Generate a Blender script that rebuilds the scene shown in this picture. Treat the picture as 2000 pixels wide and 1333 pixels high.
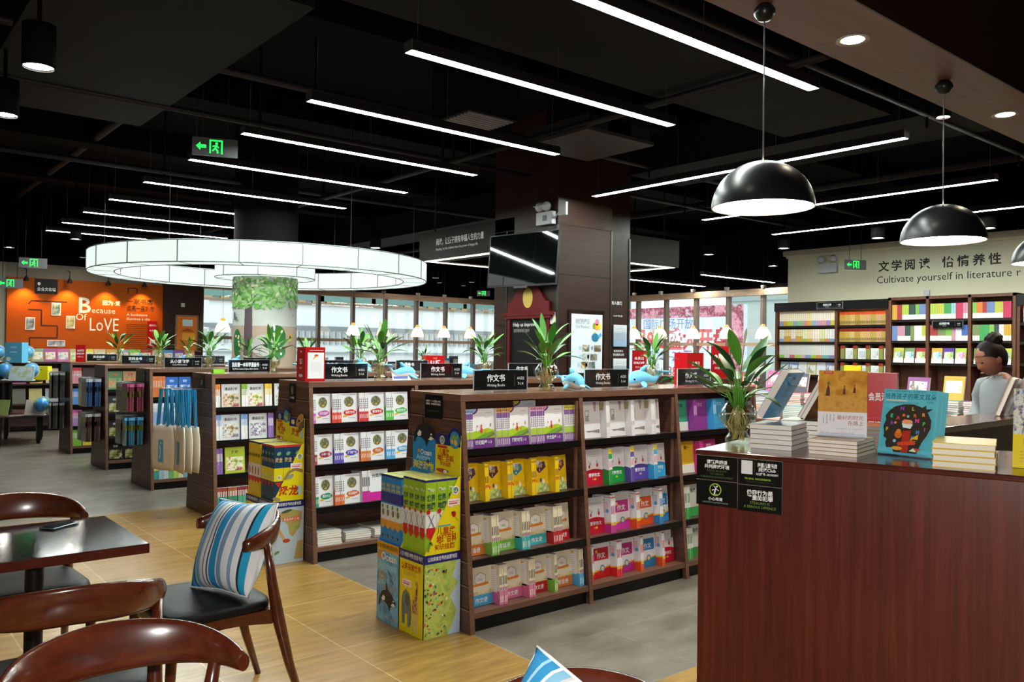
import bpy, math, random
from mathutils import Vector, Matrix, Euler
random.seed(11)
R = math.radians
scene = bpy.context.scene
for o in list(bpy.data.objects): bpy.data.objects.remove(o, do_unlink=True)
COL = scene.collection

# ------------------------------------------------------------------ camera
EYE = 1.5
yaw, pit, rol = R(50.3), R(0.66), R(0.75)
fw = Vector((math.cos(yaw)*math.cos(pit), math.sin(yaw)*math.cos(pit), math.sin(pit)))
r0 = Vector((math.sin(yaw), -math.cos(yaw), 0)); u0 = r0.cross(fw)
rr = math.cos(rol)*r0 + math.sin(rol)*u0
uu = -math.sin(rol)*r0 + math.cos(rol)*u0
cam_d = bpy.data.cameras.new('camera'); cam = bpy.data.objects.new('camera', cam_d); COL.objects.link(cam)
cam.matrix_world = Matrix(((rr.x, uu.x, -fw.x, 0), (rr.y, uu.y, -fw.y, 0), (rr.z, uu.z, -fw.z, EYE), (0, 0, 0, 1)))
cam_d.sensor_width = 36; cam_d.lens = 1625/2000*36; cam_d.clip_start = 0.05; cam_d.clip_end = 300
scene.camera = cam

# ------------------------------------------------------------------ world, exposure
scene.view_settings.view_transform = 'Standard'; scene.view_settings.look = 'None'
scene.view_settings.exposure = 0.0; scene.view_settings.gamma = 1.0
scene.view_settings.use_curve_mapping = False
scene.cycles.use_denoising = True
scene.cycles.max_bounces = 8; scene.cycles.transparent_max_bounces = 24
scene.cycles.sample_clamp_indirect = 6.0
scene.cycles.caustics_reflective = False; scene.cycles.caustics_refractive = False
world = bpy.data.worlds.new('overcast_sky'); scene.world = world; world.use_nodes = True
bg = world.node_tree.nodes['Background']
bg.inputs['Color'].default_value = (0.90, 0.96, 1.0, 1); bg.inputs['Strength'].default_value = 2.2
BAR_E = 135.0      # fluorescent bars
RING_E = 0.98     # ring lantern
DOWN_E = 180.0     # downlights
DOME_E = 26.0      # dome pendants
BELL_E = 2.2      # small bell pendants by the windows
WASH_E = 45.0     # spots washing the orange wall (watt)

# the camera's own pop-up flash, just above the lens
fl = bpy.data.lights.new('camera_flash', 'POINT'); fl.energy = 235; fl.shadow_soft_size = 0.02; fl.color = (1.0, 0.97, 0.93)
flo = bpy.data.objects.new('camera_flash', fl); COL.objects.link(flo); flo.location = cam.location + uu*0.09 + fw*0.02

# ------------------------------------------------------------------ materials
def lin(c):
    if isinstance(c, str):
        c = c.lstrip('#'); c = [int(c[i:i+2], 16)/255 for i in (0, 2, 4)]
    return tuple(x/12.92 if x <= 0.04045 else ((x+0.055)/1.055)**2.4 for x in c) + (1.0,)
MATS = {}
def _new(name):
    m = bpy.data.materials.new(name); m.use_nodes = True
    return m, m.node_tree.nodes, m.node_tree.links, m.node_tree.nodes['Principled BSDF']
def mat(c, rough=0.5, metal=0.0, spec=0.3, coat=0.0):
    k = (c, rough, metal, spec, coat)
    if k in MATS: return MATS[k]
    m, N, L, b = _new('paint_' + str(len(MATS)))
    b.inputs['Base Color'].default_value = lin(c); b.inputs['Roughness'].default_value = rough
    b.inputs['Metallic'].default_value = metal; b.inputs['Specular IOR Level'].default_value = spec
    if coat: b.inputs['Coat Weight'].default_value = coat; b.inputs['Coat Roughness'].default_value = 0.08
    MATS[k] = m; return m
def emit(c, e):
    k = ('E', c, e)
    if k in MATS: return MATS[k]
    m, N, L, b = _new('glow_' + str(len(MATS)))
    b.inputs['Base Color'].default_value = lin('#202020')
    b.inputs['Emission Color'].default_value = lin(c); b.inputs['Emission Strength'].default_value = e
    MATS[k] = m; return m
def ramp(N, stops, interp='LINEAR'):
    r = N.new('ShaderNodeValToRGB'); r.color_ramp.interpolation = interp
    el = r.color_ramp.elements
    while len(el) < len(stops): el.new(0.5)
    for e, (p, c) in zip(el, stops): e.position = p; e.color = lin(c)
    return r
def wood(name, c1, c2, c3, scale=(30, 30, 2.2), rough=0.35, coat=0.0, detail=6, spec=0.5):
    if name in MATS: return MATS[name]
    m, N, L, b = _new(name)
    tc = N.new('ShaderNodeTexCoord'); mp = N.new('ShaderNodeMapping'); mp.inputs['Scale'].default_value = scale
    nz = N.new('ShaderNodeTexNoise'); nz.inputs['Scale'].default_value = 1.0; nz.inputs['Detail'].default_value = detail; nz.inputs['Roughness'].default_value = 0.62
    nz.inputs['Distortion'].default_value = 0.4
    rp = ramp(N, [(0.25, c1), (0.5, c2), (0.75, c3)])
    L.new(tc.outputs['Object'], mp.inputs['Vector']); L.new(mp.outputs['Vector'], nz.inputs['Vector'])
    L.new(nz.outputs['Fac'], rp.inputs['Fac']); L.new(rp.outputs['Color'], b.inputs['Base Color'])
    b.inputs['Roughness'].default_value = rough; b.inputs['Coat Weight'].default_value = coat; b.inputs['Coat Roughness'].default_value = 0.12
    b.inputs['Specular IOR Level'].default_value = spec
    MATS[name] = m; return m
def tiles(name, cA, cB, cG, bw, bh, ox, oy, grain, rough, c_lo, c_hi):
    m, N, L, b = _new(name)
    tc = N.new('ShaderNodeTexCoord'); mp = N.new('ShaderNodeMapping'); mp.inputs['Location'].default_value = (-ox, -oy, 0)
    br = N.new('ShaderNodeTexBrick'); br.offset = 0.0; br.squash = 1.0
    br.inputs['Color1'].default_value = lin(cA); br.inputs['Color2'].default_value = lin(cB); br.inputs['Mortar'].default_value = lin(cG)
    br.inputs['Scale'].default_value = 1.0; br.inputs['Mortar Size'].default_value = 0.0032; br.inputs['Mortar Smooth'].default_value = 0.2
    br.inputs['Brick Width'].default_value = bw; br.inputs['Row Height'].default_value = bh; br.inputs['Bias'].default_value = 0.0
    L.new(tc.outputs['Object'], mp.inputs['Vector']); L.new(mp.outputs['Vector'], br.inputs['Vector'])
    m2 = N.new('ShaderNodeMapping'); m2.inputs['Scale'].default_value = grain; m2.inputs['Rotation'].default_value = (0, 0, 0.5)
    nz = N.new('ShaderNodeTexNoise'); nz.inputs['Scale'].default_value = 1.0; nz.inputs['Detail'].default_value = 7; nz.inputs['Roughness'].default_value = 0.6
    L.new(tc.outputs['Object'], m2.inputs['Vector']); L.new(m2.outputs['Vector'], nz.inputs['Vector'])
    rp = ramp(N, [(0.3, c_lo), (0.7, c_hi)]); L.new(nz.outputs['Fac'], rp.inputs['Fac'])
    mx = N.new('ShaderNodeMix'); mx.data_type = 'RGBA'; mx.blend_type = 'MULTIPLY'; mx.inputs['Factor'].default_value = 1.0
    L.new(br.outputs['Color'], mx.inputs['A']); L.new(rp.outputs['Color'], mx.inputs['B']); L.new(mx.outputs['Result'], b.inputs['Base Color'])
    b.inputs['Roughness'].default_value = rough
    return m
def art(name, stops, scale=9.0, rough=0.3, kind='noise'):
    """a printed illustration: patches of several colours"""
    if name in MATS: return MATS[name]
    if scale > 20: scale *= 0.45
    m, N, L, b = _new('print_' + name)
    tc = N.new('ShaderNodeTexCoord')
    if kind == 'vor':
        t = N.new('ShaderNodeTexVoronoi'); t.inputs['Scale'].default_value = scale*2.2
        nz = N.new('ShaderNodeTexNoise'); nz.inputs['Scale'].default_value = scale*1.5; nz.inputs['Detail'].default_value = 3
        L.new(tc.outputs['Object'], nz.inputs['Vector']); L.new(nz.outputs['Color'], t.inputs['Vector'])
        sp = N.new('ShaderNodeSeparateColor'); L.new(t.outputs['Color'], sp.inputs['Color']); src = sp.outputs[0]
        t.inputs['Scale'].default_value = 9
    else:
        t = N.new('ShaderNodeTexNoise'); t.inputs['Scale'].default_value = scale; t.inputs['Detail'].default_value = 5; t.inputs['Roughness'].default_value = 0.6
        L.new(tc.outputs['Object'], t.inputs['Vector']); src = t.outputs['Fac']
    n = len(stops); lo, hi = (0.33, 0.68) if kind != 'vor' else (0.0, 0.9)
    rp = ramp(N, [(lo+(hi-lo)*i/max(1, n-1), c) for i, c in enumerate(stops)], 'LINEAR' if kind != 'vor' else 'CONSTANT')
    L.new(src, rp.inputs['Fac']); L.new(rp.outputs['Color'], b.inputs['Base Color'])
    b.inputs['Roughness'].default_value = rough
    MATS[name] = m; return m
def thin_glass(name, tint='#ffffff', refl=0.06, rough=0.0, edge=0.5):
    """clear sheet: mostly see-through with a mirror-like sheen"""
    if name in MATS: return MATS[name]
    m, N, L, b = _new(name); N.remove(b); out = N['Material Output']
    tr = N.new('ShaderNodeBsdfTransparent'); tr.inputs['Color'].default_value = lin(tint)
    gl = N.new('ShaderNodeBsdfGlossy'); gl.inputs['Roughness'].default_value = rough
    lw = N.new('ShaderNodeLayerWeight'); lw.inputs['Blend'].default_value = edge
    mr = N.new('ShaderNodeMapRange'); mr.inputs['To Min'].default_value = refl; mr.inputs['To Max'].default_value = min(1.0, refl*9)
    L.new(lw.outputs['Facing'], mr.inputs['Value'])
    mx = N.new('ShaderNodeMixShader'); L.new(mr.outputs['Result'], mx.inputs['Fac']); L.new(tr.outputs[0], mx.inputs[1]); L.new(gl.outputs[0], mx.inputs[2])
    L.new(mx.outputs[0], out.inputs['Surface'])
    MATS[name] = m; return m

W_SHELF = wood('shelf_walnut', '#3d2723', '#553830', '#6e4a3c', (2.0, 3.2, 34), 0.42)
W_SHELF_H = wood('shelf_walnut_edge', '#583c2f', '#6b4a39', '#7d5843', (2.0, 3.2, 40), 0.45)
W_COUNTER = wood('counter_mahogany', '#431712', '#562019', '#6a2b21', (46, 46, 1.6), 0.30, 0.15)
W_COUNTERTOP = wood('counter_top_mahogany', '#3a1712', '#4a1d16', '#57251b', (5, 30, 30), 0.16, 0.4)
W_CHAIR = wood('chair_walnut', '#3c170c', '#4e2011', '#602a16', (8, 26, 26), 0.25, 0.6)
W_COLUMN = wood('column_veneer', '#24150f', '#2e1c16', '#38241c', (3, 3, 26), 0.36, spec=0.3)
W_CANOPY = wood('canopy_veneer', '#130d0b', '#18110e', '#1e1612', (3, 3, 26), 0.45, spec=0.15)
W_TABLE_EDGE = wood('table_edge_mahogany', '#3a0d0a', '#48120d', '#571a12', (6, 40, 40), 0.25, 0.3)
W_BEAM = wood('beam_veneer', '#5a4033', '#6a4d3f', '#775848', (2, 14, 14), 0.4)
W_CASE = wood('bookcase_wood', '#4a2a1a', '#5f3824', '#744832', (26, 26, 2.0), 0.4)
W_LAM = wood('table_laminate', '#1a1618', '#1e191b', '#231d1f', (3, 12, 12), 0.10, 0.0, spec=0.4)
BLACK = mat('#0d0c0c', 0.35); CEIL = mat('#080707', 0.9, 0, 0.08); DUCT = mat('#0d0b0c', 0.7, 0, 0.15); MATTE = mat('#121112', 0.6)
PAPER = mat('#ece5da', 0.8); WHITE = mat('#eef0f4', 0.4); GLOSSW = mat('#eceef4', 0.25)
ALU = mat('#9a9a9c', 0.3, 0.9); STEEL = mat('#50504f', 0.3, 0.8)
PANE = thin_glass('window_glass', '#f4fbfa', 0.05, 0.0, 0.35)
ACRYL = thin_glass('acrylic', '#f8fbff', 0.025, 0.05, 0.3)
VASEG = thin_glass('vase_glass', '#fafcf8', 0.065, 0.03, 0.35)
WATER = thin_glass('vase_water', '#eef0e2', 0.05, 0.02, 0.3)
FILM = thin_glass('plastic_film', '#e6ecee', 0.12, 0.12, 0.4)

# ------------------------------------------------------------------ mesh builder
class Fr:
    """a flat sheet to draw on: origin, right, up, outward normal"""
    def __init__(s, o, r, u, n): s.o, s.r, s.u, s.n = Vector(o), Vector(r), Vector(u), Vector(n)
    def p(s, x, y, l=0): return s.o + s.r*x + s.u*y + s.n*(l*0.0006)
    def sub(s, x, y): return Fr(s.p(x, y), s.r, s.u, s.n)
class Cyl:
    def __init__(s, c, rad, a0, sgn=1): s.c, s.rad, s.a0, s.sgn = Vector(c), rad, a0, sgn
    def p(s, x, y, l=0):
        a = s.a0 + s.sgn*x/s.rad; q = s.rad + 0.002 + l*0.0012
        return s.c + Vector((q*math.cos(a), q*math.sin(a), y))
TXT = {}
def text_mesh(body, bold):
    k = (body, bold)
    if k not in TXT:
        c = bpy.data.curves.new('lettering', 'FONT'); c.body = body; c.size = 1; c.resolution_u = 2; c.offset = bold
        c.align_x = 'LEFT'
        o = bpy.data.objects.new('lettering', c); m = o.to_mesh()
        vs = [(v.co.x, v.co.y) for v in m.vertices]; fs = [tuple(p.vertices) for p in m.polygons]
        o.to_mesh_clear(); bpy.data.objects.remove(o); bpy.data.curves.remove(c)
        xs = [v[0] for v in vs] or [0]; ys = [v[1] for v in vs] or [0]
        TXT[k] = (vs, fs, min(xs), max(xs), min(ys), max(ys))
    return TXT[k]
class MB:
    def __init__(s): s.v, s.f, s.mi, s.sm, s.mats = [], [], [], [], []
    def _m(s, m):
        for i, x in enumerate(s.mats):
            if x is m: return i
        s.mats.append(m); return len(s.mats)-1
    def face(s, pts, m, smooth=False):
        b = len(s.v); s.v += [tuple(p) for p in pts]; s.f.append(tuple(range(b, b+len(pts)))); s.mi.append(s._m(m)); s.sm.append(smooth)
    def raw(s, vs, fs, m, smooth=False):
        b = len(s.v); s.v += [tuple(p) for p in vs]; i = s._m(m)
        for f in fs: s.f.append(tuple(b+q for q in f)); s.mi.append(i); s.sm.append(smooth)
    def box(s, x0, y0, z0, x1, y1, z1, m, M=None, **k):
        P = [Vector(q) for q in ((x0, y0, z0), (x1, y0, z0), (x1, y1, z0), (x0, y1, z0), (x0, y0, z1), (x1, y0, z1), (x1, y1, z1), (x0, y1, z1))]
        if M is not None: P = [M @ p for p in P]
        b = len(s.v); s.v += [tuple(p) for p in P]
        for nm, f in (('bottom', (0, 3, 2, 1)), ('top', (4, 5, 6, 7)), ('front', (0, 1, 5, 4)), ('right', (1, 2, 6, 5)), ('back', (2, 3, 7, 6)), ('left', (3, 0, 4, 7))):
            s.f.append(tuple(b+q for q in f)); s.mi.append(s._m(k.get(nm, m))); s.sm.append(False)
    def prism(s, pts, d, m, m2=None):
        """closed outline (world points) pushed along d"""
        n = len(pts); d = Vector(d); A = [Vector(p) for p in pts]; B = [p+d for p in A]
        s.face(A[::-1], m); s.face(B, m)
        for i in range(n): s.face([A[i], A[(i+1) % n], B[(i+1) % n], B[i]], m2 or m)
    def rings(s, rs, m, smooth=True, caps=True, closed=True, mats=None):
        n = len(rs[0]); b = len(s.v)
        for r in rs: s.v += [tuple(p) for p in r]
        for i in range(len(rs)-1):
            for j in range(n if closed else n-1):
                j2 = (j+1) % n
                s.f.append((b+i*n+j, b+i*n+j2, b+(i+1)*n+j2, b+(i+1)*n+j)); s.mi.append(s._m(mats(i, j) if mats else m)); s.sm.append(smooth)
        if caps:
            s.f.append(tuple(b+j for j in range(n))[::-1]); s.mi.append(s._m(m)); s.sm.append(False)
            s.f.append(tuple(b+(len(rs)-1)*n+j for j in range(n))); s.mi.append(s._m(m)); s.sm.append(False)
    def tube(s, path, r, m, n=8, caps=True, flat=1.0, up=None):
        path = [Vector(p) for p in path]; rs = []; k = len(path)
        for i, p in enumerate(path):
            t = (path[min(i+1, k-1)] - path[max(i-1, 0)]).normalized()
            ref = Vector(up) if up else (Vector((0, 0, 1)) if abs(t.z) < 0.9 else Vector((1, 0, 0)))
            a = t.cross(ref).normalized(); c = a.cross(t)
            q = r[i] if isinstance(r, (list, tuple)) else r
            if isinstance(q, tuple): qa, qc = q
            else: qa, qc = q, q*flat
            rs.append([p + a*(qa*math.cos(2*math.pi*j/n)) + c*(qc*math.sin(2*math.pi*j/n)) for j in range(n)])
        s.rings(rs, m, True, caps)
    def lathe(s, prof, m, n=24, c=(0, 0, 0), caps=False, smooth=True):
        c = Vector(c)
        s.rings([[c + Vector((r*math.cos(2*math.pi*j/n), r*math.sin(2*math.pi*j/n), z)) for j in range(n)] for r, z in prof], m, smooth, caps)
    def ball(s, c, rad, m, n=16, k=10, M=None, fn=None):
        c = Vector(c); rad = Vector(rad) if not isinstance(rad, (int, float)) else Vector((rad, rad, rad)); rs = []
        for i in range(1, k):
            t = math.pi*i/k; row = []
            for j in range(n):
                a = 2*math.pi*j/n
                p = Vector((math.sin(t)*math.cos(a), math.sin(t)*math.sin(a), -math.cos(t)))
                if fn: p = fn(p)
                p = Vector((p.x*rad.x, p.y*rad.y, p.z*rad.z))
                row.append(c + (M @ p if M else p))
            rs.append(row)
        s.rings(rs, m, True, True)
        s.sm[-1] = s.sm[-2] = True
    # ---- drawing on a sheet
    def rect(s, fr, x0, y0, x1, y1, m, l=1):
        s.face([fr.p(x0, y0, l), fr.p(x1, y0, l), fr.p(x1, y1, l), fr.p(x0, y1, l)], m)
    def poly(s, fr, pts, m, l=1): s.face([fr.p(x, y, l) for x, y in pts], m)
    def ell(s, fr, x, y, a, b, m, l=1, n=14, rot=0.0):
        cs, sn = math.cos(rot), math.sin(rot)
        pts = [(x + a*math.cos(2*math.pi*i/n)*cs - b*math.sin(2*math.pi*i/n)*sn, y + a*math.cos(2*math.pi*i/n)*sn + b*math.sin(2*math.pi*i/n)*cs) for i in range(n)]
        if isinstance(fr, Cyl):
            b0 = len(s.v); s.v += [tuple(fr.p(px, py, l)) for px, py in pts] + [tuple(fr.p(x, y, l))]
            for i in range(n): s.f.append((b0+i, b0+(i+1) % n, b0+n)); s.mi.append(s._m(m)); s.sm.append(False)
        else: s.poly(fr, pts, m, l)
    def corner(s, fr, x, y, a, b, m, l=1, n=10):
        s.poly(fr, [(x, y)] + [(x + a*math.cos(math.pi/2*i/n), y + b*math.sin(math.pi/2*i/n)) for i in range(n+1)], m, l)
    def line(s, fr, pts, w, m, l=1):
        for (x0, y0), (x1, y1) in zip(pts, pts[1:]):
            dx, dy = x1-x0, y1-y0; q = math.hypot(dx, dy) or 1; nx, ny = -dy/q*w/2, dx/q*w/2
            s.poly(fr, [(x0-nx, y0-ny), (x1-nx, y1-ny), (x1+nx, y1+ny), (x0+nx, y0+ny)], m, l)
    def text(s, fr, x, y, h, body, m, l=2, al='L', bold=0.0, maxw=None, vert=False, sx=1.0):
        """h = height of a capital / character; (x,y) = baseline start (or centre / end)"""
        if vert:
            for i, ch in enumerate(body): s.text(fr, x, y - i*h*1.15, h, ch, m, l, 'C', bold)
            return
        vs, fs, a, b, c, d = text_mesh(body, bold)
        k = h/0.75; wd = (b-a)*k*sx
        kx = k*sx
        if maxw and wd > maxw: kx *= maxw/wd; wd = maxw
        x0 = x - (0 if al == 'L' else wd/2 if al == 'C' else wd)
        s.raw([fr.p(x0 + (px-a)*kx, y + py*k, l) for px, py in vs], fs, m)
    def mesh(s, name):
        me = bpy.data.meshes.new(name); me.from_pydata(s.v, [], s.f)
        for m in s.mats: me.materials.append(m)
        me.polygons.foreach_set('material_index', s.mi); me.polygons.foreach_set('use_smooth', s.sm)
        me.update(); return me
    def build(s, name, parent=None, loc=None, rz=0.0, M=None):
        return link(name, s.mesh(name), parent, loc, rz, M)
def link(name, me, parent=None, loc=None, rz=0.0, M=None):
    o = bpy.data.objects.new(name, me); COL.objects.link(o)
    if parent: o.parent = parent
    if M is not None: o.matrix_local = M
    else:
        if loc is not None: o.location = loc
        o.rotation_euler = (0, 0, rz)
    return o
def tag(o, label, cat, group=None, kind=None):
    o['label'] = label; o['category'] = cat
    if group: o['group'] = group
    if kind: o['kind'] = kind
    return o
def thing(name, label, cat, loc=(0, 0, 0), rz=0.0, group=None, M=None):
    return tag(link(name, None, None, loc, rz, M), label, cat, group)
def copy_tree(o, parent=None):
    kids = [c for c in bpy.data.objects if c.parent is o] if not hasattr(o, '_k') else []
    c = o.copy(); COL.objects.link(c); c.parent = parent
    for k in kids: copy_tree(k, c)
    return c
def kids_of(o): return [c for c in o.children]
def dup(o, loc=None, rz=None, label=None, parent=None):
    c = o.copy(); COL.objects.link(c)
    if parent: c.parent = parent
    if loc is not None: c.location = loc
    if rz is not None: c.rotation_euler = (0, 0, rz)
    if label: c['label'] = label
    for k in o.children: dup(k, parent=c)
    return c
def bevel(o, w=0.004, seg=2):
    md = o.modifiers.new('edge', 'BEVEL'); md.width = w; md.segments = seg; md.limit_method = 'ANGLE'; md.angle_limit = R(40)
    return o
def struct(name, mb, label, cat):
    o = mb.build(name); tag(o, label, cat, kind='structure'); return o
# ================================================================== SETTING
YT = tiles('yellow_tile', '#b09055', '#a58248', '#cbb98c', 0.627, 0.80, 2.664-0.627*5, 3.74-0.8*5, (3, 22, 1), 0.26, '#c6bba6', '#f6efe2')
GT = tiles('grey_tile', '#87837d', '#928d86', '#aaa397', 0.615, 0.61, 3.898-0.615*20, 3.112-0.61*20, (2.5, 5, 1), 0.33, '#a39b92', '#eee8e2')
m = MB(); m.box(-5, -4, -0.1, 2.664, 7.95, 0, YT); m.box(2.664, -4, -0.1, 16, 2.5, 0, YT)
struct('floor', m, 'honey yellow tiled floor around the cafe tables and wooden counter', 'floor')
m = MB(); m.box(2.664, 2.5, -0.1, 16, 18, 0, GT); m.box(-5, 7.95, -0.1, 2.664, 18, 0, GT)
struct('floor', m, 'grey stone tiled floor of the aisles between the book gondolas', 'floor')
m = MB(); m.box(-5, -4, 4.2, 16, 18, 4.3, CEIL)
struct('ceiling', m, 'black painted open ceiling above the whole shop', 'ceiling')
m = MB(); m.box(-5.2, -4, 0, -5, 18, 4.2, mat('#8c8576', 0.8)); struct('wall_left', m, 'beige side wall beyond the globe stand', 'wall')
m = MB(); m.box(-5, -4.2, 0, 16, -4, 4.2, mat('#7d776b', 0.8)); struct('wall_front', m, 'beige wall behind the cafe corner', 'wall')
BEIGE = mat('#cdcbb2', 0.75)
m = MB(); m.box(12.3, -4, 0, 12.5, 7.68, 3.12, BEIGE); m.box(12.24, -4, 3.12, 12.54, 7.74, 3.20, mat('#b3b09c', 0.6)); m.box(12.27, -4, 3.08, 12.3, 7.7, 3.12, BEIGE)
wf = Fr((12.298, 6.17, 2.78), (0, -1, 0), (0, 0, 1), (-1, 0, 0))
INK = mat('#241c19', 0.5)
for i, ch in enumerate('文学阅读'): m.text(wf, 0.02+i*0.202, 0.0, 0.125, ch, INK, 3, bold=0.022)
for i, ch in enumerate('怡情养性'): m.text(wf, 0.95+i*0.205, 0.0, 0.125, ch, INK, 3, bold=0.022)
m.text(wf, 0.0, -0.19, 0.115, 'Cultivate yourself in literature r', INK, 3, maxw=1.98)
struct('wall_right', m, 'beige wall with black Chinese lettering and Cultivate yourself above the tall bookcases', 'wall')
m = MB()
m.box(-5, 17.0, 0, 2.48, 17.2, 2.95, mat('#a39d88', 0.8)); m.box(-5, 17.0, 2.95, 2.48, 17.2, 4.2, CEIL); m.box(2.48, 17.0, 0, 5.9, 17.2, 2.95, mat('#8d8474', 0.8)); m.box(2.48, 17.0, 2.95, 5.9, 17.2, 4.2, CEIL)
m.box(5.9, 17.0, 2.80, 14.9, 17.2, 4.2, CEIL); m.box(5.9, 17.0, 0, 14.9, 17.2, 0.42, mat('#6a625a', 0.7))
struct('wall_back', m, 'end wall over the window band, black above and beige at the side', 'wall')
m = MB(); m.box(14.5, 7.0, 2.80, 14.7, 17.0, 4.2, CEIL); m.box(14.5, 7.0, 0, 14.7, 17.0, 0.42, mat('#6a625a', 0.7)); m.box(12.5, 7.0, 0, 14.5, 7.1, 4.2, CEIL)
m.box(14.5, -4, 0, 14.7, 7.0, 4.2, CEIL)
struct('wall_window', m, 'low wall under the windows facing the billboard', 'wall')
# ---- windows
FRM = mat('#6b5b50', 0.4); RAILM = wood('window_rail', '#8d6f55', '#a5856a', '#b5977c', (3, 3, 20), 0.4)
def window(name, label, A, B, n, inward):
    A, B = Vector(A), Vector(B); d = (B-A); Lg = d.length; d.normalize(); inn = Vector(inward)
    M = Matrix(((d.x, inn.x, 0, A.x), (d.y, inn.y, 0, A.y), (0, 0, 1, 0), (0, 0, 0, 1)))
    m = MB(); st = Lg/n
    for i in range(n+1): m.box(i*st-0.035, -0.02, 0.42, i*st+0.035, 0.09, 2.72, FRM, M)
    for z0, z1 in ((0.42, 0.48), (1.655, 1.72)): m.box(0, -0.01, z0, Lg, 0.075, z1, RAILM, M)
    m.box(0, -0.03, 2.67, Lg, 0.16, 2.80, RAILM, M)
    o = struct(name, m, label, 'window')
    for i in range(n):
        for z0, z1 in ((0.48, 1.655), (1.72, 2.67)):
            p = MB(); p.face([M @ Vector(q) for q in ((i*st+0.035, 0.03, z0), ((i+1)*st-0.035, 0.03, z0), ((i+1)*st-0.035, 0.03, z1), (i*st+0.035, 0.03, z1))], PANE)
            p.build('pane', o)
window('window_1', 'long window band with brown mullions facing the pale building outside', (5.9, 17.0, 0), (14.5, 17.0, 0), 10, (0, -1, 0))
window('window_2', 'window band with brown mullions facing the red lettered billboard outside', (14.5, 17.0, 0), (14.5, 7.1, 0), 12, (-1, 0, 0))
# ---- orange feature wall and dark panel
m = MB(); OR = mat('#ad4f08', 0.6, 0, 0.15)
m.box(2.50, 16.93, 0, 5.14, 16.998, 2.69, OR)
of = Fr((2.5, 16.928, 0), (1, 0, 0), (0, 0, 1), (0, -1, 0)); WL = mat('#efe6dd', 0.5); DK = mat('#3a1d10', 0.6)
m.text(of, 1.15, 2.10, 0.30, 'B', WL, 2, bold=0.02); m.text(of, 1.37, 2.10, 0.115, 'ecause', WL, 2)
m.text(of, 1.55, 2.26, 0.075, '因为·爱', WL, 2, bold=0.02)
m.text(of, 1.10, 1.96, 0.13, 'Of', WL, 2); m.text(of, 1.34, 1.77, 0.26, 'LoVE', WL, 2, maxw=0.50)
m.text(of, 1.98, 2.30, 0.09, '一家书店', DK, 2, bold=0.02); m.text(of, 1.98, 2.17, 0.09, '点亮一座城市', DK, 2, bold=0.02, maxw=0.5)
m.text(of, 1.98, 2.07, 0.055, 'A bookstore', WL, 2); m.text(of, 1.98, 1.99, 0.055, 'illumines a city', WL, 2)
for i in range(13): m.rect(of, 1.98, 1.90-i*0.038, 2.50, 1.908-i*0.038, DK, 2)
m.line(of, [(2.0, 2.50), (2.0, 2.60), (2.16, 2.60), (2.16, 2.50)], 0.02, DK, 2)
m.line(of, [(0.45, 2.28), (0.95, 2.28)], 0.022, DK); m.line(of, [(0.33, 2.22), (0.38, 2.28), (0.5, 2.28)], 0.022, DK)
m.line(of, [(0.33, 2.12), (0.54, 2.12), (0.54, 1.84), (0.80, 1.84), (0.80, 1.62), (0.36, 1.62), (0.36, 1.46)], 0.022, DK)
m.line(of, [(0.30, 1.44), (0.30, 1.37), (0.46, 1.37), (0.46, 1.44)], 0.022, DK)
struct('wall_panel', m, 'orange feature wall lettered Because of LOVE in white', 'wall')
for i, (x, z, w, h) in enumerate(((0.70, 2.03, 0.15, 0.23), (0.29, 1.76, 0.15, 0.22), (0.94, 1.80, 0.15, 0.23), (0.64, 1.47, 0.29, 0.11))):
    p = MB(); p.box(0, -0.006, 0, w, 0, h, GLOSSW); p.rect(Fr((0, -0.0065, 0), (1, 0, 0), (0, 0, 1), (0, -1, 0)), 0.012, 0.012, w-0.012, h-0.012, art('photo%d' % i, [('#2e3b36', '#6d8f8a', '#c9d3cf'), ('#30343a', '#7e8c91', '#cfd6d2'), ('#6e7a3a', '#b9b57d', '#e1dcc0'), ('#3d3f58', '#8c93a4', '#d8d5d0')][i], 12))
    o = p.build('wall_photo', None, (2.5+x, 16.926, z))
    tag(o, 'small photo print on the orange wall ' + ('below the upper dark line', 'beside the lower bend of the dark line', 'close to the big letter O', 'wide one above the books')[i], 'photo')
m = MB(); m.box(0, -0.02, 0, 0.36, 0, 0.26, MATTE); f = Fr((0, -0.021, 0), (1, 0, 0), (0, 0, 1), (0, -1, 0)); m.text(f, 0.03, 0.05, 0.05, '企业文化墙', WHITE, 1, bold=0.02, maxw=0.3); m.ell(f, 0.06, 0.17, 0.025, 0.03, WHITE)
tag(m.build('wall_sign', None, (2.93, 16.928, 2.42)), 'square black sign high on the orange wall', 'sign')
m = MB(); m.box(5.14, 16.86, 0, 5.90, 17.0, 2.80, W_COLUMN); m.box(5.47, 16.85, 2.28, 5.54, 16.86, 2.36, mat('#b9b9b5', 0.5))
struct('wall_pier', m, 'dark wooden pier between the orange wall and the windows', 'pier')
o = thing('framed_poster', 'orange notice in a frame on the dark pier beside the orange wall', 'poster', (5.36, 16.855, 1.40))
m = MB(); m.box(0, -0.03, 0, 0.44, 0, 0.72, mat('#7a5c48', 0.4)); m.build('frame', o)
m = MB(); m.box(0.03, -0.034, 0.03, 0.41, -0.03, 0.69, mat('#c46a22', 0.4)); f = Fr((0.03, -0.0345, 0.03), (1, 0, 0), (0, 0, 1), (0, -1, 0)); m.rect(f, 0.10, 0.47, 0.30, 0.6, mat('#b9c9cb', 0.4)); m.rect(f, 0.1, 0.2, 0.34, 0.33, mat('#d9962f', 0.4)); m.poly(f, [(0.05, 0.36), (0.2, 0.43), (0.35, 0.36)], mat('#8a4a17', 0.4)); m.build('print', o)
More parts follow.
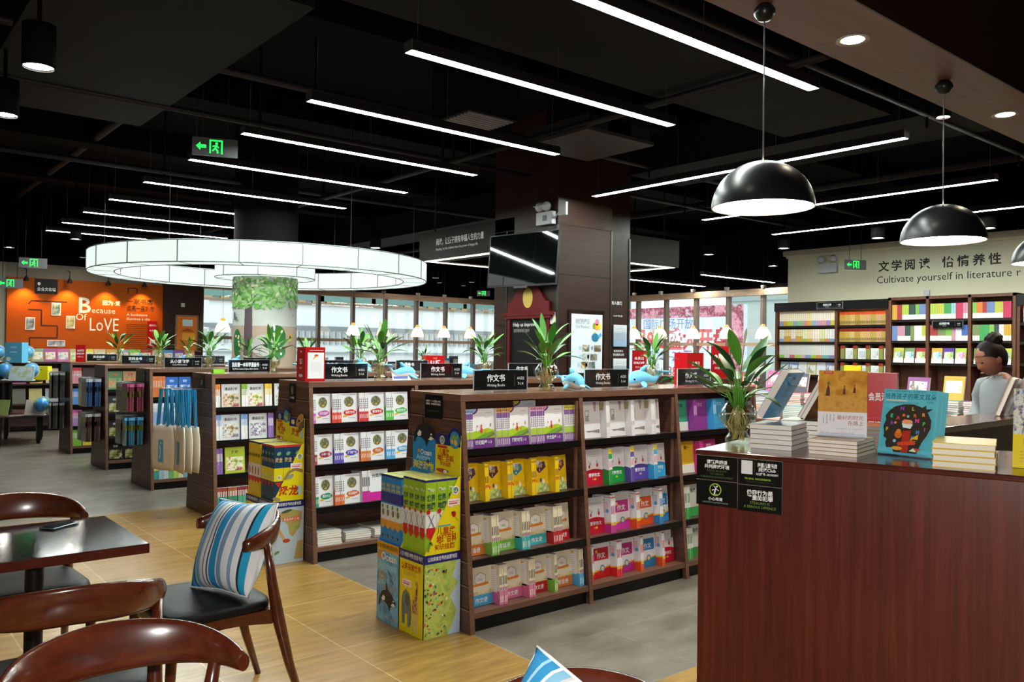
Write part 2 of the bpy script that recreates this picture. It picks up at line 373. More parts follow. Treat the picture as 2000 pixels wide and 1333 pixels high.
# ---- outside
def facade(name, label, x0, y0, x1, y1, h, face, bands, base, z0=-6):
    m = MB(); m.box(x0, y0, z0, x1, y1, h, mat(base, 0.8))
    for (a, b, z, zz, c) in bands:
        if face == 'y': m.box(a, y0-0.15, z, b, y0, zz, mat(c, 0.7))
        else: m.box(x0-0.15, a, z, x0, b, zz, mat(c, 0.7))
    return tag(m.build(name), label, 'building')
rng = random.Random(3)
b = [(14, 44, 3.95, 4.6, '#6f9088'), (14, 44, 4.6, 10, '#86a39c'), (14, 44, 3.74, 3.86, '#8a7a68'), (14, 44, 2.44, 2.64, '#84898a'), (14, 44, 1.2, 1.3, '#9aa0a0'), (14, 44, -1.0, -0.2, '#8c9797')]
b += [(14+i*0.35, 14.16+i*0.35, 1.7, 2.36, '#a4a9a8') for i in range(84)] + [(14+i*0.8, 14.4+i*0.8, 3.86, 3.95, '#b09468') for i in range(37)] + [(20+i*3.1, 20.25+i*3.1, 3.95, 6, '#4f6f6a') for i in range(8)]
facade('shop_building', 'low pale building with grey bands outside the window band', 14.3, 40, 44, 46, 10, 'y', b, '#e4e6e4')
b = []
for i in range(7):
    for j in range(22): b.append((12.4+i*0.95, 13.0+i*0.95, -2+j*1.15, -1.3+j*1.15, '#9fb4c0'))
facade('apartment_tower', 'hazy white apartment tower with rows of windows beyond the mural column', 12, 56, 19, 60, 23, 'y', b, '#e9edf0')
b = []
for i in range(8):
    for j in range(26): b.append((8.6+i*0.72, 9.1+i*0.72, -2+j*0.85, -1.45+j*0.85, '#b3bfc8'))
facade('apartment_tower', 'grey apartment tower seen beside the dark pier', 8.3, 45, 14.2, 49, 22, 'y', b, '#d3dade')
b = [(-14, 30, 7.5, 13, '#7f9f98'), (-14, 30, 4.6, 5.0, '#aab5b0')] + [(-14+i*1.2, -13.8+i*1.2, 5.0, 7.5, '#92aaa3') for i in range(36)]
facade('office_building', 'greenish office facade outside behind the billboard', 42, -14, 48, 30, 13, 'x', b, '#c5cfca')
m = MB(); bl = (33.0, 34.2, -4.0)
m.box(33, 22.9, -4, 33.3, 36, 3.8, mat('#dfe6f0', 0.6))
f = Fr((32.99, 36, -4.0), (0, -1, 0), (0, 0, 1), (-1, 0, 0)); RD = mat('#d24a50', 0.6); PK = mat('#d98d9b', 0.6)
FLW = art('flowers', ['#c94a63', '#e7a6b4', '#8f2440', '#e3c7cf'], 1.6, 0.6)
m.rect(f, 0, 7.25, 13.1, 7.8, FLW, 1); m.rect(f, 12.4, 4.5, 13.1, 7.8, FLW, 2)
for q in range(26):
    a = q*2.4; m.ell(f, 12.0+0.55*math.cos(a)*(q/26), 5.0+0.9*math.sin(a)*(q/26)-q*0.02, 0.2, 0.16, mat(['#c23a56', '#d9808f', '#a82a46'][q % 3], 0.6), 3+q % 4, 10, a)
m.text(f, 6.3, 5.75, 0.85, '月9日盛大开盘', RD, 3, bold=0.03, maxw=6.0); m.text(f, 7.0, 6.75, 0.42, '国际广场开放', mat('#5f7fc0', 0.6), 3, maxw=3.2)
m.text(f, 6.3, 5.15, 0.4, '认筹可抵', mat('#7f8fb8', 0.6), 3); m.text(f, 8.9, 5.1, 0.5, '29元/', mat('#6a5aa8', 0.6), 3); m.text(f, 8.6, 4.35, 0.5, '88 7766', RD, 3)
tag(m.build('billboard', None), 'pink bordered billboard with red Chinese characters outside the windows', 'billboard')
m = MB(); m.box(-60, 18, -8.2, 90, 90, -8, mat('#b9bcb8', 0.9)); m.box(16, -60, -8.2, 90, 18, -8, mat('#b9bcb8', 0.9))
struct('ground', m, 'pale paved street level far below the windows', 'ground')

# ================================================================== COLUMNS
m = MB(); m.box(6.20, 6.70, 0, 7.05, 7.81, 4.2, W_COLUMN)
for z in (0.7, 1.25, 1.80, 2.35, 2.9): m.box(6.196, 6.696, z, 7.054, 7.80, z+0.006, mat('#160d0a', 0.5))
for x, y in ((6.197, 6.697), (7.04, 6.697), (6.197, 7.57)): m.box(x-0.004, y-0.004, 0, x+0.016, y+0.016, 2.9, STEEL)
struct('column_wood', m, 'big dark veneered square column carrying the television', 'column')
m = MB(); m.box(7.05, 7.0, 0, 7.69, 7.75, 4.2, W_COLUMN)
f = Fr((7.05, 6.999, 0), (1, 0, 0), (0, 0, 1), (0, -1, 0)); m.text(f, 0.32, 2.08, 0.035, '加入我们', WHITE, 2, bold=0.02, maxw=0.24); m.text(f, 0.36, 1.93, 0.02, 'HOW 怎么买?', WHITE, 2); m.text(f, 0.37, 1.50, 0.025, '有您的参与', WHITE, 2, maxw=0.17); m.text(f, 0.36, 1.455, 0.025, '更加精彩公司', WHITE, 2, maxw=0.19)
m.box(7.67, 6.99, 0, 7.695, 7.0, 2.9, STEEL)
struct('column_pier', m, 'narrow dark pier beside the big square column with two paper holders', 'column')
for z, l in ((1.56, 'upper'), (1.15, 'lower')):
    o = thing('paper_holder', '%s clear holder with white leaflets on the narrow dark pier' % l, 'leaflet holder', (7.37, 6.99, z))
    q = MB(); q.box(0, -0.03, 0, 0.27, -0.028, 0.18, ACRYL); q.box(0, -0.03, 0, 0.27, 0, 0.004, ACRYL); q.build('pocket', o)
    q = MB(); q.box(0.02, -0.02, 0.006, 0.25, -0.008, 0.27, mat('#cfd4d8', 0.5)); f = Fr((0.02, -0.0205, 0.006), (1, 0, 0), (0, 0, 1), (0, -1, 0))
    for k in range(8): q.rect(f, 0.03, 0.22-k*0.02, 0.2, 0.224-k*0.02, mat('#9aa3ab', 0.6))
    q.rect(f, 0, 0, 0.23, 0.08, mat('#b9cfe0', 0.5)); q.build('leaflet', o)
# tree mural column
m = MB(); cc = Vector((4.26, 9.97, 0)); m.lathe([(0.385, 0), (0.385, 2.6)], mat('#c3c7c4', 0.6), 48, cc); m.lathe([(0.385, 2.6), (0.385, 4.2)], CEIL, 32, cc)
cy = Cyl(cc, 0.385, math.atan2(-9.97, -4.26))
def band(x0, x1, z0, z1, mm, l, n=10):
    for i in range(n):
        a, b2 = x0+(x1-x0)*i/n, x0+(x1-x0)*(i+1)/n
        m.face([cy.p(a, z0, l), cy.p(b2, z0, l), cy.p(b2, z1, l), cy.p(a, z1, l)], mm)
band(-0.6, 0.6, 1.25, 1.76, mat('#b29f8e', 0.6), 0, 24)
TK = mat('#5d4f56', 0.6)
for i in range(8):
    z0, z1 = 1.25+i*0.1, 1.35+i*0.1; w = 0.062-0.002*i; band(-0.2-w, -0.2+w, z0, z1+0.002, TK, 1, 3)
for dx, z in ((-0.18, 2.2), (-0.06, 2.25), (0.05, 2.22), (0.2, 2.15)):
    for i in range(8):
        a, b2 = i/8, (i+1)/8; w = 0.024*(1-a*0.7)
        xa, xb = -0.2+(dx)*a*1.1, -0.2+dx*b2*1.1; za, zb = 2.0+(z-2.0)*a, 2.0+(z-2.0)*b2
        m.face([cy.p(xa-w, za, 2), cy.p(xa+w, za, 2), cy.p(xb+w*0.8, zb, 2), cy.p(xb-w*0.8, zb, 2)], TK)
rg = random.Random(5); GR = [mat(c, 0.6) for c in ('#5c9a48', '#78b05c', '#8fbf74', '#6aa552', '#a3cb8a')]
for i in range(520):
    x = rg.uniform(-0.6, 0.58); z = 1.97+abs(rg.gauss(0.16, 0.14)) + 0.06*abs(x+0.2)*rg.random()
    if z > 2.42: z = rg.uniform(2.1, 2.4)
    if x > 0.25 and rg.random() < 0.5: z += 0.1
    m.ell(cy, x, z, 0.034, 0.015, GR[i % 5], 3+(i % 5), 8, rg.uniform(-1.2, 1.2))
for i in range(34): m.ell(cy, rg.uniform(-0.55, 0.5), rg.uniform(2.12, 2.38), 0.017, 0.017, mat('#dfe3c4', 0.6), 9, 8)
for (x, z, a, b2, c) in ((-0.36, 1.55, 0.07, 0.17, '#2f6b3c'), (0.14, 1.62, 0.12, 0.15, '#2f6f3a'), (0.10, 1.45, 0.16, 0.1, '#38774a'), (-0.02, 1.52, 0.13, 0.13, '#b9b6b8'), (0.33, 1.62, 0.035, 0.05, '#c9a24a'), (0.33, 1.62, 0.018, 0.026, '#5a3a24'), (0.34, 1.98, 0.022, 0.016, '#c78aa0'), (0.38, 1.9, 0.018, 0.014, '#c78aa0'), (-0.42, 1.88, 0.02, 0.05, '#5a5866'), (-0.39, 1.85, 0.03, 0.02, '#6a6474')):
    m.ell(cy, x, z, a, b2, mat(c, 0.6), 10, 20)
for i in range(16): m.ell(cy, rg.choice((-0.36, 0.14))+rg.uniform(-0.05, 0.07), rg.uniform(1.42, 1.7), 0.014, 0.018, mat('#d9dcae', 0.6), 12, 8)
struct('column_mural', m, 'round column painted with a leafy tree under the white ring lamp', 'column')

# ================================================================== CEILING THINGS
def bar_light(ax, a, b, c, z, nseg, label, group, wires=True):
    o = thing('linear_light', label, 'ceiling light', ((a+b)/2 if ax == 'x' else c, c if ax == 'x' else (a+b)/2, z), 0 if ax == 'x' else R(90), group)
    Lg = b-a; h = MB(); h.box(-Lg/2, -0.042, 0.012, Lg/2, 0.042, 0.062, mat('#1c1b1c', 0.4)); 
    h.box(-Lg/2, -0.042, 0.0, Lg/2, -0.037, 0.012, mat('#1c1b1c', 0.4)); h.box(-Lg/2, 0.037, 0.0, Lg/2, 0.042, 0.012, mat('#1c1b1c', 0.4)); h.box(-Lg/2-0.004, -0.042, 0, -Lg/2, 0.042, 0.062, ALU); h.box(Lg/2, -0.042, 0, Lg/2+0.004, 0.042, 0.062, ALU); h.build('housing', o)
    s = Lg/nseg
    for i in range(nseg):
        d = MB(); d.box(-Lg/2+i*s+0.004, -0.036, 0.001, -Lg/2+(i+1)*s-0.004, 0.036, 0.011, emit('#f4fff6', BAR_E)); d.build('diffuser', o)
    for i in range(nseg+1):
        w = MB(); x = -Lg/2+0.06+i*(Lg-0.12)/nseg; w.tube([(x, 0, 0.06), (x, 0, 4.2-z)], 0.002, STEEL, 4); w.build('wire', o)
    return o
ys = [2.87, 4.03, 5.29, 6.46, 7.70, 9.08, 10.44, 11.68, 12.90, 13.96]
nth = ['first', 'second', 'third', 'fourth', 'fifth', 'sixth', 'seventh', 'eighth', 'ninth', 'tenth']
for i, y in enumerate(ys):
    bar_light('x', 2.55 if i else 2.60, 4.87, y, 3.2, 2, 'white linear light, %s of the ten in the row running to the ring lamp' % nth[i], 'linear lights over the book gondolas')
for i, (x, a, b) in enumerate(((6.49, 3.03, 6.44), (8.65, 3.17, 6.62), (10.4, 3.2, 6.74))):
    bar_light('y', a, b, x, 3.2, 3, 'long white linear light %s' % ('passing behind the big dome lamp', 'between the two dome lamps', 'running closest to the lettered beige wall')[i], 'long linear lights towards the lettered wall')
for i, (x0, x1, y) in enumerate(((11.98, 14.3, 10.9), (12.1, 14.36, 9.28))):
    bar_light('x', x0, x1, y, 2.9, 2, 'white linear light in front of the billboard windows, ' + ('beside the dark canopy', 'beside the beige wall')[i], 'linear lights by the billboard windows')
# ring lamp
o = thing('ring_lamp', 'huge white glowing ring lantern hung round the mural column', 'lamp', (4.26, 9.97, 2.36)); RE = emit('#f2fff8', RING_E); SE = mat('#707a76', 0.5)
def ringbox(ra, rb, z0, z1, n, mm):
    m = MB(); P = [(rb, z0), (rb, z1), (ra, z1), (ra, z0)]
    for i in range(n):
        a, b = 2*math.pi*i/n, 2*math.pi*(i+1)/n
        for (p, z), (q, zz) in zip(P, P[1:]+P[:1]):
            m.face([(p*math.cos(a), p*math.sin(a), z), (p*math.cos(b), p*math.sin(b), z), (q*math.cos(b), q*math.sin(b), zz), (q*math.cos(a), q*math.sin(a), zz)][::-1], mm)
    return m
ringbox(1.71, 2.0, 0, 0.225, 72, RE).build('ring_shade', o); ringbox(0.40, 0.60, 0.0, 0.24, 40, RE).build('drum_shade', o)
m = MB()
for ra, rb, n in ((1.70, 2.01, 20), (0.5, 0.61, 8)):
    for i in range(n):
        M = Matrix.Rotation(2*math.pi*(i+0.3)/n, 4, 'Z'); t = 0.005
        m.box(rb-0.012, -t, 0, rb-0.004, t, 0.227, SE, M); m.box(ra, -t, -0.003, rb-0.004, t, 0.001, SE, M); m.box(ra+0.004, -t, 0, ra+0.014, t, 0.227, SE, M)
for rad in (1.71, 2.0, 0.6):
    for zz in (0.0, 0.225): m.tube([(rad*math.cos(a*math.pi/36), rad*math.sin(a*math.pi/36), zz) for a in range(73)], 0.006, SE, 4, False)
m.build('seam', o)
for i in range(6):
    w = MB(); a = i*math.pi/3+0.62; w.tube([(1.85*math.cos(a), 1.85*math.sin(a), 0.225), (1.85*math.cos(a), 1.85*math.sin(a), 1.84)], 0.004, STEEL, 4); w.build('wire', o)
# canopy with light strips
o = thing('canopy_frame', 'dark square canopy with glowing edge strip and white lettering round the big column', 'canopy', (7.7, 8.45, 2.69))
m = MB(); 
for (x0, y0, x1, y1) in ((-1.5, -1.0, 1.5, -0.75), (-1.5, 0.75, 1.5, 1.0), (-1.5, -0.75, -1.2, 0.75), (1.2, -0.75, 1.5, 0.75)): m.box(x0, y0, 0.0, x1, y1, 0.37, W_CANOPY)
f = Fr((-1.502, 1.0, 0), (0, -1, 0), (0, 0, 1), (-1, 0, 0)); TW = mat('#c9c7c3', 0.5)
m.text(f, 0.40, 0.185, 0.07, '阅读，让孩子拥有幸福人生的力量', TW, 2, bold=0.015, maxw=1.02); m.text(f, 0.40, 0.11, 0.035, 'Reading, let the children have the power of happy life', TW, 2, maxw=0.9)
m.build('fascia', o)
CE = emit('#fff6dc', 3.0)
for (x0, y0, x1, y1) in ((-1.46, -0.96, 1.46, -0.88), (-1.46, 0.88, 1.46, 0.96), (-1.46, -0.88, -1.38, 0.88), (1.38, -0.88, 1.46, 0.88)):
    m = MB(); m.box(x0, y0, -0.006, x1, y1, 0.001, CE); m.build('light_strip', o)
for x in (-1.35, 1.35):
    for y in (-0.85, 0.85): m = MB(); m.tube([(x, y, 0.37), (x, y, 1.51)], 0.012, MATTE, 6); m.build('rod', o)
# wooden beam with recessed lights
m = MB(); m.box(-5, 2.0, 3.18, 14, 2.46, 4.2, W_BEAM, front=W_COLUMN); m.box(-5, 1.99, 3.18, 14, 2.0, 4.2, W_COLUMN)
struct('beam', m, 'boxed wooden ceiling beam from which the dome lamps hang', 'beam')
for i, x in enumerate((2.1, 4.2, 6.28, 8.3)):
    o = thing('recessed_light', 'round recessed light in the wooden beam ' + ('over the cafe chairs', 'above the big dome lamp', 'past the second dome lamp', 'towards the beige wall')[i], 'ceiling light', (x, 2.25, 3.18), group='recessed lights in the beam')
    m = MB(); m.lathe([(0.055, 0), (0.085, -0.006), (0.085, 0.0)], mat('#b9b4aa', 0.4), 24); m.build('trim_ring', o)
    m = MB(); m.lathe([(0.001, -0.003), (0.056, -0.003)], emit('#fff2d8', DOWN_E*0.6), 20); m.build('lens', o)
# can downlights
DL = [(0.91, 5.28, .08, 'over the empty cafe chair side, biggest of them'), (0.93, 6.54, .08, 'beyond the biggest one over the cafe'), (2.85, 13.5, .07, 'above the exit sign by the orange wall'), (2.3, 15.45, .07, 'tucked by the orange wall side'), (3.55, 16.2, .06, 'just before the orange wall'), (6.54, 11.2, .08, 'between the ring lamp and the dark canopy'), (10.2, 14.9, .07, 'beside the small exit sign by the column'), (11.0, 15.9, .06, 'second before the window band'), (11.4, 15.2, .06, 'third before the window band'), (10.3, 16.3, .05, 'low by the window rail'), (11.9, 16.2, .05, 'at the column edge by the window rail'), (10.73, 8.1, .08, 'between the canopy and the beige wall'), (10.85, 6.85, .08, 'above the end of the beige wall'), (12.9, 8.36, .08, 'behind the end of the beige wall'), (10.74, 5.38, .08, 'over the tall lit bookcase'), (10.83, 4.06, .08, 'over the colourful bookcase bays'), (13.5, 12.4, .06, 'over the billboard windows'), (6.48, 2.75, .05, 'beside the wooden beam')]
for x, y, r, l in DL:
    o = thing('can_downlight', 'black can downlight ' + l, 'ceiling light', (x, y, 3.05 if y > 3 else 3.3), group='black can downlights')
    m = MB(); m.lathe([(r*1.0, 0.0), (r*1.08, 0.0), (r*1.08, 0.24), (0.012, 0.25), (0.012, 1.15)], mat('#0a0909', 0.8, 0, 0.1), 20); m.build('can', o)
    m = MB(); m.lathe([(0.001, 0.012), (r, 0.012)], emit('#fffbf0', DOWN_E), 16); m.build('lens', o)
# dome pendants
def dome(x, y, label):
    o = thing('dome_pendant', label, 'pendant lamp', (x, y, 2.2), group='black dome pendants over the counter')
    Rr = 0.24; prof = [(Rr*math.cos(t), Rr*0.93*math.sin(t)) for t in [i*math.pi/2/14 for i in range(14)]] + [(0.012, Rr*0.93)]
    m = MB(); m.lathe(prof, mat('#17171a', 0.33), 48); m.build('shade', o)
    m = MB(); m.lathe([(Rr, 0), (Rr-0.004, 0.0)] + [((Rr-0.005)*math.cos(t), (Rr-0.006)*0.93*math.sin(t)) for t in [i*math.pi/2/8 for i in range(8)]], mat('#f3efe6', 0.5), 40); m.build('shade_lining', o)
    m = MB(); m.lathe([(0.001, 0.018), (Rr-0.01, 0.018)], emit('#fff1da', DOME_E), 40); m.build('diffuser', o)
    m = MB(); m.tube([(0, 0, Rr*0.93), (0, 0, 0.93)], 0.004, mat('#6b6b6b', 0.4), 6); m.build('cord', o)
    m = MB(); m.lathe([(0.008, 0.90), (0.03, 0.905), (0.052, 0.935), (0.05, 0.955), (0.03, 0.98)], mat('#17171a', 0.3), 20); m.build('ceiling_rose', o)
dome(3.46, 2.30, 'black dome pendant lamp above the plant end of the counter')
dome(5.24, 2.22, 'black dome pendant lamp in front of the beige lettered wall')
dome(6.97, 2.2, 'black dome pendant lamp at the photo edge past the lettered wall text')
# bell pendants by the windows
BE = emit('#ffe9b8', BELL_E); BT = emit('#ffb54e', BELL_E*0.55)
k = 0
for x, y in [(6.1, 16.3), (8.99, 16.3), (9.75, 16.3), (10.67, 16.3), (11.42, 16.3), (12.2, 16.3), (13.0, 16.3)] + [(13.8, yy) for yy in (13.2, 12.41, 11.66, 10.80, 9.97, 9.14)]:
    where = 'in front of the pale building' if y > 16 else 'in front of the billboard'
    o = thing('bell_pendant', 'cream glowing bell pendant %s, %s of its line' % (where, nth[k if y > 16 else k-7]), 'pendant lamp', (x, y, 1.79), group='bell pendants along the windows')
    m = MB(); m.lathe([(0.145, 0), (0.142, 0.05), (0.12, 0.13), (0.085, 0.19), (0.05, 0.225)], BE, 20); m.build('shade', o)
    m = MB(); m.lathe([(0.05, 0.225), (0.04, 0.27), (0.012, 0.28)], BT, 14); m.build('cap', o)
    m = MB(); m.tube([(0, 0, 0.27), (0, 0, 1.0)], 0.003, MATTE, 4); m.build('cord', o)
    m = MB(); m.lathe([(0.01, 0.94), (0.035, 0.95), (0.05, 0.99), (0.05, 1.02)], mat('#8d8479', 0.5), 12); m.build('ceiling_rose', o)
    m = MB(); m.tube([(0, 0, 1.0), (0, 0, 2.4)], 0.008, MATTE, 4); m.build('rod', o)
    k += 1
# orange-wall spots
for i, x in enumerate((2.76, 3.45, 4.10, 4.74)):
    o = thing('wall_spotlight', 'small black spotlight over the orange wall, %s along' % nth[i], 'spotlight', (x, 16.74, 2.62), group='spotlights over the orange wall')
    m = MB(); m.lathe([(0.02, 0.08), (0.045, 0.02), (0.045, 0.0)], MATTE, 14); m.build('lamp_head', o)
    m = MB(); m.tube([(0, 0, 0.07), (0, 0.0, 0.2), (0, 0.20, 0.24)], 0.008, MATTE, 6); m.build('arm', o)
    ld = bpy.data.lights.new('spot_beam', 'SPOT'); ld.energy = WASH_E; ld.color = lin('#ffc069')[:3]; ld.spot_size = R(95); ld.spot_blend = 0.7; ld.shadow_soft_size = 0.03
    lo = bpy.data.objects.new('spot_beam', ld); COL.objects.link(lo); lo.location = (x, 16.74, 2.60); lo.rotation_euler = (R(14), 0, 0)
# ducts, pipes, trays
def ceil_box(name, label, cat, x0, y0, z0, x1, y1, z1, mm=DUCT):
    m = MB(); m.box(x0, y0, z0, x1, y1, z1, mm); return tag(m.build(name), label, cat)
ceil_box('air_duct', 'wide black air duct crossing above the first linear lights', 'duct', 1.1, 3.3, 3.5, 6.8, 4.3, 3.9)
ceil_box('air_duct', 'black air duct running along above the linear lights', 'duct', 0.9, 4.5, 3.5, 2.2, 8.0, 3.9)
ceil_box('air_duct', 'black air duct over the aisle beside the ring lamp', 'duct', 7.8, 8.0, 3.5, 8.5, 16.0, 3.9)
ceil_box('air_duct', 'black boxed duct over the long linear lights', 'duct', 7.0, 2.6, 3.5, 7.9, 6.4, 3.9)
for i, y in enumerate((5.6, 8.2, 10.9, 13.6)):
    m = MB(); m.box(-5, y, 3.92, 14.4, y+0.35, 4.2, CEIL); struct('beam', m, 'black structural ceiling beam, %s beyond the wooden beam' % nth[i], 'beam')
for i, (x, z, r) in enumerate(((0.2, 3.7, .05), (0.6, 3.6, .04), (2.5, 4.0, .05), (5.0, 3.45, .03), (9.6, 3.6, .05))):
    m = MB(); m.tube([(x, 2.5, z), (x, 9, z), (x, 16.9, z)], r, mat('#151213', 0.6), 10)
    for yy in range(3, 17, 2): m.box(x-0.01, yy, z, x+0.01, yy+0.02, 4.2, DUCT)
    tag(m.build('ceiling_pipe'), 'long black pipe under the ceiling, %s from the cafe side' % nth[i], 'pipe')
for i, (y, z, r) in enumerate(((3.1, 3.5, .025), (6.1, 3.55, .03), (7.2, 3.5, .025), (9.9, 3.5, .03))):
    m = MB(); m.tube([(-3, y, z), (4, y, z), (12, y, z)], r, mat('#1c1819', 0.5), 8)
    for xx in range(-3, 12, 2): m.tube([(xx, y, z), (xx, y, z-0.12)], 0.012, DUCT, 6); m.box(xx-0.01, y-0.01, z, xx+0.01, y+0.01, 4.2, DUCT)
    tag(m.build('sprinkler_pipe'), 'thin black sprinkler pipe crossing the ceiling, %s beyond the wooden beam' % nth[i], 'pipe')
o = thing('air_vent', 'square grey air grille under the black duct', 'vent', (4.2, 5.58, 3.42)); m = MB(); m.box(-0.26, -0.26, 0, 0.26, 0.26, 0.78, DUCT); m.build('box', o)
m = MB()
for i in range(9): m.box(-0.23, -0.22+i*0.05, -0.012, 0.23, -0.20+i*0.05, 0.0, mat('#8a8888', 0.5))
m.build('grille', o)
o = thing('air_cassette', 'flat black air cassette unit near the column', 'air conditioner', (5.4, 5.45, 3.42)); m = MB(); m.box(-0.15, -0.4, 0, 0.15, 0.4, 0.78, DUCT); m.box(-0.4, -0.4, 0, 0.4, 0.4, 0.12, mat('#2c2a2a', 0.4)); m.build('casing', o)
m = MB(); m.box(-0.43, -0.43, -0.03, 0.43, 0.43, 0.0, mat('#3a3838', 0.4)); m.build('cover_panel', o)
# exit signs
GE = emit('#1dff5a', 1.6)
def exit_sign(P, toward, s, label):
    d = Vector((toward[0]-P[0], toward[1]-P[1], 0)).normalized(); r = Vector((-d.y, d.x, 0))
    M = Matrix(((r.x, -d.x, 0, P[0]), (r.y, -d.y, 0, P[1]), (0, 0, 1, P[2]), (0, 0, 0, 1)))
    o = thing('exit_sign', label, 'exit sign', M=M, group=None)
    m = MB(); m.box(-0.18*s, -0.012, -0.075*s, 0.18*s, 0.012, 0.075*s, mat('#55585a', 0.4)); m.build('housing', o)
    f = Fr((0, -0.0125, 0), (1, 0, 0), (0, 0, 1), (0, -1, 0)); m = MB()
    m.poly(f, [(-0.15*s, 0), (-0.115*s, 0.035*s), (-0.115*s, 0.014*s), (-0.07*s, 0.014*s), (-0.07*s, -0.014*s), (-0.115*s, -0.014*s), (-0.115*s, -0.035*s)], GE)
    m.poly(f, [(-0.045*s, -0.055*s), (-0.045*s, 0.06*s), (0.06*s, 0.06*s), (0.06*s, -0.055*s), (0.047*s, -0.055*s), (0.047*s, 0.047*s), (-0.032*s, 0.047*s), (-0.032*s, -0.055*s)], GE)
    m.ell(f, 0.012*s, 0.03*s, 0.011*s, 0.012*s, GE); m.line(f, [(0.012*s, 0.02*s), (0.002*s, -0.01*s), (0.02*s, -0.03*s), (0.02*s, -0.052*s)], 0.014*s, GE); m.line(f, [(0.0, -0.01*s), (-0.02*s, -0.035*s)], 0.012*s, GE); m.line(f, [(-0.02*s, 0.005*s), (0.008*s, 0.013*s), (0.03*s, -0.005*s)], 0.01*s, GE)
    m.build('pictogram', o)
    for x in (-0.1, 0.1): m = MB(); m.tube([(x*s, 0, 0.075*s), (x*s, 0, 4.2-P[2])], 0.004, MATTE, 4); m.build('rod', o)
exit_sign((2.51, 6.95, 3.17), (0, 0), 1.0, 'green running man exit sign hanging beside the row of linear lights')
exit_sign((2.37, 13.86, 2.69), (0, 0), 1.0, 'green exit sign hanging before the top of the orange wall')
exit_sign((2.28, 15.2, 2.46), (0, 0), 1.0, 'green exit sign cut by the photo edge at the orange wall')
exit_sign((11.9, 15.4, 2.83), (0, 0), 0.85, 'green exit sign beside the big dark column over the windows')
exit_sign((11.7, 6.2, 2.83), (6, -4), 0.95, 'green exit sign hanging before the beige lettered wall')
# ================================================================== GONDOLAS
PITCH_Y = [3.50, 5.31, 7.20, 9.0, 10.78, 12.62]
GN = ['ocean-map gondola', 'dinosaur-map gondola', 'tote-bag gondola', 'coloured-pack gondola', 'blue-bag gondola', 'orange-wall gondola']
GD = ['walnut book gondola with an ocean map display at its end, close to the counter', 'walnut book gondola with a yellow dinosaur display at its end', 'walnut book gondola with blue-handled tote bags hanging at its end', 'walnut book gondola with coloured packs hanging at its end', 'walnut book gondola with clear blue bags hanging at its end', 'walnut book gondola next to the orange wall and globe stand']
GX = 2.65; SH = (0.96, 0.67, 0.375); DEP = 0.73; TOPZ = 1.26
def ysl(z): return 0.12*z/TOPZ
NB = [3, 3, 3, 2, 3, 3]
GOND = []
for gi, gy in enumerate(PITCH_Y):
    g = thing('book_gondola', GD[gi], 'bookshelf', (GX, gy, 0), group='book gondolas in a row')
    GOND.append(g); W = 0.9*NB[gi]
    for xi in range(NB[gi]+1):
        m = MB(); x0 = 0.9*xi - (0.0 if xi == 0 else 0.015); x1 = x0+0.03
        zt = TOPZ-0.0405; m.prism([(x0, 0, 0), (x0, ysl(zt), zt), (x0, DEP-ysl(zt), zt), (x0, DEP, 0)][::-1], (x1-x0, 0, 0), W_SHELF, W_SHELF_H)
        if xi == 0:
            for k in range(1, 10):
                z = k*0.125; m.box(-0.0012, ysl(z)+0.002, z, 0.0, DEP-ysl(z)-0.002, z+0.005, mat('#241511', 0.5)); m.box(-0.002, ysl(z)+0.002, z-0.008, 0.0, DEP-ysl(z)-0.002, z-0.001, mat('#8a6655', 0.35))
        m.build('end_panel' if xi in (0, NB[gi]) else 'divider', g)
    m = MB(); m.box(-0.0015, ysl(TOPZ)-0.004, TOPZ-0.04, W+0.0165, DEP-ysl(TOPZ)+0.004, TOPZ, W_SHELF_H, top=mat('#7a5a46', 0.22)); bevel(m.build('top_board', g), 0.002)
    m = MB(); m.box(0.03, DEP/2-0.008, 0.1, W, DEP/2+0.008, TOPZ-0.04, W_SHELF); m.build('back_panel', g)
    m = MB(); m.box(0.03, 0.035, 0, W, 0.05, 0.075, BLACK); m.box(0.03, DEP-0.05, 0, W, DEP-0.035, 0.075, BLACK); m.build('kick_plate', g)
    for b in range(NB[gi]):
        xa, xb = 0.9*b+(0.03 if b == 0 else 0.015), 0.9*(b+1)-0.015
        for zi, z in enumerate(SH + (0.105,)):
            m = MB(); y0 = ysl(z)+0.004
            if z > 0.2: m.box(xa, y0+0.004, z-0.02, xb, DEP/2-0.008, z, W_SHELF); m.box(xa, y0-0.002, z-0.034, xb, y0+0.012, z+0.004, BLACK)
            else: m.box(xa, y0, z-0.03, xb, DEP/2-0.008, z, W_SHELF_H)
            m.build('shelf', g)
            if b == 0 or gi < 2:
                pass
        if gi in (0, 1):
            m = MB(); m.box(xb-0.03, ysl(0.95)+0.02, 0.1, xb-0.012, ysl(0.95)+0.032, 1.2, W_SHELF_H); m.build('bracket_rail', g)
    m = MB(); m.box(0.03, DEP-ysl(0.6)-0.02, 0.1, W, DEP-0.08-0.02, 0.13, W_SHELF); m.box(0.03, DEP/2+0.008, 0.63, W, DEP-ysl(0.63)-0.004, 0.66, W_SHELF); m.build('shelf', g)

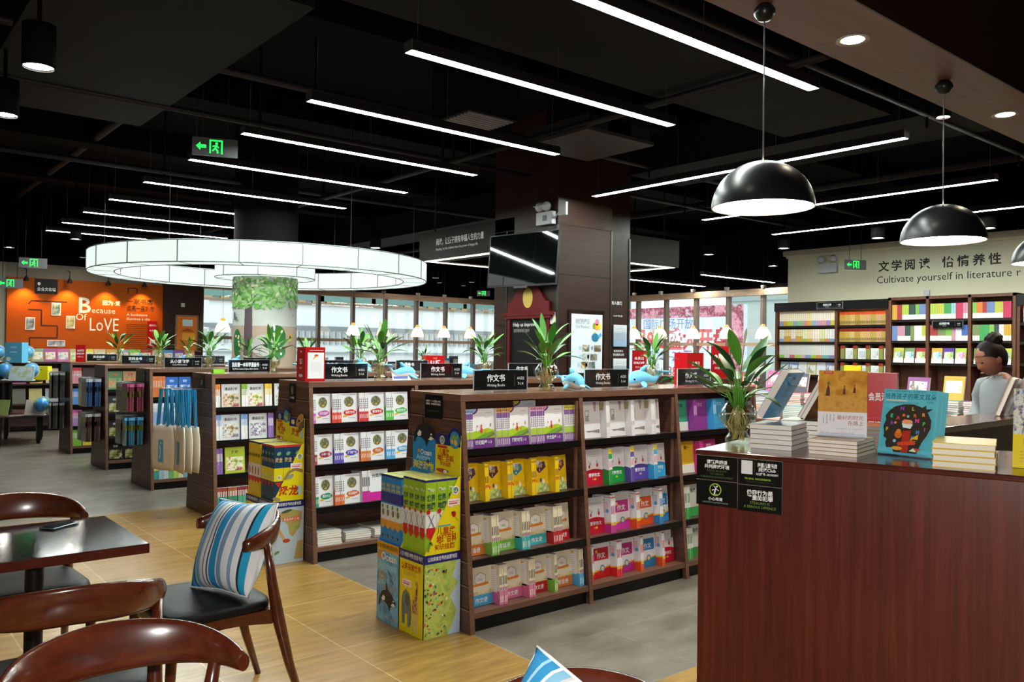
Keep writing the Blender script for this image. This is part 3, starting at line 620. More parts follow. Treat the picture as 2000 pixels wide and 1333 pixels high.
# ================================================================== BOOKS
BOOK = {}
def book_mesh(key, w, h, t, cov, spi, bak, base='#e9e7e4', spine=None, back=None):
    """one paperback: spine at x=0, cover towards -y"""
    if key in BOOK: return BOOK[key]
    m = MB(); B = mat(base, 0.32); S = mat(spine or base, 0.35); K = mat(back or base, 0.35)
    m.box(0, 0, 0, w, t, h, PAPER, front=B, back=K, left=S)
    if cov: cov(m, Fr((0, 0, 0), (1, 0, 0), (0, 0, 1), (0, -1, 0)), w, h)
    if spi: spi(m, Fr((0, t, 0), (0, -1, 0), (0, 0, 1), (-1, 0, 0)), t, h)
    if bak: bak(m, Fr((w, t, 0), (-1, 0, 0), (0, 0, 1), (0, 1, 0)), w, h)
    BOOK[key] = m.mesh(key); return BOOK[key]
def barcode(m, f, x, y, s, l=3):
    m.rect(f, x, y, x+s, y+s*1.05, WHITE, l)
    k = mat('#4b5560', 0.5)
    for i in range(7): m.rect(f, x+s*(0.14+0.1*i), y+s*0.18, x+s*(0.18+0.1*i+0.03*(i % 2)), y+s*0.88, k, l+1)
def spine_std(band, txt='#4a4a50', frac=0.35, pat=None):
    def fn(m, f, t, h):
        m.rect(f, 0, 0, t, h*frac, mat(band, 0.35), 1)
        e = t*0.12; m.rect(f, 0, 0, e*0.5, h, mat('#b9b5b2', 0.5), 2)
        k = mat(txt, 0.5)
        for i in range(5): m.rect(f, t*0.3, h*(0.45+0.075*i), t*0.7, h*(0.50+0.075*i), k, 2)
        m.rect(f, t*0.35, h*0.12, t*0.65, h*0.26, mat('#f3efe8', 0.5), 2)
    return fn
GREENS = [mat(c, 0.35) for c in ('#a9c832', '#8fb92f', '#6fa53a')]
# --- styles: each gives (key, mesh, w, h, t, words)
def st_diary(tab, title, tcol='#f2eef4'):
    key = 'diary_' + title
    def cov(m, f, w, h):
        m.rect(f, 0, 0, w, h*0.24, mat('#6d3a86', 0.3)); m.poly(f, [(0, h*0.24), (0, h*0.42), (w*0.35, h*0.46), (w*0.7, h*0.5), (w, h*0.44), (w, h*0.24), (w*0.55, h*0.25)], GREENS[0], 1)
        m.poly(f, [(w*0.1, h*0.24), (w*0.5, h*0.36), (w*0.95, h*0.42), (w, h*0.30), (w*0.6, h*0.24)], GREENS[2], 2); m.poly(f, [(w*0.55, h*0.25), (w*0.95, h*0.38), (w, h*0.34), (w*0.75, h*0.25)], mat('#7c7b55', 0.4), 3)
        m.corner(f, 0, h, w*0.28, -h*0.14, mat('#6d3a86', 0.3), 1); m.corner(f, 0, h, w*0.2, -h*0.10, mat(tab, 0.3), 2)
        for (x, y, a, b, c) in ((0.40, 0.45, .055, .075, '#d0404a'), (0.40, 0.56, .04, .04, '#d85a50'), (0.22, 0.47, .045, .06, '#efe6dc'), (0.22, 0.555, .035, .03, '#c99a86'), (0.60, 0.44, .04, .05, '#e2a23a'), (0.82, 0.58, .03, .05, '#b08a56')): m.ell(f, w*x, h*y, w*a, h*b, mat(c, 0.35), 4, 12)
        m.line(f, [(w*.55, h*.78), (w*.8, h*.78)], h*0.012, mat('#b8b3bd', 0.5), 1); m.line(f, [(w*.6, h*.9), (w*.9, h*.9)], h*0.01, mat('#8f8a95', 0.5), 1)
        m.text(f, w*0.12, h*0.10, h*0.085, title, WHITE, 3, bold=0.02, maxw=w*0.52); m.text(f, w*0.70, h*0.105, h*0.075, '1-3', mat('#cfd9f2', 0.4), 3, bold=0.02, maxw=w*0.22)
    def spi(m, f, t, h):
        P = mat('#7a4a92', 0.35); m.rect(f, 0, 0, t, h*0.24, P); m.rect(f, 0, h*0.24, t, h*0.42, GREENS[0]); m.rect(f, 0, h*0.74, t, h*0.88, P); m.rect(f, 0, h*0.88, t, h, mat(tab, 0.3)); m.rect(f, 0, 0, t*0.1, h, mat('#cfc7d2', 0.5), 2)
        for i in range(5): m.rect(f, t*0.3, h*(0.46+0.055*i), t*0.7, h*(0.495+0.055*i), mat('#5c5566', 0.5), 2)
        m.rect(f, t*0.3, h*0.91, t*0.7, h*0.96, mat('#3a2f50', 0.5), 2); m.rect(f, t*0.35, h*0.05, t*0.65, h*0.2, mat('#e3d7ea', 0.5), 2)
    return (key, book_mesh(key, 0.165, 0.215, 0.0135, cov, spi, None, '#eeedf2'), 0.165, 0.215, 0.0135)
def st_fun(num, c):
    key = 'fun_' + num
    def cov(m, f, w, h):
        m.poly(f, [(w*.22, h*.86), (w*.8, h*.86), (w*.86, h*.70), (w*.5, h*.54), (w*.16, h*.70)], mat(c, 0.3)); 
        m.text(f, w*.5, h*.78, h*.10, '奇趣', WHITE, 4, 'C', 0.03); m.text(f, w*.5, h*.70, h*.06, '作文课', mat('#ffe04a', 0.4), 3, 'C', 0.02); m.text(f, w*.5, h*.59, h*.075, num, WHITE, 3, 'C', 0.02)
        m.poly(f, [(0, 0), (w, 0), (w, h*.20), (w*.6, h*.28), (w*.25, h*.22), (0, h*.12)], art('fun_scene', ['#5d8f2d', '#9fbf3a', '#c9cf78', '#7a9a4d', '#d8d2b0'], 30), 1)
        for (x, y, a, b2, k) in ((.3, .3, .05, .05, '#c44a2e'), (.7, .3, .07, .07, '#eee6da'), (.55, .34, .05, .06, '#4a5aa8' if c[1] == '5' else '#e0a84a')): m.ell(f, w*x, h*y, w*a, h*b2, mat(k, 0.35), 3, 10)
    def spi(m, f, t, h):
        m.rect(f, 0, 0, t*.1, h, mat('#c9a11a', 0.5), 2); m.rect(f, t*.2, h*.36, t*.8, h*.44, mat('#d8462e', 0.4), 2); m.rect(f, t*.3, h*.48, t*.7, h*.66, mat(c, 0.4), 2); m.rect(f, t*.3, h*.9, t*.7, h*.95, mat('#3a3026', 0.4), 2)
    def bak(m, f, w, h):
        barcode(m, f, w*.08, h*.08, w*.22); m.rect(f, w*.2, h*.75, w*.3, h*.92, mat('#6a5a1a', 0.5), 1)
        for i in range(6): m.rect(f, w*.15, h*(.4+.045*i), w*.8, h*(.408+.045*i), mat('#b08a1a', 0.5), 1)
    return (key, book_mesh(key, 0.155, 0.205, 0.0105, cov, spi, bak, '#efc81c'), 0.155, 0.205, 0.0105)
def st_lesson(c, word):
    key = 'lesson_' + c + word
    def cov(m, f, w, h):
        m.rect(f, 0, 0, w, h*.27, mat(c, 0.3)); m.poly(f, [(0, h*.27), (0, h*.31), (w*.3, h*.36), (w*.6, h*.31), (w, h*.39), (w, h*.27)], art('lesson_scene', ['#a8b26a', '#e6dcae', '#c9b98a', '#8aa45c'], 40), 1)
        hx = [(w*.5+w*.27*math.cos(a), h*.66+h*.16*math.sin(a)) for a in [math.pi/6+i*math.pi/3 for i in range(6)]]
        m.poly(f, hx, mat('#f6f2ea', 0.4), 1); m.line(f, hx+hx[:1], h*.012, mat('#6f7378', 0.5), 2)
        m.poly(f, [(w*.18, h*.54), (w*.82, h*.57), (w*.86, h*.52), (w*.8, h*.50), (w*.2, h*.485), (w*.12, h*.51)], mat('#e0882e', 0.35), 3); m.text(f, w*.5, h*.62, h*.05, word[:2], mat(c, 0.4), 3, 'C', 0.01)
        m.text(f, w*.52, h*.08, h*.10, word, WHITE, 3, 'C', 0.02, maxw=w*.7)
    def bak(m, f, w, h):
        m.rect(f, 0, 0, w, h*.34, mat(c, 0.3)); m.rect(f, w*.1, h*.30, w*.86, h*.92, mat('#f3f1f2', 0.4), 1); m.ell(f, w*.55, h*.90, w*.2, h*.03, mat('#d9b46a', 0.4), 2)
        for i in range(9): m.rect(f, w*.16, h*(.36+.055*i), w*.78, h*(.368+.055*i), mat('#b3afb2', 0.5), 2)
        barcode(m, f, w*.2, h*.06, w*.24)
    def spi(m, f, t, h):
        m.rect(f, 0, 0, t, h*.34, mat(c, 0.3)); m.rect(f, 0, 0, t*.1, h, mat('#b5a98f', 0.5), 2); m.rect(f, t*.3, h*.5, t*.7, h*.72, mat('#3f3a34', 0.5), 2); m.rect(f, t*.35, h*.06, t*.65, h*.22, mat('#f4f0e6', 0.5), 2); m.rect(f, t*.2, h*.35, t*.8, h*.44, mat('#a46a8a', 0.5), 2)
    return (key, book_mesh(key, 0.16, 0.215, 0.0125, cov, spi, bak, '#e8dfc6'), 0.16, 0.215, 0.0125)
def st_gate():
    def cov(m, f, w, h):
        m.text(f, w*.26, h*.62, h*.13, '门道', mat('#55504c', 0.5), 2, vert=True); m.poly(f, [(w*.15, h*.2), (w*.3, h*.15), (w*.5, h*.16), (w*.95, h*.12), (w*.95, h*.23), (w*.5, h*.2)], mat('#8d8880', 0.4), 1); m.poly(f, [(w*.62, h*.98), (w*.82, h*.98), (w*.76, h*.72), (w*.70, h*.72)], mat('#b59a98', 0.4), 1)
    def bak(m, f, w, h):
        m.poly(f, [(w*.55, h*.98), (w*.9, h*.98), (w*.85, h*.76), (w*.6, h*.76)], mat('#a39a72', 0.4), 1); m.poly(f, [(w*.1, h*.7), (w*.28, h*.72), (w*.2, h*.6)], mat('#c9b694', 0.4), 1); barcode(m, f, w*.3, h*.08, w*.25)
    return ('gate', book_mesh('gate', 0.155, 0.228, 0.012, cov, lambda m, f, t, h: (m.rect(f, 0, 0, t*.1, h, mat('#b5b2ae', 0.5), 1), m.rect(f, t*.35, h*.3, t*.65, h*.42, mat('#b06a6a', 0.5), 1)), bak, '#e4e3e6'), 0.155, 0.228, 0.012)
def st_study(c, num):
    key = 'study_' + c
    def wave(m, f, w, h):
        top = [(w*i/8, h*(.40+.05*math.sin(i/8*math.pi))) for i in range(9)]
        m.poly(f, [(0, 0), (w, 0)] + top[::-1], mat(c, 0.3), 1); m.line(f, [(x, y+h*.02) for x, y in top], h*.02, WHITE, 2)
    def cov(m, f, w, h):
        wave(m, f, w, h); m.text(f, w*.5, h*.24, h*.085, '爱学作文', WHITE, 3, 'C', 0.02, maxw=w*.8); m.text(f, w*.5, h*.14, h*.05, num, mat('#ffe14a', 0.4), 3, 'C', 0.02)
        for (x, y, a, b2, k) in ((.25, .52, .05, .05, '#c83a3a'), (.3, .6, .05, .045, '#8fb3d0'), (.7, .55, .06, .06, '#c83a3a'), (.68, .64, .04, .05, '#9fb9cf'), (.2, .66, .03, .03, '#e0a860')): m.ell(f, w*x, h*y, w*a, h*b2, mat(k, 0.4), 2, 9)
        for i in range(2): m.rect(f, w*.15, h*(.80+.04*i), w*.85, h*(.81+.04*i), mat('#a9a4aa', 0.5), 1)
    def bak(m, f, w, h):
        wave(m, f, w, h); m.poly(f, [(0, h), (0, h*.72), (w*.5, h)], mat(c, 0.3), 1); m.ell(f, w*.22, h*.92, w*.12, h*.08, mat('#e8d12e', 0.35), 2); barcode(m, f, w*.3, h*.08, w*.22)
        for i in range(5): m.rect(f, w*.4, h*(.52+.05*i), w*.85, h*(.527+.05*i), mat('#c3bfc6', 0.5), 1)
    def spi(m, f, t, h):
        m.rect(f, 0, 0, t, h*.42, mat(c, 0.3)); m.rect(f, 0, h*.72, t, h*.86, mat(c, 0.3)); m.rect(f, 0, h*.86, t, h, mat('#e8d12e', 0.3)); m.rect(f, 0, 0, t*.1, h, mat('#b5b2b8', 0.5), 2); m.rect(f, t*.35, h*.48, t*.65, h*.68, mat('#c0606a', 0.5), 2)
    return (key, book_mesh(key, 0.155, 0.222, 0.0105, cov, spi, bak, '#eceaf0'), 0.155, 0.222, 0.0105)
def st_board(c, b):
    key = 'board_' + c + b
    def low(m, f, w, h):
        m.poly(f, [(0, 0), (w, 0), (w, h*.26), (w*.5, h*.2), (0, h*.14)], mat(b, 0.3), 1); m.poly(f, [(0, h*.14), (w*.5, h*.2), (w, h*.26), (w, h*.30), (w*.5, h*.235), (0, h*.18)], mat('#e6bb2c', 0.35), 2)
    def cov(m, f, w, h):
        low(m, f, w, h); m.rect(f, w*.1, h*.46, w*.92, h*.78, mat(c, 0.3)); m.text(f, w*.5, h*.52, h*.12, '作文', WHITE, 3, 'C', 0.02); m.text(f, w*.25, h*.66, h*.07, '童', mat('#f2c53a', 0.4), 3, 'C', 0.03); m.ell(f, w*.55, h*.24, w*.13, h*.09, mat('#3f86c4', 0.35), 3, 16); m.ell(f, w*.55, h*.24, w*.09, h*.06, mat('#dcd9a0', 0.35), 4, 12)
    def bak(m, f, w, h):
        low(m, f, w, h); fx = mat(c, 0.35); m.rect(f, w*.16, h*.54, w*.84, h*.80, mat('#ecc9cd' if c != '#2f86c6' else '#c9dff0', 0.35), 1); m.line(f, [(w*.16, h*.80), (w*.84, h*.80), (w*.84, h*.54), (w*.16, h*.54), (w*.16, h*.80)], h*.008, fx, 2); m.line(f, [(w*.35, h*.80), (w*.5, h*.86), (w*.65, h*.80)], h*.006, mat('#6a6a70', 0.5), 2); m.ell(f, w*.66, h*.87, w*.04, h*.03, mat('#b9c05a', 0.4), 2); m.ell(f, w*.8, h*.58, w*.09, h*.05, mat('#58a6d6', 0.4), 3)
        for i in range(4): m.rect(f, w*.24, h*(.58+.05*i), w*.66, h*(.587+.05*i), mat('#8a86a0', 0.5), 2)
        m.rect(f, 0, h*.94, w, h*.955, mat('#c0583a', 0.4), 1); barcode(m, f, w*.3, h*.06, w*.26)
    def spi(m, f, t, h):
        m.rect(f, 0, 0, t, h*.2, mat(b, 0.3)); m.rect(f, 0, h*.2, t, h*.28, mat('#e6bb2c', 0.35)); m.rect(f, 0, 0, t*.1, h, mat('#b5b2b8', 0.5), 2); m.rect(f, t*.25, h*.5, t*.75, h*.72, mat(c, 0.4), 2); m.rect(f, 0, h*.92, t, h*.95, mat('#c0583a', 0.4), 2)
    return (key, book_mesh(key, 0.158, 0.232, 0.012, cov, spi, bak, '#eae9ee'), 0.158, 0.232, 0.012)
def st_round(c, title):
    key = 'round_' + c
    def cov(m, f, w, h):
        m.ell(f, w*.5, h*.70, w*.30, h*.19, mat('#b9b79c', 0.4), 1, 20); m.ell(f, w*.5, h*.70, w*.27, h*.17, art('forest', ['#5a6048', '#8a8c6a', '#3c4436', '#b0a878', '#6a7a50'], 60), 2, 18); m.ell(f, w*.52, h*.60, w*.08, h*.04, mat('#d09a3c', 0.4), 3, 10)
        for (x, y, a, b2) in ((.38, .33, .22, .08), (.62, .35, .26, .085), (.78, .33, .16, .07), (.5, .29, .3, .07)): m.ell(f, w*x, h*y, w*a, h*b2, mat(c, 0.3), 1, 14)
        m.text(f, w*.56, h*.295, h*.075, title, WHITE, 3, 'C', 0.02, maxw=w*.72); m.poly(f, [(w*.08, h*.22), (w*.35, h*.25), (w*.4, h*.2), (w*.15, h*.17)], mat('#e0b22e', 0.35), 3); m.rect(f, w*.45, h*.14, w*.85, h*.155, mat('#8a888c', 0.5), 1); m.rect(f, w*.1, h*.93, w*.9, h*.94, mat('#a9a8c0', 0.5), 1)
    def bak(m, f, w, h):
        m.poly(f, [(0, 0), (w*.5, 0), (w*.25, h*.4), (0, h*.55)], mat(c, 0.3), 1); m.poly(f, [(w*.6, 0), (w, 0), (w, h*.6), (w*.7, h*.3)], mat(c, 0.3), 1); barcode(m, f, w*.1, h*.1, w*.2)
    return (key, book_mesh(key, 0.15, 0.212, 0.0145, cov, spine_std(c), bak, '#e9e8ec'), 0.15, 0.212, 0.0145)
def st_plain(key, base, cov_art=None, spine=None, w=0.15, h=0.21, t=0.014, band=None, title=None, tc='#f4f0e8', bandf=0.35):
    if key in BOOK: return (key, BOOK[key], w, h, t)
    def cov(m, f, w, h):
        if cov_art: m.rect(f, w*.08, h*.1, w*.92, h*.62, cov_art, 1)
        if band: m.rect(f, 0, 0, w, h*0.28, mat(band, 0.35), 2)
        if title: m.text(f, w*.5, h*.76, h*.10, title, mat(tc, 0.4), 2, 'C', 0.02, maxw=w*.84)
    def spi(m, f, t, h):
        if band: m.rect(f, 0, 0, t, h*bandf, mat(band, 0.4), 1)
        m.rect(f, 0, 0, t*.1, h, mat('#55504c', 0.5), 2); m.rect(f, t*.3, h*.5, t*.7, h*.8, mat(tc, 0.5), 2)
    def bak(m, f, w, h): barcode(m, f, w*.1, h*.08, w*.22)
    return (key, book_mesh(key, w, h, t, cov, spi, bak, base, spine), w, h, t)

def put(st, name, label, group, loc, rz, lean=0.0, sx=1.0, roll=0.0):
    """lean: tilts the top away (world +y) ; roll: tilts sideways along world x"""
    M = Matrix.Translation(loc) @ Matrix.Rotation(-lean, 4, 'X') @ Matrix.Rotation(roll, 4, 'Y') @ Matrix.Rotation(rz, 4, 'Z') @ Matrix.Diagonal((sx, 1, 1, 1))
    o = link(name, st[1], M=M); tag(o, label, 'book', group); return o
def shelf_row(gi, z, where, items, off, name, xa, xb, lean=R(5)):
    """items: ('S', style, words, x0, x1, n) spine-out copies, ('F', style, words[, sx]) a copy facing out that fills the gap"""
    gy = PITCH_Y[gi]; gname = GN[gi]; n = len(items)
    for i, it in enumerate(items):
        st, words = it[1], it[2]
        if it[0] == 'S':
            x0, x1, cnt = it[3], it[4], it[5]; stp = (x1-x0)/cnt; ts = min(1.25, stp*0.97/st[4])
            y = gy + ysl(z) + 0.032
            for k in range(cnt):
                M = Matrix.Translation((x0+k*stp, y+(k % 3)*0.0015, z+0.001)) @ Matrix.Rotation(-R(4), 4, 'X') @ Matrix.Rotation(R(90), 4, 'Z') @ Matrix.Translation((0, -st[4]*ts, 0)) @ Matrix.Diagonal((1, ts, 1, 1))
                o = link(name, st[1], M=M)
                tag(o, '%s, spine out, %s, %s' % (words, where, gname), 'book', '%s, spine out, %s, %s' % (words, where, gname))
        else:
            a = xa if i == 0 else items[i-1][4] if items[i-1][0] == 'S' else None
            b = xb if i == n-1 else items[i+1][3] if items[i+1][0] == 'S' else None
            if len(it) > 3: a, b = it[3], it[4]
            wd = (b-a)-0.008; sx = min(1.0, wd/st[2]); x = b-0.004-st[2]*sx
            put(st, name, '%s facing out, %s, %s' % (words, where, gname), None, (x, gy+ysl(z)+0.032+off, z+0.001), 0, lean, sx)
# ---- gondola A, first bay
LP, LO, LPI, LY = st_diary('#9fc4e6', '日记起步'), st_diary('#e0a63a', '好词好句好段'), st_diary('#e79ac0', '作文起步'), st_diary('#e2d23a', '看图写话')
shelf_row(0, SH[0], 'top shelf, first bay', [('S', LP, 'purple primer with pale blue tab', 2.695, 2.747, 5), ('F', LP, 'green and purple primer with pale blue corner'), ('S', LO, 'purple primer with orange tab', 2.91, 3.009, 7), ('F', LO, 'green and purple primer with orange corner'), ('S', LPI, 'purple primer with pink tab', 3.162, 3.272, 7), ('F', LPI, 'green and purple primer with pink corner'), ('S', LY, 'purple primer with yellow tab', 3.43, 3.53, 7)], 0.012, 'primer_book', 2.69, 3.53)
put(LY, 'primer_book', 'primer with yellow corner standing up behind the pink-tab primers, ocean-map gondola', None, (3.19, 3.50+ysl(.96)+0.205, 0.985), 0, R(4))
FU = {n: st_fun(n, c) for n, c in (('1-2', '#5a3a6e'), ('3', '#5c3548'), ('4', '#3a8aa6'), ('5', '#553050'), ('6', '#7a3a40'))}
def fu(n): return 'yellow composition book with %s shield' % {'1-2': 'violet', '3': 'brown', '4': 'light blue', '5': 'plum', '6': 'brick red'}[n]
shelf_row(0, SH[1], 'second shelf, first bay', [('F', FU['1-2'], fu('1-2')), ('S', FU['3'], fu('3'), 2.812, 2.843, 3), ('F', FU['3'], fu('3')), ('S', FU['4'], fu('4'), 2.973, 3.012, 4), ('F', FU['4'], fu('4')), ('S', FU['5'], fu('5'), 3.152, 3.19, 4), ('F', FU['5'], fu('5')), ('S', FU['6'], fu('6'), 3.335, 3.367, 3), ('F', FU['6'], fu('6'))], 0.055, 'composition_book', 2.685, 3.48)
LC = {k: st_lesson(c, w) for k, c, w in (('orange', '#d97f3e', '写话课'), ('green', '#7fc24f', '写话课'), ('teal', '#3fb4bd', '作文课'), ('red', '#c4242c', '作文课'), ('blue', '#4aaee0', '作文课'), ('pink', '#d8749c', '作文课'))}
def lw(k): return 'cream lesson book with %s base' % k
shelf_row(0, SH[2], 'third shelf, first bay', [('F', LC['orange'], lw('orange')), ('S', LC['green'], lw('green'), 2.842, 2.893, 4), ('F', LC['green'], lw('green')), ('S', LC['teal'], lw('teal'), 3.06, 3.12, 5), ('F', LC['teal'], lw('teal')), ('S', LC['red'], lw('red'), 3.30, 3.375, 6), ('F', LC['red'], lw('red'))], 0.06, 'lesson_book', 2.685, 3.485)
shelf_row(0, 0.105, 'bottom shelf, first bay', [('F', LC['blue'], lw('blue')), ('S', LC['pink'], lw('pink'), 2.88, 2.937, 5), ('F', LC['pink'], lw('pink')), ('S', LC['pink'], 'second batch of pink-base lesson books', 3.095, 3.14, 4), ('F', LC['red'], lw('red')), ('S', LC['green'], lw('green'), 3.289, 3.314, 2), ('F', LC['orange'], lw('orange')), ('S', LC['blue'], lw('blue'), 3.49, 3.528, 3)], 0.06, 'lesson_book', 2.70, 3.53)
# ---- gondola A, second bay
GA = st_gate()
shelf_row(0, SH[0], 'top shelf, second bay', [('F', GA, 'plain white writing book beside the divider'), ('S', GA, 'plain white writing book, first batch', 3.79, 3.826, 3), ('F', GA, 'plain white writing book after the first batch'), ('S', GA, 'plain white writing book, second batch', 4.02, 4.056, 3), ('F', GA, 'plain white writing book after the second batch'), ('S', GA, 'plain white writing book, third batch', 4.215, 4.26, 4), ('F', GA, 'plain white writing book at the bare end')], 0.05, 'writing_book', 3.58, 4.36)
ST = {k: st_study(c, n) for k, c, n in (('red', '#c81f3a', '1-2册'), ('green', '#1f9a44', '3册'), ('violet', '#5d4aa8', '4册'), ('sky blue', '#3aa4dc', '5册'))}
def sw(k): return 'white exercise book with %s wave' % k
shelf_row(0, SH[1], 'second shelf, second bay', [('F', ST['red'], sw('red')), ('S', ST['green'], sw('green'), 3.79, 3.824, 3), ('F', ST['green'], sw('green')), ('S', ST['violet'], sw('violet'), 3.99, 4.028, 3), ('F', ST['violet'], sw('violet')), ('S', ST['sky blue'], sw('sky blue'), 4.215, 4.255, 3), ('F', ST['sky blue'], sw('sky blue'))], 0.05, 'exercise_book', 3.58, 4.39)
BO = {k: st_board(c, b) for k, c, b in (('magenta', '#c43a8c', '#c9379b'), ('orange', '#d95a2a', '#e2531c'), ('blue', '#2f86c6', '#2f86c6'), ('red', '#c8283a', '#d8282c'))}
def bw(k): return 'white storyboard book with %s foot' % k
shelf_row(0, SH[2], 'third shelf, second bay', [('F', ST['red'], 'red-wave exercise book beside the divider'), ('S', BO['magenta'], bw('magenta'), 3.785, 3.828, 4), ('F', BO['magenta'], bw('magenta')), ('S', BO['orange'], bw('orange'), 4.02, 4.056, 3), ('F', BO['orange'], bw('orange')), ('S', BO['blue'], bw('blue'), 4.245, 4.28, 3), ('F', BO['blue'], bw('blue'))], 0.055, 'storyboard_book', 3.58, 4.40)
shelf_row(0, 0.105, 'bottom shelf, second bay', [('S', BO['red'], 'red-foot storyboard book at the divider', 3.60, 3.612, 1), ('F', BO['red'], bw('red')), ('S', BO['red'], bw('red'), 3.815, 3.86, 4), ('F', BO['magenta'], bw('magenta')), ('S', BO['orange'], bw('orange'), 4.035, 4.062, 2), ('F', BO['blue'], bw('blue')), ('S', BO['orange'], 'second pair of orange-foot storyboard books', 4.245, 4.27, 2), ('F', ST['red'], 'white exercise book with red wave leaning')], 0.055, 'storyboard_book', 3.60, 4.43)
# ---- gondola A, third bay (partly behind the counter)
PU, TE, BU = st_plain('brush_purple', '#8c3a92', None, None, 0.155, 0.215, 0.012, title='作文', tc='#d9a8dc'), st_plain('brush_teal', '#3f9a80', None, None, 0.155, 0.215, 0.012, band='#dfe2e0', title='作文', tc='#20443a'), st_plain('brush_blue', '#3f9fd8', None, None, 0.155, 0.215, 0.012, title='作文', tc='#bfe2f4')
shelf_row(0, SH[0], 'top shelf, third bay', [('F', TE, 'white book with teal brush mark'), ('S', PU, 'purple brush-mark book', 4.66, 4.70, 3), ('F', PU, 'purple brush-mark book'), ('S', BU, 'blue brush-mark book', 4.88, 4.92, 3), ('F', BU, 'blue brush-mark book')], 0.05, 'writing_book', 4.48, 5.1)
YE, MA = st_plain('brush_yellow', '#e2b92e', None, None, 0.155, 0.215, 0.012, band='#e9e6df', title='第一', tc='#3a2c10'), st_plain('brush_magenta', '#c93a8a', None, None, 0.155, 0.215, 0.012, band='#e9e6ea', title='作文')
shelf_row(0, SH[1], 'second shelf, third bay', [('F', YE, 'yellow brush-mark book'), ('S', MA, 'magenta and white book', 4.70, 4.745, 3), ('F', MA, 'magenta and white book')], 0.05, 'writing_book', 4.48, 4.95)
GS = st_plain('green_band', '#dfe2dd', None, None, 0.155, 0.215, 0.012, band='#3f9f4f', title='阅读', tc='#3a6a44')
for zz, w2 in ((SH[2], 'third'), (0.105, 'bottom')):
    shelf_row(0, zz, '%s shelf, third bay' % w2, [('S', GS, 'white book with green band', 4.49, 4.56, 5), ('F', GS, 'white book with green band')], 0.05, 'writing_book', 4.5, 4.74)
# ---- gondola B
RC = {k: st_round(c, t) for k, c, t in (('orchid pink', '#c860b8', '作文起步'), ('scarlet', '#d83a2c', '创新作文'), ('red', '#d02a2a', '童话写作'), ('bright green', '#55b84a', '看图作文'), ('wine', '#a03a4a', '小学一篇'), ('violet', '#5a4ab4', '好词好句'), ('orange', '#d2722e', '读后感'), ('light blue', '#4aa2d8', '看图日记'), ('emerald', '#2f9a68', '看图作文'), ('deep orange', '#dc6a2c', '日记起步'))}
def rw(k): return 'white book with round picture and %s cloud' % k
def brow(z, w, cs, xs, end):
    items = []
    for c, (a, b, n) in zip(cs, xs): items += [('S', RC[c], rw(c), a, b, n), ('F', RC[c], rw(c))]
    shelf_row(1, z, w, items, 0.02, 'picture_book', 2.68, end)
brow(SH[0], 'top shelf', ['orchid pink', 'scarlet', 'red', 'bright green'], [(2.682, 2.715, 3), (2.842, 2.916, 5), (3.06, 3.139, 5), (3.289, 3.355, 4)], 3.50)
brow(SH[1], 'second shelf', ['wine', 'violet', 'orange', 'light blue'], [(2.682, 2.717, 3), (2.85, 2.925, 5), (3.064, 3.148, 5), (3.28, 3.358, 5)], 3.51)
MG = st_plain('magenta_mix', '#e9e8ec', None, None, 0.155, 0.225, 0.0145, band='#d0309a', title='分类作文', tc='#2a2a2a')
shelf_row(1, SH[2], 'third shelf', [('S', RC['emerald'], rw('emerald'), 2.682, 2.719, 3), ('F', RC['emerald'], rw('emerald')), ('S', RC['deep orange'], rw('deep orange'), 2.845, 2.921, 5), ('F', RC['deep orange'], rw('deep orange')), ('S', MG, 'white book with wide magenta foot', 3.063, 3.131, 4), ('F', MG, 'white book with wide magenta foot')], 0.02, 'picture_book', 2.68, 3.3)
def flat_stack(name, n, w, d, t, loc, rz, words, group, cat='book', top=None, spine=None, jit=0.004, page=PAPER, where='', ct=0.001):
    """books lying in a pile, each a thing"""
    rg = random.Random(len(words)*7+n)
    out = []
    for k in range(n):
        m = MB(); key = 'flat_%.3f_%.3f_%.4f_%s_%s' % (w, d, t, top, spine)
        if key not in BOOK:
            T = mat(top or '#d8d8d4', 0.3); S = mat(spine or '#dedcd8', 0.4)
            m.box(0.002, 0.002, ct, w-0.002, d, t-ct-0.0006, page); m.box(0, 0, t-ct-0.0006, w, d, t-0.0004, T); m.box(0, 0, 0, w, d, ct, T); m.box(0, d-0.0008, 0, w, d, t-0.0004, S)
            BOOK[key] = m.mesh(name)
        c, s2 = math.cos(rz), math.sin(rz); jx, jy = rg.uniform(-jit, jit), rg.uniform(-jit, jit)
        o = link(name, BOOK[key], None, (loc[0]+c*jx-s2*jy, loc[1]+s2*jx+c*jy, loc[2]+k*t), rz+rg.uniform(-0.02, 0.02)*(jit > 0))
        if n == 1: lab = words + ' ' + where
        elif k == 0: lab = '%s, bottom of the %s' % (words, where)
        elif k == n-1: lab = '%s, topmost of the %s' % (words, where)
        else: lab = '%s, middle of the %s' % (words, where)
        tag(o, lab, cat, group); out.append(o)
    return out
flat_stack('paperback', 6, 0.19, 0.25, 0.016, (2.70, 5.36, 0.106), 0, 'thick white paperback', 'white paperbacks lying at the end panel, lowest shelf', where='taller pile by the end panel, dinosaur-map gondola')
flat_stack('paperback', 4, 0.20, 0.25, 0.016, (2.93, 5.38, 0.106), R(-6), 'thick white paperback', 'white paperbacks lying beside the taller pile, lowest shelf', where='shorter pile on the lowest shelf, dinosaur-map gondola')
flat_stack('paperback', 4, 0.20, 0.25, 0.016, (3.17, 5.38, 0.106), 0, 'thick white paperback', 'white paperbacks lying behind the ocean map display', where='low pile hidden behind the ocean map display')
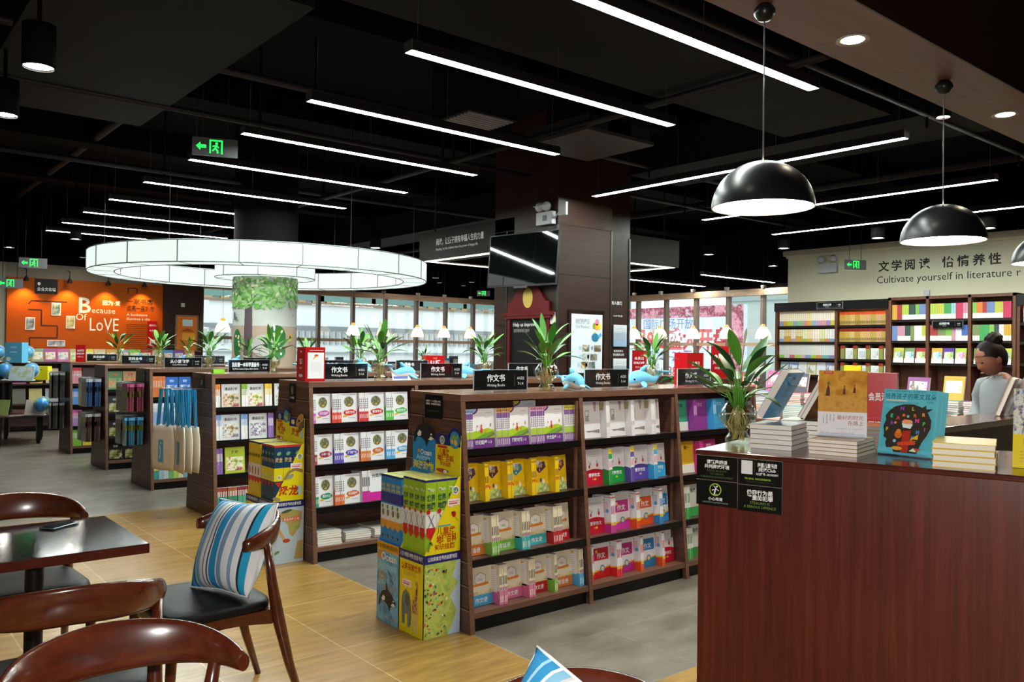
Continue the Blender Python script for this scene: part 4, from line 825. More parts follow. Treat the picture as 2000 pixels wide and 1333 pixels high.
# ---- gondola C: comics
CA = [art('comic%d' % i, c, 34) for i, c in enumerate((['#3a4a3a', '#8a7a5a', '#d8c9b0', '#a8483a', '#4a5a78'], ['#5a6a3a', '#a8b25a', '#e3ddcf', '#b0585a', '#4a3a2f'], ['#48503e', '#a88a6a', '#dcd9d2', '#6a7a8a', '#a04a3a'], ['#2f5a3a', '#e3e3dc', '#6a4a7a', '#d0d6d2', '#4a8a4a']))]
CM = [st_plain('comic_%d' % i, '#c9c9cc', CA[i], None, 0.17, 0.225, 0.011, None, '漫画科学', '#5a4a52') for i in range(4)]
SO, SG, SY, SB, SV = (st_plain('spine_' + n, c, None, c, 0.16, 0.225, 0.0105, b, None, '#efe9df', 0.55) for n, c, b in (('orange', '#d9803a', '#e6e4e2'), ('green', '#88a83a', '#e6e4e2'), ('yellow', '#e0b53a', '#e6e4e2'), ('blue', '#7a9ad0', '#e6e4e2'), ('violet', '#7a5a9a', '#8a6aa8')))
shelf_row(2, SH[0]-.02, 'top shelf', [('S', SO, 'orange and white comic', 2.684, 2.732, 4), ('F', CM[0], 'grey covered comic beside the orange spines'), ('S', SG, 'green and white comic', 2.925, 2.98, 5), ('F', CM[1], 'grey covered comic beside the green spines'), ('S', SY, 'yellow and white comic', 3.145, 3.213, 5), ('F', CM[2], 'grey covered comic beside the yellow spines')], 0.02, 'comic_book', 2.68, 3.42)
shelf_row(2, SH[1], 'second shelf', [('S', SB, 'blue and white comic', 2.687, 2.736, 4), ('F', CM[2], 'grey covered comic beside the blue spines'), ('S', SB, 'second batch of blue and white comic', 2.915, 2.975, 5), ('F', CM[3], 'comic with a white and green cover'), ('S', SV, 'violet comic', 3.17, 3.22, 4)], 0.02, 'comic_book', 2.68, 3.3)
CG = st_plain('comic_green', '#a9b83e', CA[1], None, 0.18, 0.23, 0.011, None, '趣味', '#4a5a1a')
shelf_row(2, SH[2], 'third shelf', [('S', SV, 'violet comic with pale bands', 2.688, 2.743, 5), ('F', CG, 'green covered comic with many animals')], 0.02, 'comic_book', 2.68, 2.955)
MR = [st_plain('mixed_%s' % n, c, None, c, 0.15, 0.15, 0.013, b, None, '#efe9df', 0.5) for n, c, b in (('red', '#a03a34', '#3f9a7a'), ('rust', '#b0583a', '#3f8a6a'), ('wine', '#8a3038', '#58a68a'))]
shelf_row(2, 0.105, 'lowest shelf', [('S', MR[0], 'small red and teal book', 2.69, 2.78, 6), ('S', MR[1], 'small rust and teal book', 2.785, 2.87, 6), ('S', MR[2], 'small wine and teal book', 2.875, 2.99, 8)], 0.02, 'small_book', 2.68, 3.0)
# ---- gondola D
DO, DB = st_plain('d_orange', '#d9763a', None, '#d9763a', 0.17, 0.235, 0.0165, None, None, '#efc9a8'), st_plain('d_blue', '#2f6ac0', art('bluecomic', ['#2a58b0', '#4a86d8', '#e6ecf4', '#c9a23a'], 34), None, 0.16, 0.225, 0.014, None, '奇妙', '#cfe0f4')
DM, DW = st_plain('d_magenta', '#c4307a', art('pinkcomic', ['#b02a6a', '#e07ab0', '#8a9a5a', '#f0d8e4'], 34), None, 0.16, 0.225, 0.014, None, '童话小镇'), st_plain('d_white', '#e2e4e8', art('sketch', ['#b9bcc4', '#e6e8ea', '#8a98a8', '#d8cfc0'], 30), None, 0.16, 0.225, 0.014, None, '科学', '#7a86a0')
DWB, DPU = st_plain('d_whiteblue', '#dfe5ee', None, '#dfe5ee', 0.17, 0.225, 0.0165, '#8aa6d8', None, '#aab6cc', 0.6), st_plain('d_purple', '#9a7ac0', None, '#9a7ac0', 0.16, 0.215, 0.0125, '#a98ccc', None, '#cfbfe4')
shelf_row(3, SH[0]-.015, 'top shelf', [('S', DO, 'fat orange book', 2.684, 2.815, 8), ('F', DB, 'blue comic beside the orange spines', 2.82, 2.955), ('F', DB, 'blue comic beside the end of the tote bags', 2.958, 3.09)], 0.02, 'comic_book', 2.68, 3.09)
shelf_row(3, SH[1], 'second shelf', [('S', DWB, 'white and blue book', 2.684, 2.815, 8), ('F', DW, 'white sketched book')], 0.02, 'comic_book', 2.68, 2.975)
shelf_row(3, SH[2], 'third shelf', [('S', DPU, 'lilac book', 2.684, 2.77, 7), ('F', DM, 'bright magenta book')], 0.02, 'comic_book', 2.68, 2.92)
for i, (c, a) in enumerate((('#d8d03a', 'yellow'), ('#7ab4d8', 'sky blue'), ('#dfe2e6', 'white'), ('#58a86a', 'green'), ('#9ac23a', 'lime'), ('#d8c83a', 'mustard'), ('#a8cbe0', 'pale blue'))):
    s = st_plain('pastel_' + a, c, None, c, 0.15, 0.20, 0.012, ('#4aa49a', '#a8cbe0', '#cfd6dc', '#7ac07a', '#c3d86a', '#e6e4c0', '#8ab8d8')[i], None, '#f0ede4', 0.45)
    shelf_row(3, 0.105, 'bottom shelf', [('S', s, a + ' slim book', 2.688+i*0.05, 2.736+i*0.05, 4)], 0.02, 'slim_book', 2.68, 3.1)
# ---- gondolas E and F
EG, EO, EK = st_plain('e_green', '#4a7a4a', art('e1', ['#3a6a3a', '#7aa05a', '#c05a3a', '#d8d0b0'], 30), None, 0.17, 0.225, 0.014, None, '故事', '#d84a3a'), st_plain('e_orange', '#b0825a', art('e2', ['#a0603a', '#d88a5a', '#6a7a4a', '#e0cfb0'], 30), None, 0.17, 0.225, 0.014, None, '故事', '#b03a2a'), st_plain('e_black', '#211f22', art('e3', ['#151417', '#3a3a30', '#8a8a3a', '#c9bfae', '#201d20'], 26), None, 0.17, 0.21, 0.014, None, '探索', '#d0ccc4')
for z, w, L in ((SH[0], 'top shelf', [(EG, 'green story book'), (EO, 'tan story book'), (EO, 'tan story book beside the packs')]), (SH[1], 'second shelf', [(EK, 'black book with a gold picture'), (EK, 'black book next to it')]), (SH[2], 'third shelf', [(EK, 'black covered book by the end panel'), (EK, 'black covered book by the packs')]), (0.105, 'bottom shelf', [(EK, 'dark book by the end panel'), (EK, 'dark book with pale figure'), (EK, 'dark book under the packs')])):
    for i, (s, d) in enumerate(L): put(s, 'story_book', '%s facing out, %s of %s' % (d, w, GN[4]), None, (2.69+i*0.178, PITCH_Y[4]+ysl(z)+0.05, z+0.001), 0, R(8))
for z, w, c, b, d in ((SH[0], 'top shelf', '#c8303a', '#d88a9a', 'red'), (SH[1], 'second shelf', '#3a78c8', '#5a90d0', 'blue'), (SH[2], 'third shelf', '#d05aa8', '#b08ac8', 'pink'), (0.105, 'bottom shelf', '#78b83a', '#88c04a', 'green')):
    s = st_plain('f_' + d, c, None, c, 0.16, 0.225, 0.014, b, None, '#e0d6da', 0.6)
    shelf_row(5, z, w, [('S', s, d + ' series book', 2.684, 2.80, 8), ('F', st_plain('f2_' + d, '#3a2c2a' if d != 'green' else '#8ab84a', None, None, 0.16, 0.22, 0.014, '#e8d24a', None), 'dark book with yellow foot beside the %s series' % d)], 0.02, 'series_book', 2.68, 2.98)
# ================================================================== ON TOP OF THE GONDOLAS
NEARFR = lambda w: Fr((0, -0.0035, 0), (1, 0, 0), (0, 0, 1), (0, -1, 0))
def name_sign(x, y, z, w, h, zh, en, label, group, rz=0.0, ages=True):
    o = thing('category_sign', label, 'sign', (x, y, z), rz, group)
    m = MB(); m.box(0, -0.003, 0.014, w, 0.0, h, mat('#111010', 0.25)); f = Fr((0, -0.0035, 0.014), (1, 0, 0), (0, 0, 1), (0, -1, 0)); T = mat('#f0efee', 0.5)
    hh = h-0.014
    m.text(f, w*(0.40 if ages else 0.5), hh*0.46, hh*0.30, zh, T, 2, 'C', 0.025, maxw=w*0.66); m.text(f, w*(0.40 if ages else 0.5), hh*0.18, hh*0.15, en, T, 2, 'C', 0, maxw=w*0.62)
    if ages:
        m.rect(f, w*0.755, hh*0.2, w*0.759, hh*0.78, mat('#77787a', 0.5), 2); m.text(f, w*0.875, hh*0.52, hh*0.16, 'AGES', T, 2, 'C', 0, maxw=w*0.15); m.text(f, w*0.875, hh*0.24, hh*0.16, '7-14', T, 2, 'C', 0, maxw=w*0.13)
    m.build('insert', o)
    m = MB(); m.box(-0.004, -0.006, 0, w+0.004, -0.0045, h+0.004, ACRYL); m.box(-0.004, 0.0015, 0, w+0.004, 0.003, h+0.004, ACRYL); m.box(-0.004, -0.03, 0, w+0.004, 0.05, 0.004, ACRYL); m.box(-0.005, -0.006, 0, -0.003, 0.003, h+0.004, mat('#c9ccd0', 0.2)); m.box(w+0.003, -0.006, 0, w+0.005, 0.003, h+0.004, mat('#c9ccd0', 0.2)); m.box(-0.004, -0.006, h+0.003, w+0.004, 0.003, h+0.005, mat('#b9bcc0', 0.2)); m.build('acrylic_stand', o)
    return o
TZ = TOPZ + 0.001
def gtop(i, dx=0.0): return PITCH_Y[i]+0.20
WB = ('作文书', 'Writing Books')
for x, w, l in ((2.80, 0.385, 'at the panel end'), (3.665, 0.395, 'between the two plush dolphins'), (4.565, 0.36, 'by the counter plant')):
    name_sign(x, 3.70, TZ, w, 0.125, *WB, 'black Writing Books sign %s on the gondola by the counter' % l, 'Writing Books signs')
for x, w, l in ((2.775, 0.385, 'behind the red box standee'), (3.645, 0.395, 'between plush dolphins'), (4.54, 0.37, 'before the blackboard')):
    name_sign(x, 5.51, TZ, w, 0.125, *WB, 'black Writing Books sign %s on the dinosaur-display gondola' % l, 'Writing Books signs')
name_sign(2.83, 7.40, TZ, 0.385, 0.12, '我的第一本科学漫画书', 'My First Comic Science Book Series', 'black comic science sign with a long Chinese title above the tote bags', 'category signs')
name_sign(3.70, 7.40, TZ, 0.39, 0.12, '作文书', 'Writing Books', 'black category sign half hidden behind the Writing Books sign with no plant', 'category signs')
name_sign(4.60, 7.42, TZ, 0.39, 0.12, '漫画书', 'Comic Books', 'black category sign behind a plush dolphin and below the red 51 box', 'category signs')
name_sign(2.83, 9.22, TZ, 0.39, 0.115, '从小爱数学', 'I Love Mathematics', 'black mathematics sign on the gondola with coloured packs', 'category signs')
name_sign(3.70, 9.24, TZ, 0.39, 0.115, '百科', 'Encyclopedia', 'black category sign behind the comic science sign', 'category signs')
name_sign(2.86, 10.98, TZ, 0.39, 0.115, '百科全书', 'Encyclopedia', 'black encyclopedia sign on the gondola with blue bags', 'category signs')
name_sign(3.75, 10.99, TZ, 0.39, 0.115, '百科', 'Science', 'black category sign peeping out behind the mathematics sign', 'category signs')
name_sign(2.88, 12.83, TZ, 0.39, 0.11, '英语启蒙', 'English', 'black sign on the gondola closest to the orange wall', 'category signs')

# ---- peace lilies in vases
LG = [mat('#3f7a2a', 0.38), mat('#2c5f22', 0.38), mat('#55902f', 0.38), mat('#1f4a1c', 0.38), mat('#7a9a58', 0.42)]
def leaf(m, base, az, lng, wid, rise, droop, mm, fold=0.25):
    d = Vector((math.cos(az), math.sin(az), 0)); s = Vector((-d.y, d.x, 0)); base = Vector(base)
    n = 7; L, Cn, Rg = [], [], []
    for i in range(n+1):
        t = i/n; p = base + d*(lng*t*math.cos(rise)*(1-0.12*t)) + Vector((0, 0, lng*(math.sin(rise)*t - droop*t*t)))
        w = wid*(math.sin(math.pi*min(1, t*0.93+0.05))**0.8)*(1-0.35*t) if t < 1 else 0.0008
        up = Vector((0, 0, fold*w)); L.append(p+s*w+up); Cn.append(p); Rg.append(p-s*w+up)
    b = len(m.v); m.v += [tuple(q) for tr in zip(L, Cn, Rg) for q in tr]; mi = m._m(mm)
    for i in range(n):
        for j in (0, 1):
            a = b+i*3+j; m.f.append((a, a+1, a+4, a+3)); m.mi.append(mi); m.sm.append(True)
def vase_profile(s):
    return [(0.045*s, 0.0), (0.052*s, 0.012*s), (0.046*s, 0.028*s), (0.035*s, 0.042*s), (0.038*s, 0.055*s), (0.055*s, 0.068*s), (0.070*s, 0.088*s), (0.0745*s, 0.108*s), (0.070*s, 0.130*s), (0.058*s, 0.150*s), (0.046*s, 0.161*s), (0.048*s, 0.168*s)]
def lily(x, y, z, seed, label, s=1.0, H=0.24, n=22, flower=True, spread=1.0, big=False, dirs=None):
    rg = random.Random(seed); o = thing('vase_plant', label, 'plant', (x, y, z), group='peace lilies in glass vases')
    m = MB(); m.lathe(vase_profile(s), VASEG, 28); m.lathe([(0.001, 0.002), (0.045*s, 0.002)], VASEG, 28); v = m.build('vase', o)
    pr = [(r*0.94, zz) for r, zz in vase_profile(s) if zz < 0.12*s]; pr[0] = (pr[0][0], 0.006*s); m = MB(); m.lathe(pr + [(0.066*s, 0.118*s), (0.001, 0.118*s)], WATER, 24); m.build('water', v)
    m = MB(); RT = [mat('#c9b983', 0.6), mat('#a8975e', 0.6), mat('#dccf9f', 0.6)]
    for i in range(34):
        a = rg.uniform(0, 6.28); q = rg.uniform(0.004, 0.026)*s; p = [(q*0.7*math.cos(a), q*0.7*math.sin(a), 0.15*s)]
        for k in range(1, 5):
            a += rg.uniform(-0.7, 0.7); q2 = min(0.045*s, q*(1+0.5*k)) if k < 3 else 0.024*s; p.append((q2*math.cos(a), q2*math.sin(a), 0.15*s-k*0.034*s))
        m.tube(p, 0.0016*s, RT[i % 3], 4, False)
    m.build('roots', o)
    m = MB(); top = 0.15*s
    for i in range(n):
        az = i*2.399+rg.uniform(-0.35, 0.35); f = i/n
        rise = R(84-46*f+rg.uniform(-9, 9)); st = H*(0.66-0.40*f+rg.uniform(-0.08, 0.08)); lng = H*rg.uniform(0.55, 0.80)*(1.15-0.2*f)*spread
        wd = rg.uniform(0.024, 0.036)*(1.25 if big and i < 8 else 1.0)*(1-0.3*f)*s*H/0.23
        b0 = Vector((0.014*math.cos(az), 0.014*math.sin(az), top-0.02)); d = Vector((math.cos(az), math.sin(az), 0))
        b1 = b0+d*(st*math.cos(rise)*spread)+Vector((0, 0, st*math.sin(rise)+0.02)); bm_ = b0.lerp(b1, 0.5)-d*(0.06*st)+Vector((0, 0, 0.02))
        m.tube([b0, bm_, b1], [0.0026*s, 0.0022*s, 0.0016*s], LG[2], 5, False)
        leaf(m, b1, az+rg.uniform(-0.5, 0.5), lng, wd, rise-R(rg.uniform(8, 40)), rg.uniform(0.05, 0.35), LG[rg.choice((0, 0, 1, 2, 2, 3) if f < 0.75 else (1, 0, 4, 2, 4))], 0.35)
    m.build('foliage', o)
    if flower:
        m = MB(); a = rg.uniform(0, 6.28); P = [(0, 0, top), (0.02*math.cos(a), 0.02*math.sin(a), top+H*0.6), (0.045*math.cos(a), 0.045*math.sin(a), top+H*1.05)]
        m.tube(P, 0.002*s, LG[2], 5, False); leaf(m, P[2], a+0.5, 0.07*s, 0.012*s, R(80), 0.05, mat('#e6e6c8', 0.5), 0.8); m.build('flower', o)
    return o
lily(3.39, 3.75, TZ, 1, 'peace lily in a glass vase before the red blackboard frame', 1.0, 0.23, 22)
lily(4.39, 3.78, TZ, 2, 'peace lily in a glass vase behind the tail of the reclining plush dolphin', 0.98, 0.20, 22)
lily(3.33, 5.60, TZ, 3, 'tall peace lily in a glass vase beside the red standee gondola sign', 0.98, 0.24, 22)
lily(4.36, 5.62, TZ, 4, 'peace lily in a glass vase before the end of the window band', 0.95, 0.23, 22, False)
lily(3.29, 7.50, TZ, 5, 'peace lily in a glass vase directly behind the red box standee', 0.95, 0.24, 20)
lily(3.62, 7.45, TZ, 6, 'small peace lily peeping out beside the red box standee', 0.9, 0.19, 14, False)
lily(4.22, 7.50, TZ, 7, 'peace lily standing one gondola behind the tall peace lily', 0.95, 0.25, 18, False)
lily(5.03, 7.55, TZ, 18, 'low peace lily behind the red 51 box', 0.8, 0.14, 10, False)
lily(3.34, 9.32, TZ, 8, 'peace lily with spreading leaves beside the mathematics sign', 0.95, 0.27, 20, False, 1.1)
lily(3.80, 9.36, TZ, 9, 'peace lily in front of the mural column', 0.9, 0.20, 14, False)
lily(3.34, 11.1, TZ, 10, 'peace lily before the dark pier beside the encyclopedia sign', 0.95, 0.26, 18, False)
lily(3.75, 11.2, TZ, 20, 'peace lily half hidden behind the spreading one', 0.9, 0.2, 12, False)
lily(3.34, 12.95, TZ, 11, 'peace lily with arching leaves before the orange wall', 0.9, 0.30, 16, False, 1.1)
# ---- plush dolphins
DBL, DWH = mat('#6cb6dc', 0.9), mat('#e3dedd', 0.9)
def dolphin(x, y, z, rz, label, s=1.0, curl=0.25, tilt=0.0):
    o = thing('plush_dolphin', label, 'plush toy', (x, y, z), rz, 'plush dolphins on the gondola tops')
    # head towards -x, tail towards +x
    prof = [(-0.135, 0.010, 0.030), (-0.128, 0.022, 0.034), (-0.105, 0.040, 0.044), (-0.07, 0.052, 0.054), (-0.03, 0.056, 0.058), (0.02, 0.050, 0.054), (0.07, 0.038, 0.046), (0.11, 0.025, 0.042+0.02*curl), (0.145, 0.014, 0.045+0.09*curl), (0.165, 0.010, 0.05+0.14*curl)]
    rs = []; n = 18
    for px, r, pz in prof: rs.append([Vector((px*s, r*s*0.95*math.cos(2*math.pi*j/n), (pz+r*math.sin(2*math.pi*j/n))*s)) for j in range(n)])
    m = MB(); m.rings(rs, DBL, True, True, True, lambda i, j: DWH if 10 <= j <= 17 and 1 <= i else DBL); m.build('body', o)
    m = MB(); m.ball((-0.137*s, 0, 0.026*s), (0.03*s, 0.018*s, 0.012*s), DWH, 12, 8); m.build('snout', o)
    m = MB(); m.rings([[Vector((q[0]*s, q[1]*s, q[2]*s)) for q in ((-0.02, -0.012, 0.10), (0.025, -0.012, 0.098), (0.025, 0.012, 0.098), (-0.02, 0.012, 0.10))], [Vector((q[0]*s, q[1]*s, q[2]*s)) for q in ((0.0, -0.009, 0.128), (0.034, -0.007, 0.122), (0.034, 0.007, 0.122), (0.0, 0.009, 0.128))], [Vector((q[0]*s, q[1]*s, q[2]*s)) for q in ((0.026, -0.004, 0.145), (0.044, -0.004, 0.140), (0.044, 0.004, 0.140), (0.026, 0.004, 0.145))]], DBL); m.build('dorsal_fin', o)
    for sg in (-1, 1):
        M = Matrix.Rotation(sg*R(38), 4, 'X') @ Matrix.Rotation(R(28), 4, 'Z' if sg < 0 else 'Z')
        m = MB(); m.ball((-0.045*s, sg*0.068*s, 0.026*s), (0.022*s, 0.042*s, 0.009*s), DBL, 12, 8, Matrix.Rotation(sg*R(-32), 3, 'X') @ Matrix.Rotation(sg*R(35), 3, 'Z')); m.build('flipper', o)
        m = MB(); m.ball((-0.098*s, sg*0.036*s, 0.056*s), 0.0075*s, BLACK, 10, 8); m.build('eye', o)
    m = MB()
    for sg in (-1, 1): m.ball((0.185*s, sg*0.03*s, (0.052+0.15*curl)*s), (0.022*s, 0.04*s, 0.008*s), DBL, 12, 8, Matrix.Rotation(sg*R(-25), 3, 'Z'))
    m.build('tail_fluke', o)
    return o
dolphin(3.60, 3.74, TZ, R(72), 'pale blue plush dolphin facing outward beside the vase, gondola by the counter', 0.95, 0.2)
dolphin(4.24, 3.74, TZ, R(-4), 'pale blue plush dolphin lying beside the Writing Books sign, its tail by the vase', 1.05, 0.35)
dolphin(3.53, 5.58, TZ, R(190), 'pale blue plush dolphin with its head to the Writing Books sign, dinosaur-display gondola', 0.95, 0.45)
dolphin(4.13, 5.58, TZ, R(-8), 'pale blue plush dolphin peeking out behind the first Writing Books sign', 1.0, 0.15)
dolphin(3.66, 7.38, TZ, R(170), 'plush dolphin half hidden by the red box standee', 1.0, 0.2)
dolphin(4.17, 7.40, TZ, R(185), 'plush dolphin tucked behind the tall peace lily', 1.0, 0.2)
dolphin(3.62, 9.22, TZ, R(20), 'plush dolphin over the comic science sign', 1.0, 0.2)
dolphin(3.62, 11.05, TZ, R(10), 'plush dolphin between the encyclopedia and mathematics signs', 0.9, 0.2)
dolphin(3.60, 12.9, TZ, R(10), 'plush dolphin peeping over the encyclopedia sign', 0.9, 0.2)
# ---- red standees
RED = mat('#b8141a', 0.25); RED2 = mat('#c8242a', 0.25)
def standee(x, y, z, w, d, h, rz, label, kind):
    o = thing('promo_box', label, 'display box', (x, y, z), rz, 'red promotion boxes')
    m = MB(); m.box(0, 0, 0, w, d, h, RED); m.build('carton', o)
    m = MB(); f = Fr((0, 0, 0), (1, 0, 0), (0, 0, 1), (0, -1, 0)); g = Fr((0, d, 0), (0, -1, 0), (0, 0, 1), (-1, 0, 0))
    if kind == 'form':
        m.rect(f, w*.12, h*.08, w*.94, h*.84, GLOSSW); m.rect(f, w*.2, h*.9, w*.9, h*.915, WHITE, 2); m.poly(f, [(w*.35, h*.62), (w*.5, h*.78), (w*.62, h*.74)], mat('#e3c33a', 0.4), 3); m.ell(f, w*.55, h*.76, w*.1, h*.03, mat('#c83a2a', 0.4), 4)
        for i in range(8): m.rect(f, w*.25, h*(.3+.035*i), w*.8, h*(.305+.035*i), mat('#c9cacc', 0.5), 2)
        m.text(g, d*.5, h*.50, h*.16, '51', WHITE, 2, 'C', 0.03, maxw=d*.7); m.text(g, d*.5, h*.36, h*.05, '读书卡', WHITE, 2, 'C', maxw=d*.7); m.text(g, d*.5, h*.84, h*.05, '集赞', WHITE, 2, 'C', maxw=d*.6); m.ell(g, d*.5, h*.16, d*.25, h*.05, mat('#d9c3c5', 0.4), 2)
    elif kind == '51':
        m.text(f, w*.5, h*.42, h*.26, '51折', WHITE, 2, 'C', 0.03, maxw=w*.84); m.text(f, w*.5, h*.78, h*.1, '会员', mat('#f0c0a0', 0.4), 2, 'C', maxw=w*.6); m.text(f, w*.5, h*.2, h*.08, '开业盛惠', WHITE, 2, 'C', maxw=w*.7)
    elif kind == 'club':
        m.text(f, w*.5, h*.62, h*.09, '会员活动', WHITE, 2, 'C', 0.02, maxw=w*.8); m.rect(f, 0, h*.36, w, h*.365, mat('#d86a6a', 0.4), 2); m.text(f, w*.5, h*.24, h*.07, '阅读Club', WHITE, 2, 'C', 0.02, maxw=w*.8); m.text(f, w*.5, h*.14, h*.06, '383385897', WHITE, 2, 'C', 0.02, maxw=w*.8)
    else:
        m.text(f, w*.5, h*.62, h*.10, '会员日', WHITE, 2, 'C', 0.02, maxw=w*.7); m.text(f, w*.5, h*.44, h*.10, '30%OFF', WHITE, 2, 'C', 0.02, maxw=w*.8); m.text(f, w*.5, h*.28, h*.06, '阅读Club', WHITE, 2, 'C', maxw=w*.7)
    m.build('print', o); return o
standee(2.555+0.1, 5.50, TZ, 0.15, 0.16, 0.245, R(-4), 'red box standee with white form and 51 on the panel end of the dinosaur-display gondola', 'form')
standee(5.02, 7.50, TZ, 0.22, 0.12, 0.175, R(-12), 'red box with big white 51 on the tote bag gondola', '51')
standee(4.86, 3.85, TZ, 0.19, 0.12, 0.24, 0, 'red promotion box behind the counter plant', 'x')
standee(2.74, 12.85, TZ, 0.12, 0.1, 0.24, R(-20), 'red promotion box next to the globe stand on the gondola by the orange wall', 'x')
o = thing('table_card', 'small white and blue card leaning by the vase on the dinosaur-display gondola', 'card', (3.40, 5.53, TZ)); m = MB(); M = Matrix.Rotation(R(-20), 4, 'X'); m.box(0, 0, 0, 0.17, 0.003, 0.075, mat('#dfe3ee', 0.4), M); m.box(0.01, -0.001, 0.008, 0.14, 0.0, 0.03, mat('#5a68b8', 0.4), M); m.build('card_face', o)
m = MB(); m.box(0, 0, 0, 0.1, 0.06, 0.035, mat('#8ac83a', 0.4)); tag(m.build('small_box', None, (2.70, 7.42, TZ)), 'tiny lime green box at the end of the tote bag gondola', 'box')
# ---- little black notices on the end panels
def end_sign(gi, dy, z, w, h, lines, label, icon=False):
    y = PITCH_Y[gi]; o = thing('notice_plate', label, 'sign', (GX-0.0035, y+dy, z), 0, 'black notice plates on the end panels')
    m = MB(); m.box(-0.003, -w, 0, 0.0, 0, h, mat('#0f0f10', 0.3)); f = Fr((-0.0035, 0, 0), (0, -1, 0), (0, 0, 1), (-1, 0, 0))
    for i, (t, hh, yy, c) in enumerate(lines): m.text(f, w*.5, h*yy, h*hh, t, mat(c, 0.5), 2, 'C', 0.015, maxw=w*.86)
    if icon: m.ell(f, w*.5, h*.65, w*.17, h*.22, mat('#8aa05a', 0.5), 1, 20); m.ell(f, w*.5, h*.65, w*.13, h*.18, mat('#0f0f10', 0.3), 2, 20); m.line(f, [(w*.5, h*.76), (w*.46, h*.66), (w*.54, h*.54)], w*.05, WHITE, 3)
    m.build('plate', o)
end_sign(0, 0.45, 1.115, 0.17, 0.13, [('文明阅读，每一次翻阅的一本书，', .075, .70, '#e8e8e8'), ('轻拿轻放，书本都是我们的朋友。', .075, .58, '#e8e8e8'), ('PLEASE HANDLE BOOKS GENTLY', .045, .30, '#57653a')], 'black notice plate with two white Chinese lines above the ocean map display')
end_sign(1, 0.42, 1.10, 0.10, 0.14, [('小心地滑', .09, .22, '#e8e8e8')], 'black notice plate with a slipping figure above the dinosaur display', True)
end_sign(2, 0.40, 1.12, 0.10, 0.12, [('请勿', .14, .5, '#c8c8c8'), ('奔跑', .14, .3, '#c8c8c8')], 'black notice plate above the tote bags')
end_sign(3, 0.36, 1.12, 0.10, 0.12, [('安静', .14, .45, '#c8c8c8')], 'black notice plate above the coloured packs')

# ================================================================== CARDBOARD MAP DISPLAYS
NAVY = mat('#262a70', 0.35)
def product_box(m, x0, y0, z0, x1, y1, z1, c1, c2, c3, cap): m.box(x0, y0, z0, x1, y1, z1, mat(c1, 0.3))
def carton_unit(o, y0, y1, xa, xb, base, side_art, front_fn, side_fn, H=0.82):
    """tray carton: open sloped front, front faces -x, side faces -y"""
    m = MB(); zc = 0.435
    m.prism([(xa, y0, 0), (xb, y0, 0), (xb, y0, H+0.005), (xb-0.02, y0, H), (xa+0.005, y0, zc), (xa, y0, zc)], (0, 0.004, 0), base)
    m.prism([(xa, y1-0.004, 0), (xb, y1-0.004, 0), (xb, y1-0.004, H+0.005), (xb-0.02, y1-0.004, H), (xa+0.005, y1-0.004, zc), (xa, y1-0.004, zc)], (0, 0.004, 0), base)
    m.box(xa, y0, 0, xa+0.004, y1, zc, base); m.box(xb-0.004, y0, 0, xb, y1, H, base); m.box(xa, y0, 0.40, xb, y1, 0.404, base)
    if front_fn: front_fn(m, Fr((xa, y1, 0), (0, -1, 0), (0, 0, 1), (-1, 0, 0)), y1-y0)
    if side_fn: side_fn(m, Fr((xa, y0, 0), (1, 0, 0), (0, 0, 1), (0, -1, 0)), xb-xa)
    return m.build('tray', o)
def map_boxes(xa, xb, y0, y1, z, H, ny, nx, draw, label, group, cat='map box'):
    sy, sx = (y1-y0-0.012)/ny, (xb-xa-0.012)/nx
    src = None
    for j in range(nx):
        for i in range(ny):
            nm = 'row %d from the open face' % (j+1)
            if src is None:
                m = MB(); draw(m, sx*0.97, sy*0.97, H); src = m.mesh('map_box')
            o = link('map_box', src, None, (xa+0.006+j*sx, y0+0.006+i*sy, z))
            tag(o, label, cat, group)
def elephant(m, f, x, y, s):
    G, G2 = mat('#7c8078', 0.4), mat('#5c6059', 0.4)
    m.poly(f, [(x, y+.62*s), (x+.06*s, y+.82*s), (x+.2*s, y+.92*s), (x+.36*s, y+.84*s), (x+.42*s, y+.66*s), (x+.42*s, y+.3*s), (x+.4*s, y), (x+.28*s, y), (x+.27*s, y+.3*s), (x+.17*s, y+.3*s), (x+.15*s, y+.03*s), (x+.03*s, y+.03*s), (x, y+.35*s)], G, 2)
    m.ell(f, x+.27*s, y+.66*s, .11*s, .16*s, G2, 3, 14); m.line(f, [(x+.40*s, y+.62*s), (x+.43*s, y+.35*s), (x+.41*s, y+.06*s)], .05*s, mat('#6d7169', 0.4), 3); m.line(f, [(x+.1*s, y+.55*s), (x+.1*s, y+.1*s)], .03*s, G2, 3)
def giraffe(m, f, x, y, s):
    G = mat('#c99a5a', 0.4); K = mat('#7a4a26', 0.4)
    for dx in (0, .07, .16, .22): m.line(f, [(x+dx*s, y+.55*s), (x+dx*s, y)], .035*s, mat('#d8c39a', 0.4), 2)
    m.poly(f, [(x-.03*s, y+.5*s), (x-.03*s, y+.74*s), (x+.05*s, y+.84*s), (x+.16*s, y+1.25*s), (x+.25*s, y+1.25*s), (x+.23*s, y+.8*s), (x+.26*s, y+.5*s)], G, 3)
    m.ell(f, x+.2*s, y+1.31*s, .08*s, .05*s, G, 4, 10, -0.5); m.line(f, [(x+.16*s, y+1.33*s), (x+.14*s, y+1.41*s)], .02*s, K, 4); m.line(f, [(x+.22*s, y+1.33*s), (x+.22*s, y+1.41*s)], .02*s, K, 4)
    rg = random.Random(4)
    for i in range(34):
        t = rg.random(); m.ell(f, x+(rg.uniform(0, .22) if t < .5 else .12+.11*t*rg.uniform(.8, 1.0))*s, y+(.52+.72*t)*s, .021*s, .026*s, K, 5, 6)
